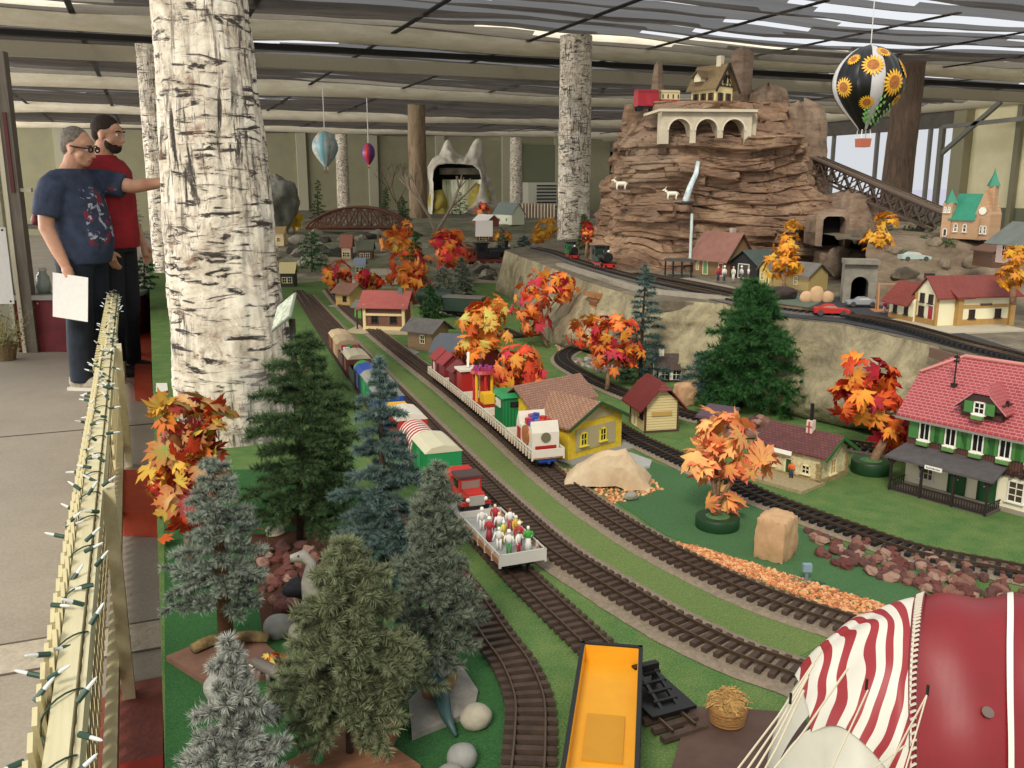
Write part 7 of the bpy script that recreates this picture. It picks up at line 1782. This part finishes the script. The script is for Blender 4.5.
# dinosaur toy, tail, shell, small toys
b=P(330,640,.0); t=thing('toy_dinosaur','grey long-necked toy dinosaur peering out left of the olive conifer','toy',b,-YAW+PI); G=C('#9a968a',.6,'#7e7a6e',30)
dp=depth(b); hx=-( (310-330)*dp/F); z1=Zat(312,557,b.x,b.y); 
mb=MB().tube([(-.10,0,.02),(-.05,0,.045),(0,0,.06),(.03,0,.075),(.038,.0,z1*.7),(.030,0,z1*.92),(.045,0,z1),(.068,0,z1-.006)],[.006,.022,.032,.024,.013,.010,.013,.008],10)
for x in(-.035,.015):
    for y in(-.02,.02): mb.tube([(x,y,.05),(x,y,0)],[.013,.010],8)
mb.build('body',G,t,smooth=True)
mb=MB(); 
for y in(-1,1): mb.ball((.052,y*.011,z1+.004),.0025,6,5)
mb.build('eye',BLACK,t)
b=P(440,700,.0); t=thing('toy_dinosaur_tail',None,None,b,-YAW); t['label']='dark teal curved toy dinosaur lying under the grey-green conifer'; t['category']='toy'; t.name='toy_dinosaur'
A_=[P(400,690,.06),P(425,668,.06),P(440,690,.035),P(446,715,.02),P(456,736,.008)]
loc=t.matrix_basis; Mi=(Matrix.Translation(b)@Matrix.Rotation(-YAW,4,'Z')).inverted()
MB().tube([Mi@p for p in A_],[.022,.024,.017,.010,.003],10).build('body',C('#2c4a48',.5,'#24403c',20),t,smooth=True)
b=P(275,535,.0); t=thing('white_shell','white clam-like shell lying among the lava rocks','shell',b,.4)
MB().ball((0,0,.016),(.026,.018,.008),16,8,M=Matrix.Rotation(.3,3,'X')).build('upper_valve',C('#d8cdb8',.5),t,smooth=True); MB().ball((0,-.004,.006),(.026,.018,.006),16,8).build('lower_valve',C('#c9bca4',.5),t,smooth=True)
b=P(318,770,.0); t=thing('green_toy_lizard','bright green toy neck rising beside the wooden star base','toy',b,-YAW); MB().tube([(-.0,0,0),(.002,0,.035),(-.006,0,.05),(-.018,0,.052)],[.008,.006,.006,.004],8).build('body',C('#2f9a58',.5),t,smooth=True)
b=P(268,680,.0); t=thing('toy_dinosaur','small grey open-mouthed toy dinosaur beside the orange fern','toy',b,-YAW+PI-.5)
mb=MB().tube([(-.045,0,.010),(-.015,0,.022),(.012,0,.026),(.030,0,.030),(.042,0,.026)],[.003,.012,.011,.009,.004],8)
for x in(-.01,.012):
    for y in(-.009,.009): mb.tube([(x,y,.02),(x,y,0)],[.005,.004],6)
mb.build('body',C('#6d655c',.6),t,smooth=True); MB().box((.038,0,.020),(.010,.006,.003)).build('jaw',WHITE,t)
b=P(275,664,.01); t=thing('orange_fern','small orange leafy sprig on the pinkish board edge','plant',b); leaves(t,[(0,0,.012,.028,.010,.02)],16,.014,'orange',77); MB().cyl((0,0,0),(0,0,.012),.002,n=6).build('stem',CREAM,t)
# dark rocks
boulder('dark_rock','black rock in the lava pile beside the toy dinosaur',297,600,(.030,.026,.026),.1,31,C('#2c2b2c',.8,'#1d1d1f',20,.4))
boulder('dark_rock','teal-grey rock below the black rock in the lava pile',305,615,(.016,.014,.012),.1,33,C('#4c625c',.7))
b=P(300,522,.0); t=thing('rusty_tank','rusty brown block lying behind the white shell','block',b,-YAW); MB().box((.0,0,.022),(.09,.05,.044)).build('body',C('#5a3d2a',.8,'#6e4a32',20,.3),t)
# tiny electric figure/post right of the tan block stone
b=P(806,583,0); t=thing('track_side_figure','small grey-blue trackside figure right of the tan block stone','figurine',b,-YAW)
MB().cyl((0,0,0),(0,0,.03),.004,n=8).build('stand',C('#6b7f88',.5),t); MB().box((0,0,.038),(.02,.012,.018)).build('body',C('#7f9aa6',.5),t); MB().box((-.01,0,.003),(.05,.03,.005)).build('base',C('#5a6a4a',.8),t)
patch('green_base_plate','dark green flat plate beneath the trackside figure','plate',[(785,583),(812,590),(826,583),(800,576)],.002,.0015,C('#2c4a34',.8))
patch('grey_slab','pale grey slab right of the large beige boulder','slab',[(620,470),(650,466),(652,460),(630,452),(618,455)],.008,.007,C('#a9a8a0',.8))
patch('grey_slab','grey concrete slab before the tan brick signal box','slab',[(390,351),(409,358),(420,352),(402,345)],.006,.005,C('#8b8a82',.85))
# tan flat stones near the terrace tunnel
for i,(px,w,lb) in enumerate([(806,.030,'left one of the three peach flat stones by the tunnel portal'),(816,.034,'tallest of the three peach flat stones by the tunnel portal'),(827,.030,'right one of the three peach flat stones by the tunnel portal')]):
    boulder('flat_stone',lb,px,303,(w,.016,w*(1.25 if i==1 else 1.0)),.05,40+i,C('#c9a57e',.85,'#b8936c',14,.2),z=TZ,cat='stone',rz=-YAW,step=0,amp=.06)
b=P(783,297,TZ); boulder('dark_mound','dark brown mound beside the three peach flat stones',783,300,(.07,.05,.035),.05,44,C('#3f322b',.9,'#2c2420',20,.5),z=TZ,cat='mound')
# ================================================================ BACK AREA
def T(px,py):
    v=max(0,min(1,(290-py)/70)); return P(px,py,.28*v*v*(3-2*v))
def bt(u,v):
    px=255+365*u; py=292-74*v; p=T(px,py); e=min(1,v*6)
    p.z+=(.045*noise.noise(p*1.5)+.03*noise.noise(p*5))*e-.004
    if v<.02: p.z=-.004
    return p
o=MB().grid(bt,150,80).build('rocky_mound',m_rock('#575240','#8a846b','#b0aa90','#66704c'),smooth=True); tag(o,'rocky green-brown rising ground behind the turf at the back','mound'); o['kind']='thing'
# flat ground beyond
a=[T(255,218),T(620,218)]; q=[(a[0].x,a[0].y),(a[1].x,a[1].y),(a[1].x+3,a[1].y+6),(a[0].x+1,a[0].y+6)]
struct(MB().prism(q,FLOORZ,.26).build('floor_back_ground',MD))
# retaining stones
rg=random.Random(12); GM=[C('#a39c8a',.9,'#7d7768',12,.5),C('#b5ad98',.9,'#8c8572',12,.5),C('#4a463d',.9,'#393630',12,.5)]
spots=[]
for i in range(34):
    px=rg.uniform(300,420); py=rg.uniform(234,262); spots.append((px,py,rg.uniform(.07,.2)))
for i in range(26):
    px=rg.uniform(455,560); py=rg.uniform(240,285); spots.append((px,py,rg.uniform(.05,.13)))
prs=[]
for k in range(3):
    mb=MB().ball((0,0,0),(1,.7,.5),14,9,fn=lambda q:1+.4*noise.noise(q*1.2+Vector((k*5,0,0)))+.15*noise.noise(q*4)); me=bpy.data.meshes.new('mound_rock'); me.from_pydata(mb.v,[],mb.f); me.materials.append(GM[k]); prs.append(me)
for i,(px,py,s) in enumerate(spots):
    o=bpy.data.objects.new('mound_rock',prs[i%3]); COL.objects.link(o); o.location=T(px,py); o.scale=(s,)*3; o.rotation_euler=(rg.uniform(-.3,.3),rg.uniform(-.3,.3),rg.uniform(0,6))
    tag(o,'rounded grey rock on the rising ground below the truss bridge' if i<34 else 'rounded grey rock on the bank around the back locomotive','rock','rocks below the truss bridge' if i<34 else 'rocks around the back locomotive')
# truss bridge
a=T(308,232);b=T(412,232); a.z=b.z=T(360,230).z+.03; d=b-a; L=d.length
t=thing('truss_bridge','long rust-brown bowstring truss bridge at the back','bridge',(a+b)/2,math.atan2(d.y,d.x)); MT=C('#6a3f2c',.6,'#55321f',20,name='rusty_steel'); H=Zat(360,207,((a+b)/2).x,((a+b)/2).y)-a.z
MB().box((0,0,.01),(L,.30,.03)).build('deck',MT,t)
N=10
for s in(-1,1):
    mb=MB(); ar=lambda u:H*(1-(2*u-1)**2)**.8*.92+H*.08
    pts=[(-L/2+L*k/24,s*.15,ar(k/24)) for k in range(25)]; mb.tube(pts,.020,6); mb.tube([(-L/2,s*.15,.03),(L/2,s*.15,.03)],.018,6)
    f=mb.build('arch_chord',MT,t); mb=MB()
    for k in range(N):
        x0=-L/2+L*k/N;x1=-L/2+L*(k+1)/N
        mb.bar((x0,s*.15,.03),(x0,s*.15,ar(k/N)),.016)
        (mb.bar((x0,s*.15,.03),(x1,s*.15,ar((k+1)/N)),.016) if k<N/2 else mb.bar((x0,s*.15,ar(k/N)),(x1,s*.15,.03),.016))
        (mb.bar((x0,s*.15,ar(k/N)),(x1,s*.15,.03),.010) if k<N/2 else mb.bar((x0,s*.15,.03),(x1,s*.15,ar((k+1)/N)),.010))
    mb.build('web_truss',MT,f)
mb=MB()
for k in range(1,N): x=-L/2+L*k/N; mb.bar((x,-.15,ar(k/N)),(x,.15,ar(k/N)),.012)
mb.build('cross_bracing',MT,t)
# small buildings at the back
bs=[('white_block_house','white block house with flat roof right of the birch column',(262,262),(276,262),.14,.14,.0,'#d9cfb5','#c9bfa5'),
('cream_cabin','cream cabin with brown roof above the white block house',(266,246),(284,246),.18,.16,.06,'#cbb48a','#9c8458'),
('cream_pavilion','cream gabled pavilion on dark posts beside the bushy conifer',(281,288),(294,288),.14,.15,.07,'#3a332b','#d9c88f'),
('pink_cottage','little pinkish cottage with brown gable beside the grey rocks',(342,262),(351,262),.14,.18,.10,'#c9a990','#8d5a48'),
('mossy_hut','hut with mossy grey roof in the middle of the back ground',(358,262),(372,262),.16,.14,.07,'#5c4a38','#5f6350'),
('white_hut','white hut in front of the mossy roofed hut',(356,276),(364,276),.12,.12,.05,'#c9ccc4','#8a96a6'),
('long_beige_house','long beige house behind the pink-roofed station',(372,285),(398,285),.14,.10,.04,'#b9ac8a','#a8a088'),
('white_gabled_house','white house with grey-green roof under the waterfall rock',(494,224),(512,225),.25,.18,.16,'#d6d6bd','#6c7870'),
('white_roof_shed','shed with bright white roof left of the white gabled house',(474,226),(488,227),.2,.10,.08,'#8a4a3a','#e6e0d6'),
('white_panel_shed','shed with tall white roof behind the back locomotive',(477,243),(491,243),.3,.10,.16,'#7d4036','#ddd6cb'),
('brown_lean_to','brown flat-roofed stable below the grey-green shrubs',(440,302),(458,305),.14,.07,.02,'#4a3a2c','#6a5f50')]
for nm_,lb,A_,B_,Wd,h,rise,wc,rc in bs:
    z=T((A_[0]+B_[0])/2,A_[1]).z if 'lean' not in nm_ else 0
    hut(nm_,lb,A_,B_,z-.01,Wd,h,max(.012,rise),stucco(wc),C(rc,.8,rc,20),oh=.02,wins=(('S',-.2,.3,.04,.05),('S',.2,.3,.04,.05)),fm=CREAM)
# waterfall rock at the back
D1=20.5; c=Q(462,222,D1); m=D1/F
t=thing('waterfall_rock','big pale two-peaked rock with a lit waterfall cave at the back','rock formation',(c.x,c.y,c.z-.3),-YAW); MWR=C('#a39a8a',.9,'#c9c2b2',3,.6,name='pale_rock',bs=6)
sil=[(428,222),(430,190),(429,168),(434,160),(441,156),(446,144),(449,142),(453,149),(459,157),(465,158),(470,152),(474,143),(480,141),(483,145),(484,160),(489,180),(497,200),(508,215),(512,222)]
pts=[((x-462)*m,(222-y)*m+.3) for x,y in sil]; n=len(pts)
cave=[(434,222),(436,196),(435,182),(437,172),(441,167),(450,166),(462,166),(474,167),(480,172),(482,180),(480,192),(476,202),(468,210),(460,216)]
cp=[((x-462)*m,(222-y)*m+.3) for x,y in cave]
# front face ring between cave and silhouette using shapely-free triangulation: resample both outlines by angle
cx,cz=-.0,(222-185)*m+.3
def rad(poly,a):
    best=0; dx,dz=math.cos(a),math.sin(a)
    for i in range(len(poly)):
        x1,z1=poly[i];x2,z2=poly[(i+1)%len(poly)]; ex_,ez_=x2-x1,z2-z1; den=dx*ez_-dz*ex_
        if abs(den)<1e-9: continue
        s_=((x1-cx)*ez_-(z1-cz)*ex_)/den; u=((x1-cx)*dz-(z1-cz)*dx)/den
        if s_>0 and -1e-6<=u<=1+1e-6: best=max(best,s_)
    return best
NA=160; mb=MB()
def wf(u,v):
    a_=2*PI*u; r0=rad(cp,a_); r1=rad(pts,a_); r1=max(r1,r0+.05)
    if v<.5: k=v/.5; r=r0+(r1-r0)*k; y=-.55+.5*k**2+.35*(1-math.sin(min(1,k)*PI))*0
    else: k=(v-.5)/.5; r=r1*(1-.15*k); y=-.05+.9*k
    p=Vector((cx+r*math.cos(a_),y,cz+r*math.sin(a_))); nn=.10*noise.noise(p*2.3)+.05*noise.noise(p*7); return p+Vector((nn*.5,-nn,nn*.5))*(1 if .02<v<.99 else .3)
mb.grid(wf,NA,30); mb.build('rock_shell',MWR,t,smooth=True)
MB().add([(cx+rad(cp,2*PI*k/40)*1.1*math.cos(2*PI*k/40),.25,cz+rad(cp,2*PI*k/40)*1.1*math.sin(2*PI*k/40)) for k in range(40)],[tuple(range(40))]).build('cave_back',C('#2c2e26',.9),t)
nwf=NT('falling_water'); f=nwf.noise(nwf.coord(scale=(14,1,.8)),1.0,4,.7); mwf=nwf.out(nwf.ramp(f,[(.3,'#a3a878'),(.5,'#d3d6b0'),(.7,'#f2f2dc')]),.3)
MB().grid(lambda u,v:((-.42+.86*u),-.18+.05*math.sin(u*9)-.12*(1-v)**2,.42+.82*v),24,10).build('water_curtain',mwf,t,smooth=True)
MB().box((.0,-.25,1.42),(.95,.22,.14)).build('rock_lintel',C('#3a342c',.9,'#6a6250',5,.5),t)
for x,z,r in((-.52,.75,.22),(.42,.82,.24),(-.5,.45,.2),(.3,.45,.2)): rock('mossy_boulder',(x,-.35,z),(r,r*.7,r*1.3),x*3+z,C('#8a7a32',.9,'#b0a04a',4,.5),t,16,10)
MB().box((0,-.5,.36),(.95,.6,.06)).build('pool_ledge',C('#a8a070',.8,'#c9c496',5,.4),t)
# picket fence at the back
a=Q(512,222,18);b=Q(556,222,17.2); d=b-a; t=thing('picket_fence','brown and white striped picket fence at the back below the louvred unit','fence',((a+b)/2),math.atan2(d.y,d.x)); L=d.length; t.location.z=.24
h=.30
MB().box((0,0,h*.8),(L,.04,.04)).build('rail',C('#7a5a40',.7),t); MB().box((0,0,h*.15),(L,.04,.04)).build('rail',C('#7a5a40',.7),t)
for i in range(28): MB().box((-L/2+L*(i+.5)/28,-.03,h*.5),(L/28*.6,.015,h)).build('picket',C('#c9bfa6',.7) if i%2 else C('#7a5a40',.7),t)
# bare branches left of the brown bark column
t=thing('bare_tree','leafless twiggy tree left of the brown bark column at the back','tree',T(400,228)); rp=random.Random(8); mb=MB()
def br(p,d,L,r,n):
    q=p+d*L; mb.tube([p,(p+q)/2+Vector((rp.uniform(-.05,.05),)*3)*L,q],[r,r*.8,r*.6],5)
    if n: 
        for k in range(3): br(q,(d+Vector((rp.uniform(-.8,.8),rp.uniform(-.8,.8),rp.uniform(-.1,.5)))).normalized(),L*.72,r*.6,n-1)
br(Vector((0,0,0)),Vector((-.1,0,1)),.35,.018,4); mb.build('branches',C('#6a5a48',.9),t)
t=thing('bare_tree','dead grey branches leaning beside the waterfall rock','tree',T(436,232)); mb=MB(); br(Vector((0,0,0)),Vector((-.5,0,1)).normalized(),.4,.03,2); br(Vector((0,0,0)),Vector((.6,0,.9)).normalized(),.4,.03,2); mb.build('branches',C('#9a8a74',.9),t)
# grey rock peak right of birch column at the back (px 262-300,165-220)
o=rock('grey_crag',Q(275,205,11.5),(.30,.3,.34),5,m_rock('#5a5a50','#7d7b70','#9a978a','#6a6c5c'),None,40,26,.3,4,'grey-green crag just right of the thick birch column','rock')
# ---- incline truss bridge right of the mountain
a=Q(802,150,6.1);b=Q(950,212,5.25); d=b-a; L=d.length; rz=math.atan2(d.y,d.x); pitch=-math.atan2(d.z,math.hypot(d.x,d.y))
t=thing('incline_truss_bridge','dark brown truss ramp descending from the mountain toward the church','bridge',(a+b)/2,0); t.rotation_euler=(0,pitch,rz); MT2=C('#4a3c33',.7,'#5c4c40',20,name='dark_truss'); hT=.125; w=.09
MB().box((0,0,-.006),(L,w+.03,.014)).build('deck',C('#6a5a4c',.8),t)
N=11
for s in(-1,1):
    mb=MB().bar((-L/2,s*w/2,-.018),(L/2,s*w/2,-.018),.014); mb.bar((-L/2,s*w/2,-hT),(L/2-.07,s*w/2,-hT),.012); f=mb.build('chord',MT2,t); mb=MB()
    for k in range(N):
        x0=-L/2+L*k/N;x1=x0+L/N; mb.bar((x0,s*w/2,-.02),(x0,s*w/2,-hT),.008); mb.bar((x0,s*w/2,-.02),(x1,s*w/2,-hT),.007); mb.bar((x1,s*w/2,-.02),(x0,s*w/2,-hT),.007)
    mb.build('x_bracing',MT2,f)
for s in(-1,1): MB().bar((-L/2,s*.022,.006),(L/2,s*.022,.006),.005).build('rail',M_RAIL,t)
# ---- hanging balloons
def balloon(name,label,px,py0,py1,wpx,dep,mats,ng=12,sun=False,baskm=None,topz=None):
    top=Q(px,py0,dep);bot=Q(px,py1,dep); m=dep/F; Rr=wpx/2*m; H=top.z-bot.z; c=Vector((bot.x,bot.y,bot.z))
    t=thing(name,label,'balloon',c,-YAW+.13); prof=[]
    K=22
    for i in range(K+1):
        v=i/K; 
        if v<.55: r=.16+.84*math.sin(v/.55*PI/2)**1.15
        else: r=math.cos((v-.55)/.45*PI/2)**.55 if v<1 else 0
        prof.append((r*Rr*(1 if v<1 else 0),H*v))
    for g in range(ng):
        vs=[];S=5
        for r,z in prof:
            for j in range(S+1):
                a_=2*PI*(g+j/S)/ng; rr=r*(1+.035*math.sin(PI*j/S)); vs.append((rr*math.cos(a_),rr*math.sin(a_),z))
        MB().add(vs,[(i*(S+1)+j,i*(S+1)+j+1,(i+1)*(S+1)+j+1,(i+1)*(S+1)+j) for i in range(K) for j in range(S)]).build('gore',mats[g%len(mats)],t,smooth=True)
    bh=Rr*.42; MB().box((0,0,-bh*.9),(Rr*.32,Rr*.32,bh*.6),top=1.1).build('basket',baskm or C('#b5654a',.8),t)
    mb=MB()
    for sx in(-1,1):
        for sy in(-1,1): mb.bar((sx*Rr*.15,sy*Rr*.15,-bh*.6),(sx*Rr*.13,sy*Rr*.13,0.002),.003)
    mb.build('basket_rope',WHITE,t)
    zt=HT-.1-c.z; MB().cyl((0,0,H),(0,0,zt),.0016*dep/3,n=5).build('hanging_line',C('#d9d6cf',.5),t)
    if sun:
        def rat(z):
            for (r0,z0),(r1,z1) in zip(prof,prof[1:]):
                if z0<=z<=z1: return r0+(r1-r0)*(z-z0)/(z1-z0+1e-9)
            return 0
        k0=0
        for (ang,zf,sr) in [(-1.95,.72,.030),(-1.30,.52,.034),(-2.05,.30,.020),(-.62,.70,.030),(-1.45,.88,.020),(-.85,.33,.018),(-2.75,.48,.026),(0.2,.5,.03),(1.2,.6,.03),(2.2,.55,.03),(-2.62,.80,.018)]:
            sr=sr*1.45*Rr/.14; z=zf*H; r=rat(z); r2=rat(z+.01); rr=r*1.045+.002; 
            nrm=Vector((math.cos(ang),math.sin(ang),-(r2-r)/.01)).normalized(); up=Vector((0,0,1)); x=up.cross(nrm).normalized(); y=nrm.cross(x)
            M=Matrix((x,y,nrm)).transposed().to_4x4(); M.translation=Vector((rr*math.cos(ang),rr*math.sin(ang),z))
            mb=MB(); 
            def onsurf(px_,py_):
                p=M@Vector((px_,py_,0)); a2=math.atan2(p.y,p.x); rz2=rat(max(0,min(H,p.z)))*1.05+.003; return Vector((rz2*math.cos(a2),rz2*math.sin(a2),p.z))
            n_=18
            for k in range(n_):
                a1=2*PI*k/n_; mb.add([onsurf(.45*sr*math.cos(a1-.2),.45*sr*math.sin(a1-.2)),onsurf(.85*sr*math.cos(a1-.13),.85*sr*math.sin(a1-.13)),onsurf(1.15*sr*math.cos(a1),1.15*sr*math.sin(a1)),onsurf(.85*sr*math.cos(a1+.13),.85*sr*math.sin(a1+.13)),onsurf(.45*sr*math.cos(a1+.2),.45*sr*math.sin(a1+.2))],[(0,1,2,3,4)],0)
            ring=[onsurf(.55*sr*math.cos(2*PI*k/14),.55*sr*math.sin(2*PI*k/14))*1.004 for k in range(14)]; mb.add(ring+[onsurf(0,0)*1.006],[(k,(k+1)%14,14) for k in range(14)],1)
            mb.build('sunflower_print',[C('#eebc2e',.5,'#e09a22',60,name='petal'),C('#8a5224',.7,'#b5702a',90,name='seed_head')],t)
        mb=MB()
        for ang,za_,zb2 in((-1.5,.08,.36),(-1.0,.08,.30),(-2.0,.1,.24),(-.6,.1,.5)):
            for k in range(10):
                f=k/9; z=(za_+(zb2-za_)*f)*H; r=rat(z)*1.05+.003; s_=.011*Rr/.14*(1.1-f*.5); a2=ang+.10*math.sin(k*2.1)
                mb.add([(r*math.cos(a2-s_/r),r*math.sin(a2-s_/r),z),(r*math.cos(a2),r*math.sin(a2),z-s_),(r*math.cos(a2+s_/r),r*math.sin(a2+s_/r),z+s_),(r*math.cos(a2),r*math.sin(a2),z+s_*1.6)],[(0,1,2,3)])
        mb.build('leaf_print',C('#4f8a3c',.6,'#7aa85a',60),t)
    return t
BK=C('#121411',.35,name='black_nylon'); WN=C('#c9c6c2',.5,name='white_nylon')
def stripeg(cols): return [C(c,.45) for c in cols]
balloon('hanging_balloon','black hanging balloon printed with sunflowers and white strips',864,47,130,66,4.0,[BK,BK,BK,WN],16,True)
balloon('hanging_balloon','pale blue patterned hanging balloon at the back',326,131,167,25,14.0,[C('#6a9cab',.5,'#b9a68a',12),C('#c9c2b0',.5,'#5a8c9c',10),C('#7fb0b8',.5)],12,baskm=C('#8f6a4a',.8))
balloon('hanging_balloon','small rainbow hanging balloon right of the pale blue one',369,143,165,13,16.0,stripeg(['#c9302c','#7a2c5a','#3c3a8a','#b03a6a']),12,baskm=C('#8f6a4a',.8))
